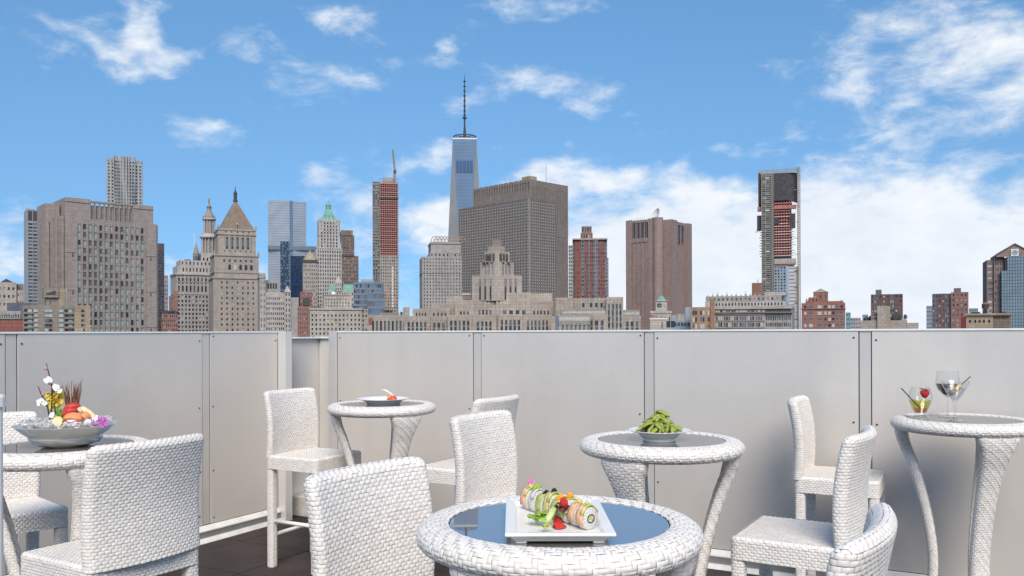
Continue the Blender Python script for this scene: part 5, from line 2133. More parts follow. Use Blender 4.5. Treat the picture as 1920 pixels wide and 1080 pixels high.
# ---- clock topped glass tower at the right edge
b = Bld('clock_gable_tower', 'brown and blue glass tower with gabled clock top at the right edge', 1851, 1886, 620, 6)
W = b.W
X, Z = b.X, b.Z
s_bg = stone('brown_glass_tower', (0.242, 0.175, 0.155))
b.block(X(1851), X(1864), 1.5, 30, 0, Z(490), s_bg, f=(1, 22, .84, .5, .3, .3, 0, 2), t=.5, panes=[(G_BLIND, 3), (s_cream, 3), (G_MID, 1)])
b.block(X(1864.1), X(1884), 0, 30, 0, Z(489), s_bg, f=(4, 22, .45, .5, .2, .2, 0, 1), t=.5, panes=[(G_DARK, 4), (G_MID, 2), (G_BLUE, 2)])
b.block(X(1866), X(1884), 2, 30, Z(489), Z(481), s_bg)
gx0, gx1 = X(1877), X(1965)
s_gt = mat('teal_curtain', (0.20, 0.26, 0.30), .15, .2, var=.15, vscale=.1)
b.block(X(1877), gx1, -4, 28, 0, Z(512), s_gt)
b.block(X(1888), gx1, -4, 28, Z(512), Z(486), s_gt)
q = b.m('ribs', s_dark)
for k in range(18):
    x = X(1877) + (gx1 - X(1877)) * k / 17
    q.box(x - .09, x + .09, -4.18, -4.0, 0, Z(512 if x < X(1888) else 486))
for k in range(22):
    zz = Z(614 - 6 * k)
    q.box(X(1877) if zz < Z(512) else X(1888), gx1, -4.15, -4.0, zz, zz + .16)
b.block(X(1884.1), X(1890), -3, 20, Z(512) + .05, Z(487), s_dark)
pk = X(1902)
q = MB()
z0, z1 = Z(486), Z(463.5)
q.add([(X(1868), -3.4, Z(481)), (X(1868), -3.4, z0), (X(1936), -3.4, z0), (X(1936), -3.4, Z(481)), (pk, -3.4, z1),
       (X(1868), 24, Z(481)), (X(1936), 24, Z(481)), (pk, 24, z1)],
      [(1, 2, 3, 4, 0), (0, 4, 7, 5), (4, 3, 6, 7)])
q.build('gable', s_bg, b.root)
for (xa, za, xb_, zb_) in ((X(1866), Z(482), pk, z1 + .4), (pk, z1 + .4, X(1938), Z(482))):
    q = MB()
    q.tube([(xa, -3.8, za), (xb_, -3.8, zb_)], .5, 4)
    q.build('gable_coping', s_bg, b.root)
b.one('clock_panel', s_white, X(1895), X(1909), -3.8, -3.45, Z(485), Z(472))
cc = ((X(1895) + X(1909)) / 2, Z(478.5))
q = MB()
rr = (X(1909) - X(1895)) * .42
q.lathe([(0, 0), (rr, 0), (rr, .1), (rr * .86, .12), (rr * .86, .06), (0, .06)], 28)
ck = q.build('clock_face', mat('clock_grey', (.30, .36, .40), .4), b.root, loc=(cc[0], -3.82, cc[1]))
ck.rotation_euler = (R(90), 0, 0)
q = MB()
q.box(-.10, .10, -.1, rr * .7, .13, .17)
q.box(-.10, rr * .5, -.1, .1, .18, .22)
for k in range(12):
    a = 2 * math.pi * k / 12
    q.box(-.08, .08, rr * .72, rr * .84, .07, .11, M=Matrix.Rotation(a, 4, 'Z'))
q.build('clock_hands', s_dark, ck)
b.done()

# ================================================================== stepped art deco complex (nearest row, centre)
s_deco = stone('deco_limestone', (0.351, 0.304, 0.261), .16)
s_decod = stone('deco_spandrel', (0.198, 0.195, 0.203), .1)


def deco(bl, x0, x1, y0, y1, z0, z1, nb, nfl, top_blank, mx=1.0, faces='f', win=.60, indiv=True):
    """limestone mass with shallow vertical pilasters, dark windows in the bays between them"""
    bl.box('wall', s_deco, x0, x1, y0, y1, z0, z1)
    if nb <= 0:
        return
    cw = (x1 - x0 - 2 * mx) / nb
    for i in range(nb + 1):
        x = x0 + mx + cw * i
        bl.one('pilaster', s_deco, x - cw * .22, x + cw * .22, y0 - .35, y0 - .002, max(z0, 20), z1 - .35 - .15 * (i % 2))
    for i in range(nb):
        xm = x0 + mx + cw * (i + .5)
        bl.one('bay', s_decod, xm - cw * .24, xm + cw * .24, y0 - .08, y0 - .004, max(z0, 20), z1 - top_blank)
        for j in range(nfl):
            zb = z1 - top_blank - 2.45 * (j + 1) + .5
            for sx in (-1, 1):
                bl.one('window', random.choice([G_DARK, G_DARK, G_MID]), xm + (sx - 1) * .5 * cw * win * .5 + (0.03 if sx > 0 else -.0), xm + (sx + 1) * .5 * cw * win * .5 - (0.03 if sx < 0 else 0), y0 - .16, y0 - .09, zb, zb + 1.8)


b = Bld('deco_ziggurat', 'stepped limestone art deco complex with central setback tower below the chequered tower', 757, 1040, 340, 0)
X, Z = b.X, b.Z
deco(b, X(757), X(806), 2, 22, 0, Z(592), 5, 3, 2.2)
deco(b, X(806.1), X(838), 3.5, 22, 0, Z(592), 3, 2, 2.6, .6)
deco(b, X(772), X(804), 5, 22, Z(592.2), Z(577.5), 4, 1, 1.6)
deco(b, X(804.2), X(843), 5.6, 22, Z(592.2), Z(577), 4, 1, 1.7)
deco(b, X(839), X(885), 0, 22, 0, Z(590), 5, 3, 2.2, .7)
deco(b, X(885.1), X(931), 1.2, 22, 0, Z(590), 4, 3, 2.5, 1.6)
deco(b, X(853), X(888), 3, 22, Z(590.2), Z(562), 3, 1, 4.4, 1.6)
deco(b, X(888.1), X(931), 4, 22, Z(590.2), Z(563), 4, 1, 3.6, 1.6)
b.box('wall', s_deco, X(836), X(884), 9, 22, Z(590), Z(553))
b.box('wall', s_deco, X(807), X(850), 10, 22, Z(578), Z(568))
b.one('roof_shelter', s_white, X(866), X(883), 8, 11, Z(553) + .6, Z(548.5))
b.one('roof_shelter', s_brown, X(868), X(881), 8.5, 10, Z(560), Z(553.3))
deco(b, X(934), X(980), 0, 22, 0, Z(589), 5, 3, 2.2, .6)
deco(b, X(980.1), X(1036), .8, 22, 0, Z(590), 6, 3, 2.2, 1.4)
deco(b, X(934), X(996), 3.2, 22, Z(589.2), Z(548), 4, 1, 7.0, 1.4)
deco(b, X(992), X(1040), 4.0, 22, Z(590.2), Z(567), 5, 1, 3.2, 1.6)
b.box('wall', s_deco, X(994), X(1039), 8, 22, Z(567.2), Z(548.5))
b.one('parapet_band', s_deco, X(995), X(1040), 3.8, 6, Z(567.2), Z(563.5))
b.one('roof_shelter', s_white, X(957), X(976), 6, 9, Z(548), Z(545.5))
b.box('wall', s_deco, X(931), X(934.2), 2.4, 20, 0, Z(562))
# central tower, two faces each with pilasters
tx = X(933)


def tier(pa, pb, pt, pbm, yo, nbay, slot=None):
    x0_, x1_ = X(pa), X(pb)
    z0_, z1_ = Z(pbm), Z(pt)
    yc = yo
    depth = (x1_ - x0_) * .8
    b.m('wall', s_deco).prism([(x0_, yc + 3.0), (tx, yc), (x1_, yc + 3.2), (x1_, yc + depth), (x0_, yc + depth)], z0_, z1_)
    for (xa, ya, xb2, yb2, n_) in ((x0_, yc + 3.0, tx, yc, nbay), (tx, yc, x1_, yc + 3.2, nbay)):
        dvec = Vector((xb2 - xa, yb2 - ya, 0))
        L = dvec.length
        Mx = Matrix.Translation((xa, ya, 0)) @ Matrix.Rotation(math.atan2(dvec.y, dvec.x), 4, 'Z')
        for i in range(n_):
            x_ = L * (.22 + .62 * (i + .5) / n_)
            w_ = L * .62 / n_
            q_ = MB()
            q_.box(x_ - w_ * .18, x_ + w_ * .18, -.12, -.004, z0_ + (z1_ - z0_) * .02, z1_ - (z1_ - z0_) * .12, M=Mx)
            q_.build('bay', s_decod, b.root)
            if slot:
                q_ = MB()
                q_.box(x_ - w_ * .13, x_ + w_ * .13, -.2, -.121, z0_ + (z1_ - z0_) * slot[0], z0_ + (z1_ - z0_) * slot[1], M=Mx)
                q_.build('window', G_DARK, b.root)
            q_ = MB()
            q_.box(x_ + w_ * .24, x_ + w_ * .60, -.28, -.004, z0_, z1_ - (z1_ - z0_) * .07, M=Mx)
            q_.build('pilaster', s_deco, b.root)


tier(885, 980, 515, 563, 2.2, 3, (.05, .55))
tier(901, 965, 490, 515.2, 2.8, 3, None)
tier(909, 957, 469, 490.2, 3.8, 3, (.12, .6))
tier(916.6, 948, 458, 469.2, 5.0, 0)
tier(924, 942, 445, 458.2, 6.2, 0)
for (pa, pb, yy) in ((911, 915.5, 5.9), (917.5, 922, 5.2), (924, 929, 4.5), (937.5, 942, 4.5), (944, 948, 5.2), (950, 954, 5.9)):
    b.one('louvre_opening', mat('louvre_plum', (.055, .04, .045), .6), X(pa), X(pb), yy - .45, yy + 1.4, Z(485), Z(474))
for k in range(5):
    x = X((905, 912, 920, 942, 952)[k])
    b.one('parapet_ornament', stone('deco_orange', (0.336, 0.220, 0.146)), x, x + 1.1, 3.0, 5, Z(490), Z(488))
q = b.m('site_crane', stone('crane_orange', (0.397, 0.208, 0.133)))
q.tube([(X(799), -.6, Z(620)), (X(807), -.6, Z(610)), (X(810), -.6, Z(609))], .28, 5)
b.done()

b = Bld('deco_annex', 'lower limestone art deco annex with ribbed glass barrel vaults right of the ziggurat', 1036, 1204, 330, 0)
X, Z = b.X, b.Z
b.box('wall', s_deco, X(1040), X(1075), 6, 20, 0, Z(557))
for k in range(4):
    x = X(1042 + 8.5 * k)
    b.one('pilaster', s_deco, x, x + .9, 5.6, 5.99, 20, Z(557) - .1 * (k % 2))
b.box('wall', s_deco, X(1075.1), X(1137), 9, 20, 0, Z(558))
for k in range(4):
    x = X((1091, 1106, 1116, 1126)[k])
    b.one('window_pair', G_DARK, x, x + .9, 8.9, 8.99, Z(575), Z(567))
    b.one('pilaster', s_light, x - .4, x - .05, 8.6, 8.99, Z(579), Z(557))
deco(b, X(1137.1), X(1169), 3, 20, 0, Z(557), 4, 4, 2.6, .3)
deco(b, X(1169.1), X(1203), 4.5, 18, 0, Z(593), 3, 2, 2.0, .6)
deco(b, X(1100), X(1137), 2, 9, 0, Z(590), 3, 2, 2.2, .6)
b.one('wall_strip', s_sand, X(1033), X(1042), 1, 4, 20, Z(592))
b.one('glass_strip', G_BLUE, X(1041.2), X(1046), .8, 4, 20, Z(592))
m_vault = mat('vault_glass', (0.20, 0.19, 0.18), .3, var=.3, vscale=.8)


def vault(pa, pb, pbase, ptop, yf, dep, nr):
    x0_, x1_ = X(pa), X(pb)
    z0_, z1_ = Z(pbase), Z(ptop)
    q_ = MB()
    n_ = 8
    pr_ = [(yf + dep * .5 * (1 - math.cos(R(90) * k / n_)) * 2 * .5, z0_ + (z1_ - z0_) * math.sin(R(90) * k / n_)) for k in range(n_ + 1)]
    vs_ = [(x0_, y_, z_) for (y_, z_) in pr_] + [(x1_, y_, z_) for (y_, z_) in pr_]
    q_.add(vs_, [(k, n_ + 1 + k, n_ + 2 + k, k + 1) for k in range(n_)])
    q_.add([(x1_, y_, z_) for (y_, z_) in pr_] + [(x1_, pr_[-1][0], z0_)], [tuple(range(n_ + 2))])
    q_.add([(x0_, y_, z_) for (y_, z_) in pr_] + [(x0_, pr_[-1][0], z0_)], [tuple(range(n_ + 1, -1, -1))])
    v_ = q_.build('glass_vault', m_vault, b.root)
    for i in range(nr + 1):
        x_ = x0_ + (x1_ - x0_) * i / nr
        q_ = MB()
        q_.tube([(x_, y_ - .06, z_ + .05) for (y_, z_) in pr_], .09, 5)
        q_.build('vault_rib', s_cream, v_)
    for k in (2, 4, 6):
        q_ = MB()
        q_.tube([(x0_, pr_[k][0] - .06, pr_[k][1] + .05), (x1_, pr_[k][0] - .06, pr_[k][1] + .05)], .06, 5)
        q_.build('vault_rail', s_cream, v_)


vault(1049, 1106, 610, 590.5, .2, 3.4, 11)
vault(1054, 1136, 592, 579, 3.6, 3.6, 14)
vault(1169, 1200, 593, 581.5, 4.8, 4, 7)
b.box('wall', s_deco, X(1047), X(1106), .6, 6, 0, Z(610))
for k in range(7):
    x = X(1050 + 8 * k)
    b.one('pilaster', s_deco, x, x + .7, .2, .59, 20, Z(610))
    b.one('bay', G_MID, x + .75, x + 1.3, .45, .59, 20, Z(610.5))
b.done()

# ================================================================== small things on the terrace
m_china = mat('white_china', (0.88, 0.85, 0.80), 0.22, var=0.02, vscale=20)


def thin_glass(name, tint, ior=1.35, body=None, bw=0.0):
    """clear glass or liquid: straight-through with fresnel reflection, optionally some cloudy body colour"""
    m = bpy.data.materials.new(name)
    m.use_nodes = True
    nt_ = m.node_tree
    nt_.nodes.clear()
    out = nt_.nodes.new('ShaderNodeOutputMaterial')
    tr = nt_.nodes.new('ShaderNodeBsdfTransparent')
    tr.inputs[0].default_value = (*tint, 1)
    gs = nt_.nodes.new('ShaderNodeBsdfGlossy')
    gs.inputs['Roughness'].default_value = 0.02
    lw = nt_.nodes.new('ShaderNodeLayerWeight')
    pw = nt_.nodes.new('ShaderNodeMath')
    pw.operation = 'POWER'
    pw.inputs[1].default_value = 2.4
    nt_.links.new(lw.outputs['Facing'], pw.inputs[0])
    fr = nt_.nodes.new('ShaderNodeMapRange')
    fr.inputs['To Min'].default_value = .05
    fr.inputs['To Max'].default_value = .85
    nt_.links.new(pw.outputs[0], fr.inputs['Value'])
    mx = nt_.nodes.new('ShaderNodeMixShader')
    a = tr.outputs[0]
    if body:
        df = nt_.nodes.new('ShaderNodeBsdfDiffuse')
        df.inputs[0].default_value = (*body, 1)
        tl = nt_.nodes.new('ShaderNodeBsdfTranslucent')
        tl.inputs[0].default_value = (*body, 1)
        m1 = nt_.nodes.new('ShaderNodeMixShader')
        m1.inputs[0].default_value = .5
        nt_.links.new(df.outputs[0], m1.inputs[1])
        nt_.links.new(tl.outputs[0], m1.inputs[2])
        m2 = nt_.nodes.new('ShaderNodeMixShader')
        m2.inputs[0].default_value = bw
        nt_.links.new(a, m2.inputs[1])
        nt_.links.new(m1.outputs[0], m2.inputs[2])
        a = m2.outputs[0]
    nt_.links.new(fr.outputs[0], mx.inputs[0])
    nt_.links.new(a, mx.inputs[1])
    nt_.links.new(gs.outputs[0], mx.inputs[2])
    nt_.links.new(mx.outputs[0], out.inputs[0])
    return m


m_frost = thin_glass('ribbed_bowl_glass', (0.95, 0.93, 0.88), 1.4, (0.96, 0.92, 0.83), .92)
m_ice = thin_glass('crushed_ice', (0.97, 0.98, 0.98), 1.3, (0.94, 0.93, 0.90), .8)
m_glass = thin_glass('clear_glass', (0.97, 0.98, 0.98), 1.42)

m_rice = mat('sushi_rice', (0.80, 0.78, 0.70), 0.55, var=0.10, vscale=420, bump=0.6, bscale=380, sss=0.1)
m_salmon = mat('salmon', (0.80, 0.30, 0.13), 0.35, var=0.22, vscale=150, stretch=(1, .25, 1), sss=0.15)
m_salmonp = mat('pale_salmon', (0.82, 0.47, 0.28), 0.35, var=0.18, vscale=120, sss=0.15)
m_tuna = mat('tuna', (0.55, 0.055, 0.045), 0.35, var=0.25, vscale=60, sss=0.1)
m_avo = mat('avocado', (0.42, 0.48, 0.12), 0.45, var=0.25, vscale=70)
m_avod = mat('avocado_edge', (0.12, 0.18, 0.03), 0.5, var=0.3, vscale=70)
m_nori = mat('nori', (0.015, 0.02, 0.014), 0.6)
m_straw = mat('strawberry', (0.60, 0.025, 0.02), 0.3, var=0.25, vscale=160, bump=0.5, bscale=260)
m_lett = mat('lettuce', (0.30, 0.45, 0.06), 0.5, var=0.35, vscale=60)
m_rlett = mat('red_lettuce', (0.13, 0.025, 0.02), 0.5, var=0.5, vscale=80)
m_roe_o = mat('orange_roe', (0.85, 0.36, 0.02), 0.25, var=0.25, vscale=300)
m_roe_b = mat('black_roe', (0.012, 0.01, 0.014), 0.2)
m_yel = mat('yellow_relish', (0.72, 0.62, 0.22), 0.45, var=0.3, vscale=200, bump=.5, bscale=200)
m_pinkf = mat('pink_petal', (0.62, 0.16, 0.45), 0.5, var=0.2, vscale=60)
m_violet = mat('violet_petal', (0.42, 0.12, 0.38), 0.5, var=0.5, vscale=70)
m_whitef = mat('white_petal', (0.84, 0.80, 0.76), 0.5, var=0.08, vscale=60)
m_yelf = mat('yellow_petal', (0.72, 0.55, 0.06), 0.5, var=0.35, vscale=60)
m_bud = mat('pink_bud', (0.60, 0.30, 0.22), 0.5, var=.2, vscale=80)
m_twig = mat('brown_twig', (0.20, 0.095, 0.045), 0.7, var=0.3, vscale=90)
m_branch = mat('dark_branch', (0.05, 0.028, 0.022), 0.7)
m_lemon = mat('lemon_flesh', (0.80, 0.68, 0.40), 0.35, var=0.15, vscale=120)
m_scal = mat('scallop_flesh', (0.80, 0.62, 0.36), 0.4, var=0.12, vscale=50)
m_octo = mat('octopus', (0.80, 0.74, 0.72), 0.4, var=0.08, vscale=90)
m_octor = mat('octopus_skin', (0.45, 0.07, 0.08), 0.5, var=0.3, vscale=120)
m_leafg = mat('shiso_leaf', (0.10, 0.26, 0.03), 0.5, var=0.35, vscale=60)
m_pod = mat('edamame', (0.30, 0.345, 0.065), 0.42, var=0.3, vscale=45, bump=0.2, bscale=300)
m_podd = mat('edamame_dark', (0.20, 0.25, 0.04), 0.45, var=0.3, vscale=45)
m_olive = mat('olive', (0.48, 0.40, 0.17), 0.35, var=.2, vscale=80)
m_onion = mat('cocktail_onion', (0.55, 0.34, 0.22), 0.35, var=.15, vscale=80)
m_black = mat('black_straw', (0.02, 0.02, 0.022), 0.4)
m_wine = thin_glass('red_wine', (0.25, 0.02, 0.03), 1.33, (0.05, 0.004, 0.008), .75)
m_yellowd = thin_glass('yellow_cocktail', (0.97, 0.94, 0.30), 1.33, (0.88, 0.82, 0.10), .6)
m_oranged = thin_glass('orange_syrup', (0.97, 0.62, 0.10), 1.33, (0.90, 0.45, 0.03), .6)
m_clearl = thin_glass('clear_spirit', (0.95, 0.96, 0.96), 1.33, (0.8, 0.8, 0.8), .12)
m_brownf = mat('brown_leaf', (0.16, 0.10, 0.05), 0.6, var=.3, vscale=60)

# white pole at the left edge
pole = thing('white_pole', 'plain white capped metal pole at the far left edge', 'pole', (u_(-8) * 2.6, 2.6, 0))
q = MB()
q.sl([(0, 0), (0.018, 0), (0.018, 1.30)], 20)
q.build('shaft', m_tube, pole, True)
q = MB()
q.sl([(0.018, 1.276), (0.026, 1.277), (0.026, 1.306), (0.022, 1.314), (0, 1.316)], 20)
q.build('cap', m_tube, pole, False)
q = MB()
q.sl([(0, 0), (0.10, 0), (0.10, 0.008), (0.02, 0.012)], 24)
q.build('base_plate', m_tube, pole)

TG = 1.0516   # glass surface


def sheet(mb, pts, w, t=0.0016, mi=0, wave=0.0, seed=0, axis=None):
    """ribbon of thickness t following pts; w: width or list of widths along `axis`"""
    pts = [Vector(p) for p in pts]
    n = len(pts)
    ws = w if isinstance(w, (list, tuple)) else [w] * n
    vs = []
    for i, p in enumerate(pts):
        tg = (pts[min(i + 1, n - 1)] - pts[max(i - 1, 0)]).normalized()
        ax = Vector(axis).normalized() if axis else tg.cross(Vector((0, 0, 1))).normalized()
        nm = ax.cross(tg).normalized()
        for s in (-1, -.33, .33, 1):
            o_ = p + ax * (s * ws[i] / 2)
            if wave:
                o_ = o_ + nm * (wave * noise.noise(Vector((i * .9 + seed, s * 1.7, seed * 2.1))))
            vs.append(o_ + nm * t / 2)
        for s in (1, .33, -.33, -1):
            o_ = p + ax * (s * ws[i] / 2)
            if wave:
                o_ = o_ + nm * (wave * noise.noise(Vector((i * .9 + seed, s * 1.7, seed * 2.1))))
            vs.append(o_ - nm * t / 2)
    fs = []
    for i in range(n - 1):
        for k in range(8):
            k2 = (k + 1) % 8
            fs.append((i * 8 + k, i * 8 + k2, (i + 1) * 8 + k2, (i + 1) * 8 + k))
    fs.append(tuple(range(7, -1, -1)))
    fs.append(tuple((n - 1) * 8 + k for k in range(8)))
    mb.add(vs, fs, mi)


def petals(mb, c, r, n, nrm, cup=0.4, wid=0.55, seed=0, mi=0):
    nrm = Vector(nrm).normalized()
    a = nrm.cross(Vector((0.2, 0.3, 1))).normalized()
    b2 = nrm.cross(a)
    for k in range(n):
        an = 2 * math.pi * (k + .2 * math.sin(seed + k)) / n
        d = a * math.cos(an) + b2 * math.sin(an)
        sd = nrm.cross(d)
        rr = r * (1 + .18 * math.sin(k * 2.3 + seed))
        pts = [(0.05, 0.0, .12), (.45, .16, wid * .42), (.8, .30, wid * .5), (1.0, .42, wid * .18)]
        vs = []
        for (t, h, w) in pts:
            p = Vector(c) + d * (rr * t) + nrm * (rr * h * cup)
            vs += [p - sd * rr * w, p + nrm * rr * .04, p + sd * rr * w]
        fs = []
        for i in range(3):
            for j in range(2):
                fs.append((i * 3 + j, i * 3 + j + 1, (i + 1) * 3 + j + 1, (i + 1) * 3 + j))
        mb.add(vs, fs, mi)


# ---------------------------------------------------------------- sushi platter on the near table
PX, PY = 0.100, 1.965
plat = thing('sushi_platter', 'long white rectangular platter on the nearest table', 'platter', (PX, PY, TG))
q = MB()
HW, HD = 0.116, 0.186


def ringpt(w, d, z):
    return [(-w, -d, z), (w, -d, z), (w, d, z), (-w, d, z)]


loops = [ringpt(HW - .022, HD - .022, .006), ringpt(HW - .012, HD - .012, .017), ringpt(HW - .002, HD - .002, .0200), ringpt(HW, HD, .0225), ringpt(HW, HD, .0262),
         ringpt(HW - .0015, HD - .0015, .0275), ringpt(HW - .021, HD - .021, .0250), ringpt(HW - .023, HD - .023, .0235), ringpt(HW - .027, HD - .027, .0150), ringpt(HW - .030, HD - .030, .0142)]
vs = [p for l in loops for p in l]
fs = []
for i in range(len(loops) - 1):
    for k in range(4):
        k2 = (k + 1) % 4
        fs.append((i * 4 + k, i * 4 + k2, (i + 1) * 4 + k2, (i + 1) * 4 + k))
fs.append(tuple((len(loops) - 1) * 4 + k for k in range(4)))
fs.append((3, 2, 1, 0))
q.add(vs, fs)
q.build('dish', m_china, plat)
for (sx, sy) in ((-1, -1), (1, -1), (1, 1), (-1, 1)):
    f_ = MB()
    f_.bbox(-.012, .012, -.012, .012, 0, .0065, .002)
    f_.build('foot', m_china, plat, loc=(sx * .082, sy * .150, 0))
PZ = TG + 0.0144


def sushi(i, t, label, top, garn, top2=None, gsize=.011, lean=0.0):
    ax0, ax1 = Vector((0.044, 2.085, 0)), Vector((0.164, 1.875, 0))
    p = ax0.lerp(ax1, t)
    rz = math.atan2(ax1.y - ax0.y, ax1.x - ax0.x)
    root = thing('sushi_roll', label, 'sushi', (p.x, p.y, PZ), rz + R(lean), 'sushi rolls standing in a row on the platter')
    hw, hy, hz = .0118, .0190, .0250
    root.scale = (1, 1, 1 + .10 * math.sin(i * 2.7))
    root.rotation_euler = (R(3 * math.sin(i * 1.9)), R(5 * math.sin(i * 3.1)), rz + R(9 * math.sin(i * 2.1)))
    q_ = MB()
    n_ = 18
    for (xa, xb) in ((-hw, hw),):
        vs_, fs_ = [], []
        for (x_, sc) in ((xa, .90), (xa + .0025, 1), (xb - .0025, 1), (xb, .90)):
            for k in range(n_):
                a = 2 * math.pi * k / n_
                cy_, cz_ = math.cos(a), math.sin(a)
                e_ = .72
                vs_.append((x_, math.copysign(abs(cy_) ** e_, cy_) * hy * sc * (1 + .03 * math.sin(k * 5 + i)), hz + math.copysign(abs(cz_) ** e_, cz_) * hz * sc))
        for r_ in range(3):
            for k in range(n_):
                k2 = (k + 1) % n_
                fs_.append((r_ * n_ + k, r_ * n_ + k2, (r_ + 1) * n_ + k2, (r_ + 1) * n_ + k))
        fs_.append(tuple(range(n_ - 1, -1, -1)))
        fs_.append(tuple(3 * n_ + k for k in range(n_)))
        q_.add(vs_, fs_)
    rice = q_.build('rice', m_rice, root, True)
    # filling on both cut faces
    q_ = MB()
    for sx in (-1, 1):
        q_.lathe([(0.0075, 0), (0.0095, 0.0002), (0.0095, .0009), (.0075, .0009)], 14, (0, 0, 0))
        for v_ in range(len(q_.v) - 56, len(q_.v)):
            x_, y_, z_ = q_.v[v_]
            q_.v[v_] = (sx * (hw + z_), x_ * 1.15, hz + y_ * 1.05)
    q_.build('seaweed', m_nori, root)
    q_ = MB()
    for sx in (-1, 1):
        for k, (yy, zz, rr) in enumerate(((-.003, .002, .004), (.004, -.002, .0035), (.001, .005, .003))):
            q_.blob((sx * hw, yy, hz + zz), (.0012, rr, rr), .2, 2, k, 8, 5)
    q_.build('filling', m_avo, root)
    # draped slice over the top
    if top is not None:
        q_ = MB()
        arc = [(math.copysign(abs(math.cos(R(a))) ** .72, math.cos(R(a))) * (hy + .0022), hz + math.copysign(abs(math.sin(R(a))) ** .72, math.sin(R(a))) * (hz + .0024)) for a in range(-20, 201, 20)]
        sheet(q_, [(-.002 + .0015 * math.sin(k), y_, z_) for k, (y_, z_) in enumerate(arc)], .021, .0032, axis=(1, 0, 0), wave=.0012, seed=i)
        q_.build('draped_slice', top, root, True)
    if top2 is not None:
        q_ = MB()
        arc = [(math.cos(R(a)) * (hy + .0042), hz + math.sin(R(a)) * (hz + .0044)) for a in range(20, 161, 20)]
        sheet(q_, [(.006, y_, z_) for (y_, z_) in arc], .010, .0028, axis=(1, 0, 0), wave=.001, seed=i + 4)
        q_.build('avocado_slice', top2, root, True)
    if garn is not None:
        q_ = MB()
        for k in range(16):
            a = k * 2.4
            r_ = gsize * .75 * math.sqrt(k / 16)
            q_.blob((r_ * math.cos(a), r_ * math.sin(a), 2 * hz + .004 + gsize * .8 * (1 - k / 16)), (gsize * .32,) * 3, .3, 2, k + i, 7, 5)
        q_.build('garnish', garn, root, True)
    return root


sushi(0, 0.00, 'farthest sushi roll, salmon draped, crowned by the pink petal', m_salmonp, m_yel, m_avo, .010)
sushi(1, 0.14, 'white sushi roll with pale green crown, second from the far end', None, m_lett, m_rice, .012)
sushi(2, 0.29, 'avocado sushi roll with a black roe crown, third from the far end', m_avo, m_roe_b, None, .009)
sushi(3, 0.43, 'sushi roll with a small black roe dot behind the red lettuce', m_yel, m_roe_b, m_avo, .008)
sushi(4, 0.57, 'sushi roll with a bright orange roe crown in mid row', m_avo, m_roe_o, m_salmonp, .012)
r6 = sushi(5, 0.71, 'sushi roll carrying a shiny red ball of tuna', m_avo, m_roe_o, None, .010)
q = MB()
q.blob((0.004, -.0165, .040), (.012, .010, .0165), .06, 2, 5, 16, 10)
q.build('tuna_ball', m_straw, r6, True)
sushi(6, 0.86, 'salmon sushi roll with yellow crown, second from the near end', m_salmonp, m_yel, None, .010)
sushi(7, 1.00, 'nearest sushi roll with salmon strip and its cut face showing', m_salmonp, m_yel, m_avo, .008)
# pink petal
q = MB()
for k, (dx, h, w) in enumerate(((-.002, .026, .011), (.004, .018, .009))):
    pts = [(0.044 + dx, 2.082, PZ + .052), (0.046 + dx * 1.6, 2.082, PZ + .052 + h * .5), (0.044 + dx * 2.2, 2.083, PZ + .052 + h)]
    sheet(q, pts, [w * .5, w, w * .3], .0012, wave=.002, seed=k, axis=(1, 0.2, 0))
tag(q.build('flower_petal', m_pinkf, smooth=True), 'upright pink orchid petal on the farthest sushi roll', 'petal')


def TP(px, py, z):
    """point at height z seen at column px, row py of the photograph"""
    d = (EYE - z) * F / (py - HOR)
    return Vector((u_(px) * d, d, z))


# strawberry halves
for k, (px, py, s, rot, lab) in enumerate(((1047, 990, .015, 20, 'near strawberry half lying cut side up on the platter'), (1046, 978, .0125, -15, 'small strawberry half leaning behind the other on the platter'))):
    p = TP(px, py, PZ + .001)
    root = thing('strawberry_half', lab, 'strawberry', p, R(rot), 'strawberry halves on the platter')
    q = MB()
    vs, fs = [], []
    prof = [(-1.0, .55), (-.8, .92), (-.45, 1.0), (0.1, .82), (.6, .45), (.95, .12), (1.02, .0)]
    for (t, r_) in prof:
        for a in range(0, 181, 20):
            vs.append((t * s * 1.15 * .9 + s * .2, -math.cos(R(a)) * r_ * s, .0005 + math.sin(R(a)) * r_ * s * .95))
    for i in range(len(prof) - 1):
        for j in range(9):
            fs.append((i * 10 + j, (i + 1) * 10 + j, (i + 1) * 10 + j + 1, i * 10 + j + 1))
    fs.append(tuple(range(9, -1, -1)))
    q.add(vs, fs)
    q.build('flesh', m_straw, root, True)
    q = MB()
    for a in range(8):
        an = R(20 + a * 20)
        for t in (-.5, -.1, .3):
            r_ = .95 - abs(t + .3) * .5
            q.blob((t * s + s * .2, -math.cos(an) * r_ * s, math.sin(an) * r_ * s * .95), (.0008,) * 3, 0, 1, 0, 5, 3)
    o = q.build('seeds', m_yel, root)
    o['kind'] = 'stuff'
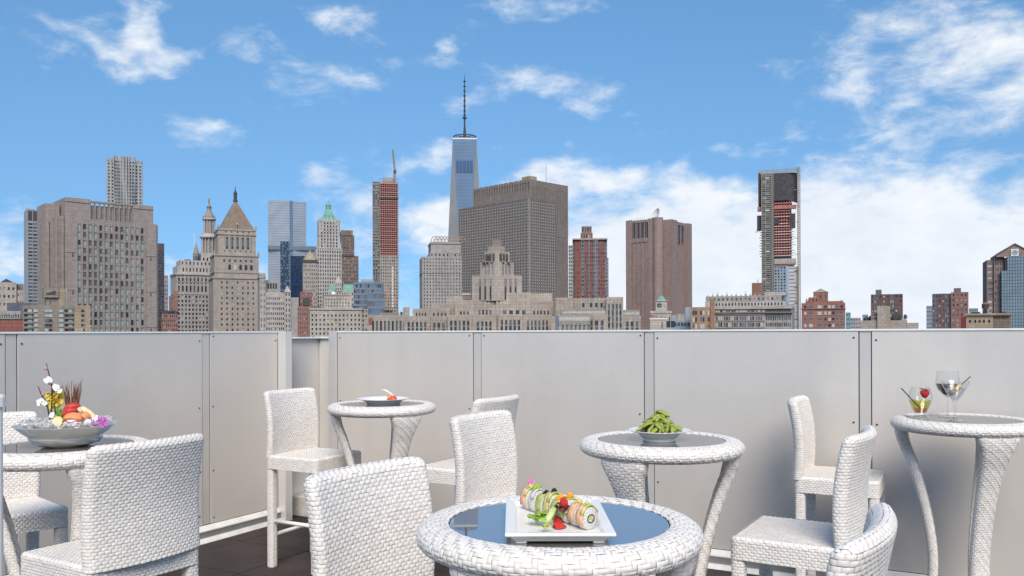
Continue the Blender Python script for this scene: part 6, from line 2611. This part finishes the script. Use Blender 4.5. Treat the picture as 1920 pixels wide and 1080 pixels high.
# frilly lettuce, red lettuce and the pale cucumber fan
for (nm, lab, px, py, zz, sz, mt, nn) in (('lettuce_leaf', 'frilly green lettuce leaf at the left of the platter', 1006, 976, PZ + .012, .022, m_lett, 9),
                                          ('lettuce_leaf', 'small green leaf tip in front of the strawberries', 1023, 990, PZ + .010, .012, m_avo, 6),
                                          ('red_lettuce', 'dark red frilly lettuce tuft in the middle of the row', 1052, 952, PZ + .038, .017, m_rlett, 9),
                                          ('lettuce_leaf', 'yellow green leaf curled in front of the middle rolls', 1064, 962, PZ + .026, .013, m_avo, 6)):
    q = MB()
    c = TP(px, py, zz)
    for k in range(nn):
        a = 2 * math.pi * k / nn + random.random()
        d = Vector((math.cos(a), math.sin(a) * .8, random.uniform(-.2, .6))).normalized()
        pts = [c + d * (sz * t) + Vector((0, 0, sz * .5 * math.sin(t * 2.2) - (zz - PZ) * .25 * t)) for t in (0, .3, .55, .8, 1.0)]
        pts = [Vector((p.x, p.y, max(p.z, PZ + .0015))) for p in pts]
        sheet(q, pts, [sz * .25, sz * .6, sz * .9, sz * 1.0, sz * .6], .0009, wave=sz * .42, seed=k * 2.3 + px)
    tag(q.build(nm, mt, smooth=True), lab, 'lettuce', 'salad leaves on the platter')
q = MB()
pth = [TP(1024, 986, PZ + .004), TP(1029, 969, PZ + .022), TP(1036, 955, PZ + .036), TP(1047, 943, PZ + .046), TP(1060, 940, PZ + .046)]
sheet(q, pth, [.014, .020, .020, .016, .010], .003, wave=.002, seed=3, axis=(.9, .3, .25))
tag(q.build('cucumber_slice', mat('cucumber', (0.48, 0.55, 0.22), .4, var=.25, vscale=80), smooth=True), 'long pale green cucumber slice arching over the platter', 'vegetable')

# ---------------------------------------------------------------- plate and bite on the corner table
pl = thing('small_plate', 'white round plate with a few bites on the corner table', 'plate', (-0.805, 5.33, TG))
q = MB()
q.sl([(0, .004), (.092, .004), (.096, .0), (.100, .0), (.104, .006), (.118, .020), (.150, .031), (.162, .0335), (.1635, .036), (.160, .0365), (.146, .034), (.112, .022), (.098, .013), (.0, .012)], 48)
q.build('dish', m_china, pl, True)
BT = Vector((-0.805, 5.33, TG + .0125))
tm = thing('tomato_bite', 'orange red tomato wedge on the small white plate', 'food', BT + Vector((.060, .0, 0)))
q = MB()
q.blob((0, 0, .020), (.026, .022, .020), .12, 2, 3, 16, 10)
q.build('wedge', mat('tomato', (0.62, 0.085, 0.04), .3, var=.2, vscale=50), tm, True)
q = MB()
q.blob((-.022, 0, .030), (.014, .014, .016), .15, 2, 6, 12, 8)
q.build('orange_cap', mat('orange_bite', (.70, .30, .05), .4, var=.2, vscale=50), tm, True)
q = MB()
for k in range(5):
    pts = [BT + Vector((.058 - .012 * t + .003 * k, .004 * (k - 2) * t * .3, .034 + .014 * t - .0011 * t * t)) for t in (0, 1, 2, 3, 4, 5, 6)]
    sheet(q, pts, [.006, .008, .009, .009, .008, .006, .002], .001, wave=.0035, seed=k * 1.7)
tag(q.build('white_garnish', m_whitef, smooth=True), 'curling white shaved garnish rising above the small plate', 'garnish')
q = MB()
for k in range(9):
    q.blob(BT + Vector((.018 + .022 * random.random(), .02 * random.random() - .01, .006 + .012 * random.random())), (.009, .005, .005), .3, 3, k, 8, 5,
           M=Matrix.Rotation(random.uniform(-1, 1), 3, 'Y') @ Matrix.Rotation(random.uniform(-1, 1), 3, 'Z'))
tag(q.build('chopped_greens', mat('olive_greens', (.30, .26, .07), .5, var=.4, vscale=90), smooth=True), 'chopped olive greens beside the tomato bite', 'food', kind='stuff')

# ---------------------------------------------------------------- edamame
EC = Vector((0.602, 3.50, TG))
pl = thing('edamame_plate', 'white wide-rimmed plate heaped with green pods', 'plate', EC)
q = MB()
q.sl([(0, .004), (.058, .004), (.060, .0), (.066, .0), (.068, .004), (.064, .009), (.078, .020), (.088, .033), (.118, .040), (.126, .043), (.1268, .0448), (.1245, .0455), (.090, .038),
         (.082, .032), (.066, .014), (.0, .012)], 56)
q.build('dish', m_china, pl, True)
pods = []
for s in range(4):
    q = MB()
    n_ = 15
    L = .058 + .006 * (s % 3)
    nb = 2 + s % 2
    vs, fs = [], []
    for i in range(n_):
        t = i / (n_ - 1)
        env = max(.04, math.sin(math.pi * t) ** .55)
        bump_ = .78 + .30 * abs(math.cos(math.pi * nb * t)) ** 1.0
        bump_ = 1.08 - .30 * abs(math.cos(math.pi * nb * t))
        rw = .0090 * env * (.75 + .25 * bump_)
        rh = .0072 * env * bump_
        cz = .010 * math.sin(math.pi * t) * (1 if s != 2 else .4)
        for k in range(8):
            a = 2 * math.pi * k / 8
            vs.append(((t - .5) * L, rw * math.cos(a), rh * math.sin(a) + cz * .5))
    for i in range(n_ - 1):
        for k in range(8):
            k2 = (k + 1) % 8
            fs.append((i * 8 + k, i * 8 + k2, (i + 1) * 8 + k2, (i + 1) * 8 + k))
    fs.append(tuple(range(7, -1, -1)))
    fs.append(tuple((n_ - 1) * 8 + k for k in range(8)))
    q.add(vs, fs)
    pods.append(q.mesh('edamame_pod', m_pod if s != 1 else m_podd, True))
rnd = random.Random(5)
layers = [(19, .070, .049, .35), (16, .056, .060, .5), (12, .041, .074, .6), (8, .027, .088, .6), (4, .013, .100, .4)]
for (n_, r_, z_, tilt) in layers:
    for k in range(n_):
        a = 2 * math.pi * (k + rnd.random() * .7) / n_
        o = obj('edamame_pod', pods[rnd.randrange(4)])
        o.location = EC + Vector((math.cos(a) * r_ * rnd.uniform(.8, 1.05), math.sin(a) * r_ * rnd.uniform(.8, 1.05), z_ + rnd.uniform(-.004, .006)))
        o.rotation_euler = (rnd.uniform(-.8, .8), rnd.uniform(.1, tilt + .35), a + rnd.uniform(-1.0, 1.0))
        tag(o, 'green edamame pod in the heap on the middle table', 'edamame', 'edamame pods heaped on the plate')
for (dx, dy, dz, rz, ry) in ((.008, -.012, .112, -.3, .45), (.022, .0, .110, -.5, .5)):
    o = obj('edamame_pod', pods[0])
    o.location = EC + Vector((dx, dy, dz))
    o.rotation_euler = (0, ry, rz)
    tag(o, 'green edamame pod in the heap on the middle table', 'edamame', 'edamame pods heaped on the plate')
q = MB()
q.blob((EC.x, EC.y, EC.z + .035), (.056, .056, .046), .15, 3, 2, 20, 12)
tag(q.build('edamame_heap_shade', mat('heap_shade', (.05, .075, .012), .7), smooth=True), 'dark green inner mass of the edamame heap', 'edamame', kind='stuff')  # dark filler colour stands for the shade between pods

# ---------------------------------------------------------------- drinks on the right table
sn = thing('cocktail_glass', 'short tumbler glass with yellow drink on the right table', 'glass', (2.075, 4.34, TG))
K = 4.34 / F
prof_o = [(0, 0), (15 * K, 0), (15.5 * K, 1.5 * K), (14 * K, 3.5 * K), (10 * K, 6 * K), (10.5 * K, 9 * K), (14 * K, 18 * K), (19 * K, 31 * K), (21.5 * K, 40 * K), (20 * K, 47 * K), (15.5 * K, 58 * K), (14.8 * K, 60 * K)]
prof_i = [(14.2 * K, 59.5 * K), (19 * K, 47 * K), (20.6 * K, 40 * K), (18.2 * K, 31 * K), (13.0 * K, 18 * K), (9.5 * K, 11 * K), (0, 10.2 * K)]
q = MB()
q.sl(prof_o, 36)
q.build('bowl', m_glass, sn, True)
dk = thing('yellow_drink', 'layered yellow and orange cocktail in the short glass', 'drink', (2.075, 4.34, TG))
q = MB()
q.sl([(0, 10.6 * K), (9.3 * K, 11.3 * K), (12.7 * K, 18 * K), (13.6 * K, 20 * K), (0, 20.0 * K)], 32)
q.build('syrup_layer', m_oranged, dk, True)
q = MB()
q.sl([(0, 20.1 * K), (13.7 * K, 20.2 * K), (17.9 * K, 31 * K), (18.9 * K, 34.5 * K), (0, 34.5 * K)], 32)
q.build('top_layer', m_yellowd, dk, True)
sb = thing('cocktail_strawberry', 'whole strawberry with brown leaves on the rim of the short glass', 'strawberry', (2.067, 4.275, TG + 39 * K))
q = MB()
q.sl([(0, 0), (4 * K, 2.5 * K), (7.5 * K, 8 * K), (8.3 * K, 12 * K), (6.5 * K, 15.5 * K), (0, 16.5 * K)], 18)
q.build('berry', m_straw, sb, True)
q = MB()
petals(q, (0, 0, 16.2 * K), 9 * K, 6, (0, -.2, 1), .5, .6, 2)
q.build('leaves', m_brownf, sb, True)
q = MB()
q.tube([TP(1690, 731, TG + .165) * 1.0, TP(1690, 731, TG + .165).lerp(Vector((2.09, 4.34, TG + 13 * K)), .5), Vector((2.093, 4.34, TG + 13 * K))], .0026, 8)
tag(q.build('cocktail_straw', m_black, smooth=True), 'thin black straw leaning left out of the yellow drink', 'straw')

wg = thing('wine_glass', 'tall wine glass of red wine behind the martini', 'glass', (2.256, 4.42, TG))
K = 4.42 / F
po = [(0, 0), (17 * K, 0), (17 * K, .8 * K), (8 * K, 2.6 * K), (2.4 * K, 5 * K), (1.7 * K, 12 * K), (1.7 * K, 32 * K), (2.6 * K, 36 * K), (9 * K, 41 * K), (17 * K, 50 * K), (21 * K, 60 * K), (20.5 * K, 68 * K), (17.8 * K, 86 * K)]
pi_ = [(17.2 * K, 86 * K), (19.8 * K, 68 * K), (20.2 * K, 60 * K), (16.2 * K, 50.5 * K), (8.5 * K, 42 * K), (0, 38.5 * K)]
q = MB()
q.sl(po, 36)
q.build('glass_body', m_glass, wg, True)
q = MB()
q.sl([(0, 38.8 * K), (8.3 * K, 42.3 * K), (16 * K, 50.8 * K), (20 * K, 60 * K), (20 * K, 62 * K), (0, 62 * K)], 36, (2.256, 4.42, TG))
tag(q.build('red_wine', m_wine, smooth=True), 'dark red wine filling the lower half of the wine glass', 'wine')

mg = thing('martini_glass', 'conical martini glass standing in front of the wine glass', 'glass', (2.19, 4.22, TG))
K = 4.22 / F
po = [(0, 0), (18 * K, 0), (18 * K, .8 * K), (9 * K, 3 * K), (3 * K, 6 * K), (2.2 * K, 12 * K), (2.6 * K, 30 * K), (4 * K, 36 * K), (12 * K, 47 * K), (26.5 * K, 75 * K)]
pi_ = [(25.6 * K, 75 * K), (11 * K, 48 * K), (3 * K, 38.5 * K), (0, 38 * K)]
q = MB()
q.sl(po, 40)
q.build('glass_body', m_glass, mg, True)
q = MB()
q.sl([(0, 38.4 * K), (2.8 * K, 38.9 * K), (10.6 * K, 48.2 * K), (17.6 * K, 61 * K), (0, 61 * K)], 36, (2.19, 4.22, TG))
tag(q.build('clear_martini', m_clearl, smooth=True), 'clear spirit in the bottom of the martini glass', 'drink')
p0, p1 = Vector((2.165, 4.215, TG + 50 * K)), Vector((2.19 + 29 * K, 4.22, TG + 83 * K))
q = MB()
q.tube([p0, p1], .0022, 8)
tag(q.build('cocktail_pick', m_black, smooth=True), 'black pick leaning right out of the martini glass', 'pick')
for k, (t, mt, lab) in enumerate(((.10, m_onion, 'pinkish olive low on the martini pick'), (.27, m_olive, 'middle green olive on the martini pick'), (.42, m_olive, 'upper green olive on the martini pick'))):
    q = MB()
    dirp = (p1 - p0).normalized()
    rot = Vector((0, 0, 1)).rotation_difference(dirp).to_matrix()
    q.blob(p0.lerp(p1, t), (5.2 * K, 5.2 * K, 6.2 * K), .05, 2, k, 12, 8, M=rot)
    tag(q.build('olive', mt, smooth=True), lab, 'olive')

# ---------------------------------------------------------------- sashimi bowl on the left table
BC = Vector((u_(123) * 3.40, 3.40, TG))
bw = thing('glass_bowl', 'wide ribbed glass bowl of sashimi on the left table', 'bowl', BC)
q = MB()


def wob(a, r, z):
    return .012 * math.sin(5 * a) * (r / .19) ** 2 + .010 * math.sin(56 * a) * min(1, r / .12) * (1 if z < .085 else .3)


q.sl([(0, .003), (.062, .0), (.070, .002), (.078, .008), (.112, .028), (.152, .056), (.186, .084), (.190, .0865), (.187, .0875), (.150, .062), (.110, .034), (.072, .012), (0, .010)], 112, wob=wob)
q.build('glass_body', m_frost, bw, True)


def BP(px, py, dy=0.0):
    d = 3.40 + dy
    return Vector((u_(px) * d, d, EYE - (py - HOR) / F * d))


# crushed ice
q = MB()
rnd = random.Random(9)
for k in range(900):
    a = rnd.random() * 6.283
    r_ = .165 * math.sqrt(rnd.random())
    z_ = .058 + .030 * (1 - (r_ / .165) ** 2) + (.022 * max(0, -math.cos(a)) * (1 - r_ / .17)) + rnd.uniform(-.006, .006)
    z_ = min(max(z_, (r_ - .06) * .78 + .022), .118)
    s = rnd.uniform(.003, .0065)
    M = Matrix.Translation(BC + Vector((r_ * math.cos(a), r_ * math.sin(a), z_))) @ Matrix.Rotation(rnd.random() * 3, 4, 'X') @ Matrix.Rotation(rnd.random() * 3, 4, 'Z')
    q.box(-s, s, -s * .7, s * .7, -s * .6, s * .6, M=M)
q.blob(BC + Vector((0, 0, .036)), (.135, .135, .042), .08, 3, 1, 24, 12)
tag(q.build('crushed_ice', m_ice), 'crushed ice filling the glass bowl', 'ice', kind='stuff')


def slab_slice(name, lab, c, size, rot, mt, bend=.3, seed=0, group='sashimi slices'):
    root = thing(name, lab, 'sashimi', c, 0, group)
    q_ = MB()
    L, W_, H = size

    def fn(u, v):
        pass
    n_ = 8
    vs_, fs_ = [], []
    for i in range(n_ + 1):
        t = i / n_ - .5
        for k in range(12):
            a = 2 * math.pi * k / 12
            cy_, cz_ = math.cos(a), math.sin(a)
            e_ = .5
            taper = (1 - (abs(t) * 2) ** 6 * .5)
            vs_.append(Vector((t * L, math.copysign(abs(cy_) ** e_, cy_) * W_ / 2 * taper, math.copysign(abs(cz_) ** e_, cz_) * H / 2 * taper + bend * H * math.cos(t * math.pi) + H * .15 * noise.noise(Vector((t * 3, seed, k * .4))))))
    for i in range(n_):
        for k in range(12):
            k2 = (k + 1) % 12
            fs_.append((i * 12 + k, i * 12 + k2, (i + 1) * 12 + k2, (i + 1) * 12 + k))
    fs_.append(tuple(range(11, -1, -1)))
    fs_.append(tuple(n_ * 12 + k for k in range(12)))
    q_.add(vs_, fs_)
    o_ = q_.build('slice', mt, root, True)
    root.rotation_euler = tuple(R(r) for r in rot)
    return root


slab_slice('tuna_slice', 'upper dark red tuna slice in the bowl', BP(134, 763, .01), (.064, .034, .020), (15, -18, 20), m_tuna, .6, 1)
slab_slice('tuna_slice', 'lower dark red tuna slice leaning under the other in the bowl', BP(130, 771, -.02), (.058, .034, .020), (25, -24, 15), m_tuna, .6, 2)
slab_slice('salmon_slice', 'broad orange salmon slice in front of the tuna', BP(137, 782, -.04), (.074, .036, .018), (30, 4, 5), m_salmon, .7, 3)
slab_slice('salmon_slice', 'small orange salmon fold right of the broad salmon slice', BP(160, 780, -.03), (.036, .030, .016), (20, 12, -30), m_salmon, .8, 4)
slab_slice('octopus_slice', 'white octopus slice with dark red edge at the bowl front', BP(132, 794, -.07), (.060, .034, .018), (40, 0, 4), m_octo, .4, 5)
slab_slice('octopus_slice', 'second pale octopus slice right of the first at the bowl front', BP(166, 793, -.06), (.040, .030, .022), (40, 0, -6), m_octo, .4, 6)
for (px, py, L) in ((132, 788, .064), (131, 797, .060), (150, 792, .02)):
    q = MB()
    c = BP(px, py, -.088)
    q.tube([c + Vector((L * (t - .5), -.004, .003 * math.sin(t * 9))) for t in [i / 8 for i in range(9)]], .0022, 6)
    tag(q.build('octopus_rind', m_octor, smooth=True), {788: 'upper', 797: 'lower', 792: 'short'}[py] + ' dark red rind line on the octopus slice', 'sashimi', 'octopus rinds')
for k, (px, py, ry) in enumerate(((156, 768, 20), (163, 769, 34), (171, 775, 42))):
    slab_slice('scallop_slice', ('left', 'middle', 'right')[k] + ' pale yellow fish slice right of the tuna', BP(px, py, .01 - .012 * k), (.060, .020, .011), (60, ry, 0), m_scal, .3, 7 + k)
# lemon
lm = thing('lemon_slice', 'round lemon slice standing in the ice at the bowl front', 'lemon', BP(107, 788, -.075))
q = MB()
q.lathe([(0, -.0022), (.0195, -.0022), (.0195, .0022), (0, .0022)], 28)
q.build('flesh', m_lemon, lm, False)
q = MB()
q.lathe([(.0195, -.0027), (.0222, -.0022), (.0222, .0022), (.0195, .0027)], 28, close=True)
q.build('rind', mat('lemon_rind', (.78, .60, .10), .4), lm, True)
for k in range(8):
    q = MB()
    a = 2 * math.pi * k / 8
    q.box(.002, .0185, -.0004, .0004, .0022, .0027, M=Matrix.Rotation(a, 4, 'Z'))
    q.build('segment_line', m_rice, lm)
lm.rotation_euler = (R(72), R(8), R(-8))
# orchid
q = MB()
for (px, py, nr, r_) in ((183, 785, (.1, -.7, .6), .023), (194, 790, (.5, -.6, .3), .020)):
    petals(q, BP(px, py, -.06), r_, 5, nr, .3, .9, px)
orc = q.build('orchid', m_violet, smooth=True)
tag(orc, 'violet orchid blossom on the right rim of the bowl', 'flower')
q = MB()
petals(q, BP(179, 782, -.065), .012, 4, (0, -1, .3), .4, .7, 1)
q.build('inner_petals', m_whitef, orc, True)
# shiso leaf
q = MB()
for k in range(3):
    c = BP(112 + 4 * k, 776, -.02)
    pts = [c + Vector((0, 0, -.020)), c + Vector((.002, -.004, -.005)), c + Vector((.004 * (k - 1), -.006, .012)), c + Vector((.010 * (k - 1), -.004, .026))]
    sheet(q, pts, [.006, .024, .022, .002], .0008, wave=.006, seed=k * 3.1, axis=(1, .2 * (k - 1), 0))
tag(q.build('green_leaf', m_leafg, smooth=True), 'green shiso leaf standing behind the lemon slice', 'leaf')
# yellow flower
yf = thing('yellow_flower', 'tall ruffled yellow flower left of the twig bundle', 'flower', BP(103, 765, .02))
q = MB()
for k, (px, py, r_, nr) in enumerate(((103, 748, .034, (0, -1, .2)), (100, 738, .032, (-.3, -.8, .6)), (104, 755, .030, (.2, -1, -.3)), (97, 730, .026, (-.5, -.3, .9)), (107, 742, .026, (.6, -.8, .2)))):
    petals(q, BP(px, py, .02) - yf.location, r_, 6, nr, .5, .55, k * 1.3)
q.build('petals', m_yelf, yf, True)
q = MB()
q.tube([Vector((0, 0, -.02)), Vector((0, 0, .02)), BP(102, 745, .02) - yf.location], .003, 6)
q.build('stem', m_leafg, yf, True)
q = MB()
for k in range(7):
    q.tube([BP(103, 750, .015) - yf.location, BP(103 + rnd.uniform(-5, 5), 744 + rnd.uniform(-5, 6), -.012) - yf.location], .0012, 5)
q.build('stamens', m_roe_o, yf)
# twig bundle
tb = thing('twig_bundle', 'upright bundle of fine brown twigs in the bowl', 'twigs', BP(135, 768, .03))
rnd = random.Random(3)
for k in range(46):
    q = MB()
    bx_, by_ = rnd.uniform(-.022, .022), rnd.uniform(-.012, .012)
    h = rnd.uniform(.075, .125)
    lean = bx_ * rnd.uniform(.4, 1.3) + rnd.uniform(-.008, .008)
    pts = [Vector((bx_, by_, -.02)), Vector((bx_ + lean * .4, by_, h * .45)), Vector((bx_ + lean * .8 + rnd.uniform(-.003, .003), by_, h * .8)), Vector((bx_ + lean * 1.1 + rnd.uniform(-.004, .004), by_ + rnd.uniform(-.006, .006), h))]
    q.tube(pts, [.0016, .0013, .0010, .0005], 5)
    if k % 3 == 0:
        q.tube([pts[1], pts[1] + Vector((rnd.uniform(-.012, .012), 0, .035))], [.0010, .0004], 4)
    q.build('twig', m_twig, tb)
q = MB()
q.tube([Vector((.018, 0, .06)), Vector((.034, 0, .105)), Vector((.044, 0, .128)), Vector((.050, 0, .130))], [.0012, .0010, .0006, .0003], 5)
q.tube([Vector((.034, 0, .105)), Vector((.033, 0, .132))], [.0007, .0003], 4)
q.build('twig', m_twig, tb)
# blossom branches
for (lab, path, bl) in (('taller dark branch with white blossoms rising from the bowl', ((95, 772), (97, 745), (97, 722), (92, 700), (86.5, 678)),
                         ((86, 688, .009, 1), (91, 710, .016, 0), (93, 716, .009, 1), (105, 724, .014, 0), (97, 776, .012, 0), (112, 731, .010, 0))),
                        ('shorter dark branch with one white blossom at the left of the bowl', ((92, 778), (89, 762), (82, 745), (76, 734), (71, 721)),
                         ((76, 750, .016, 0), (81, 736, .009, 1), (83, 753, .011, 0)))):
    br = thing('blossom_branch', lab, 'branch', BP(path[0][0], path[0][1], .0), 0, 'blossom branches in the bowl')
    q = MB()
    pp = [BP(x, y, .0) - br.location for (x, y) in path]
    pp.insert(0, pp[0] + Vector((.004, 0, -.03)))
    q.tube(pp, [.0032, .0030, .0028, .0026, .0022, .0014], 7)
    if len(bl) > 3:
        q.tube([BP(97, 745) - br.location, BP(106, 735) - br.location, BP(117, 721) - br.location], [.0022, .0018, .0012], 6)
    q.build('twig', m_branch, br, True)
    for k, (px, py, r_, bud) in enumerate(bl):
        c = BP(px, py, -.006) - br.location
        q = MB()
        if bud:
            q.blob(c, (r_ * .8, r_ * .8, r_ * .75), .15, 3, k, 10, 7)
            q.build('bud', m_bud, br, True)
        else:
            petals(q, c, r_, 6, (rnd.uniform(-.6, .6), -.8, rnd.uniform(0, .6)), .6, .85, k)
            petals(q, c + Vector((0, -.003, 0)), r_ * .7, 5, (rnd.uniform(-.6, .6), -.8, .4), .8, .8, k + 2)
            q.build('blossom', m_whitef, br, True)
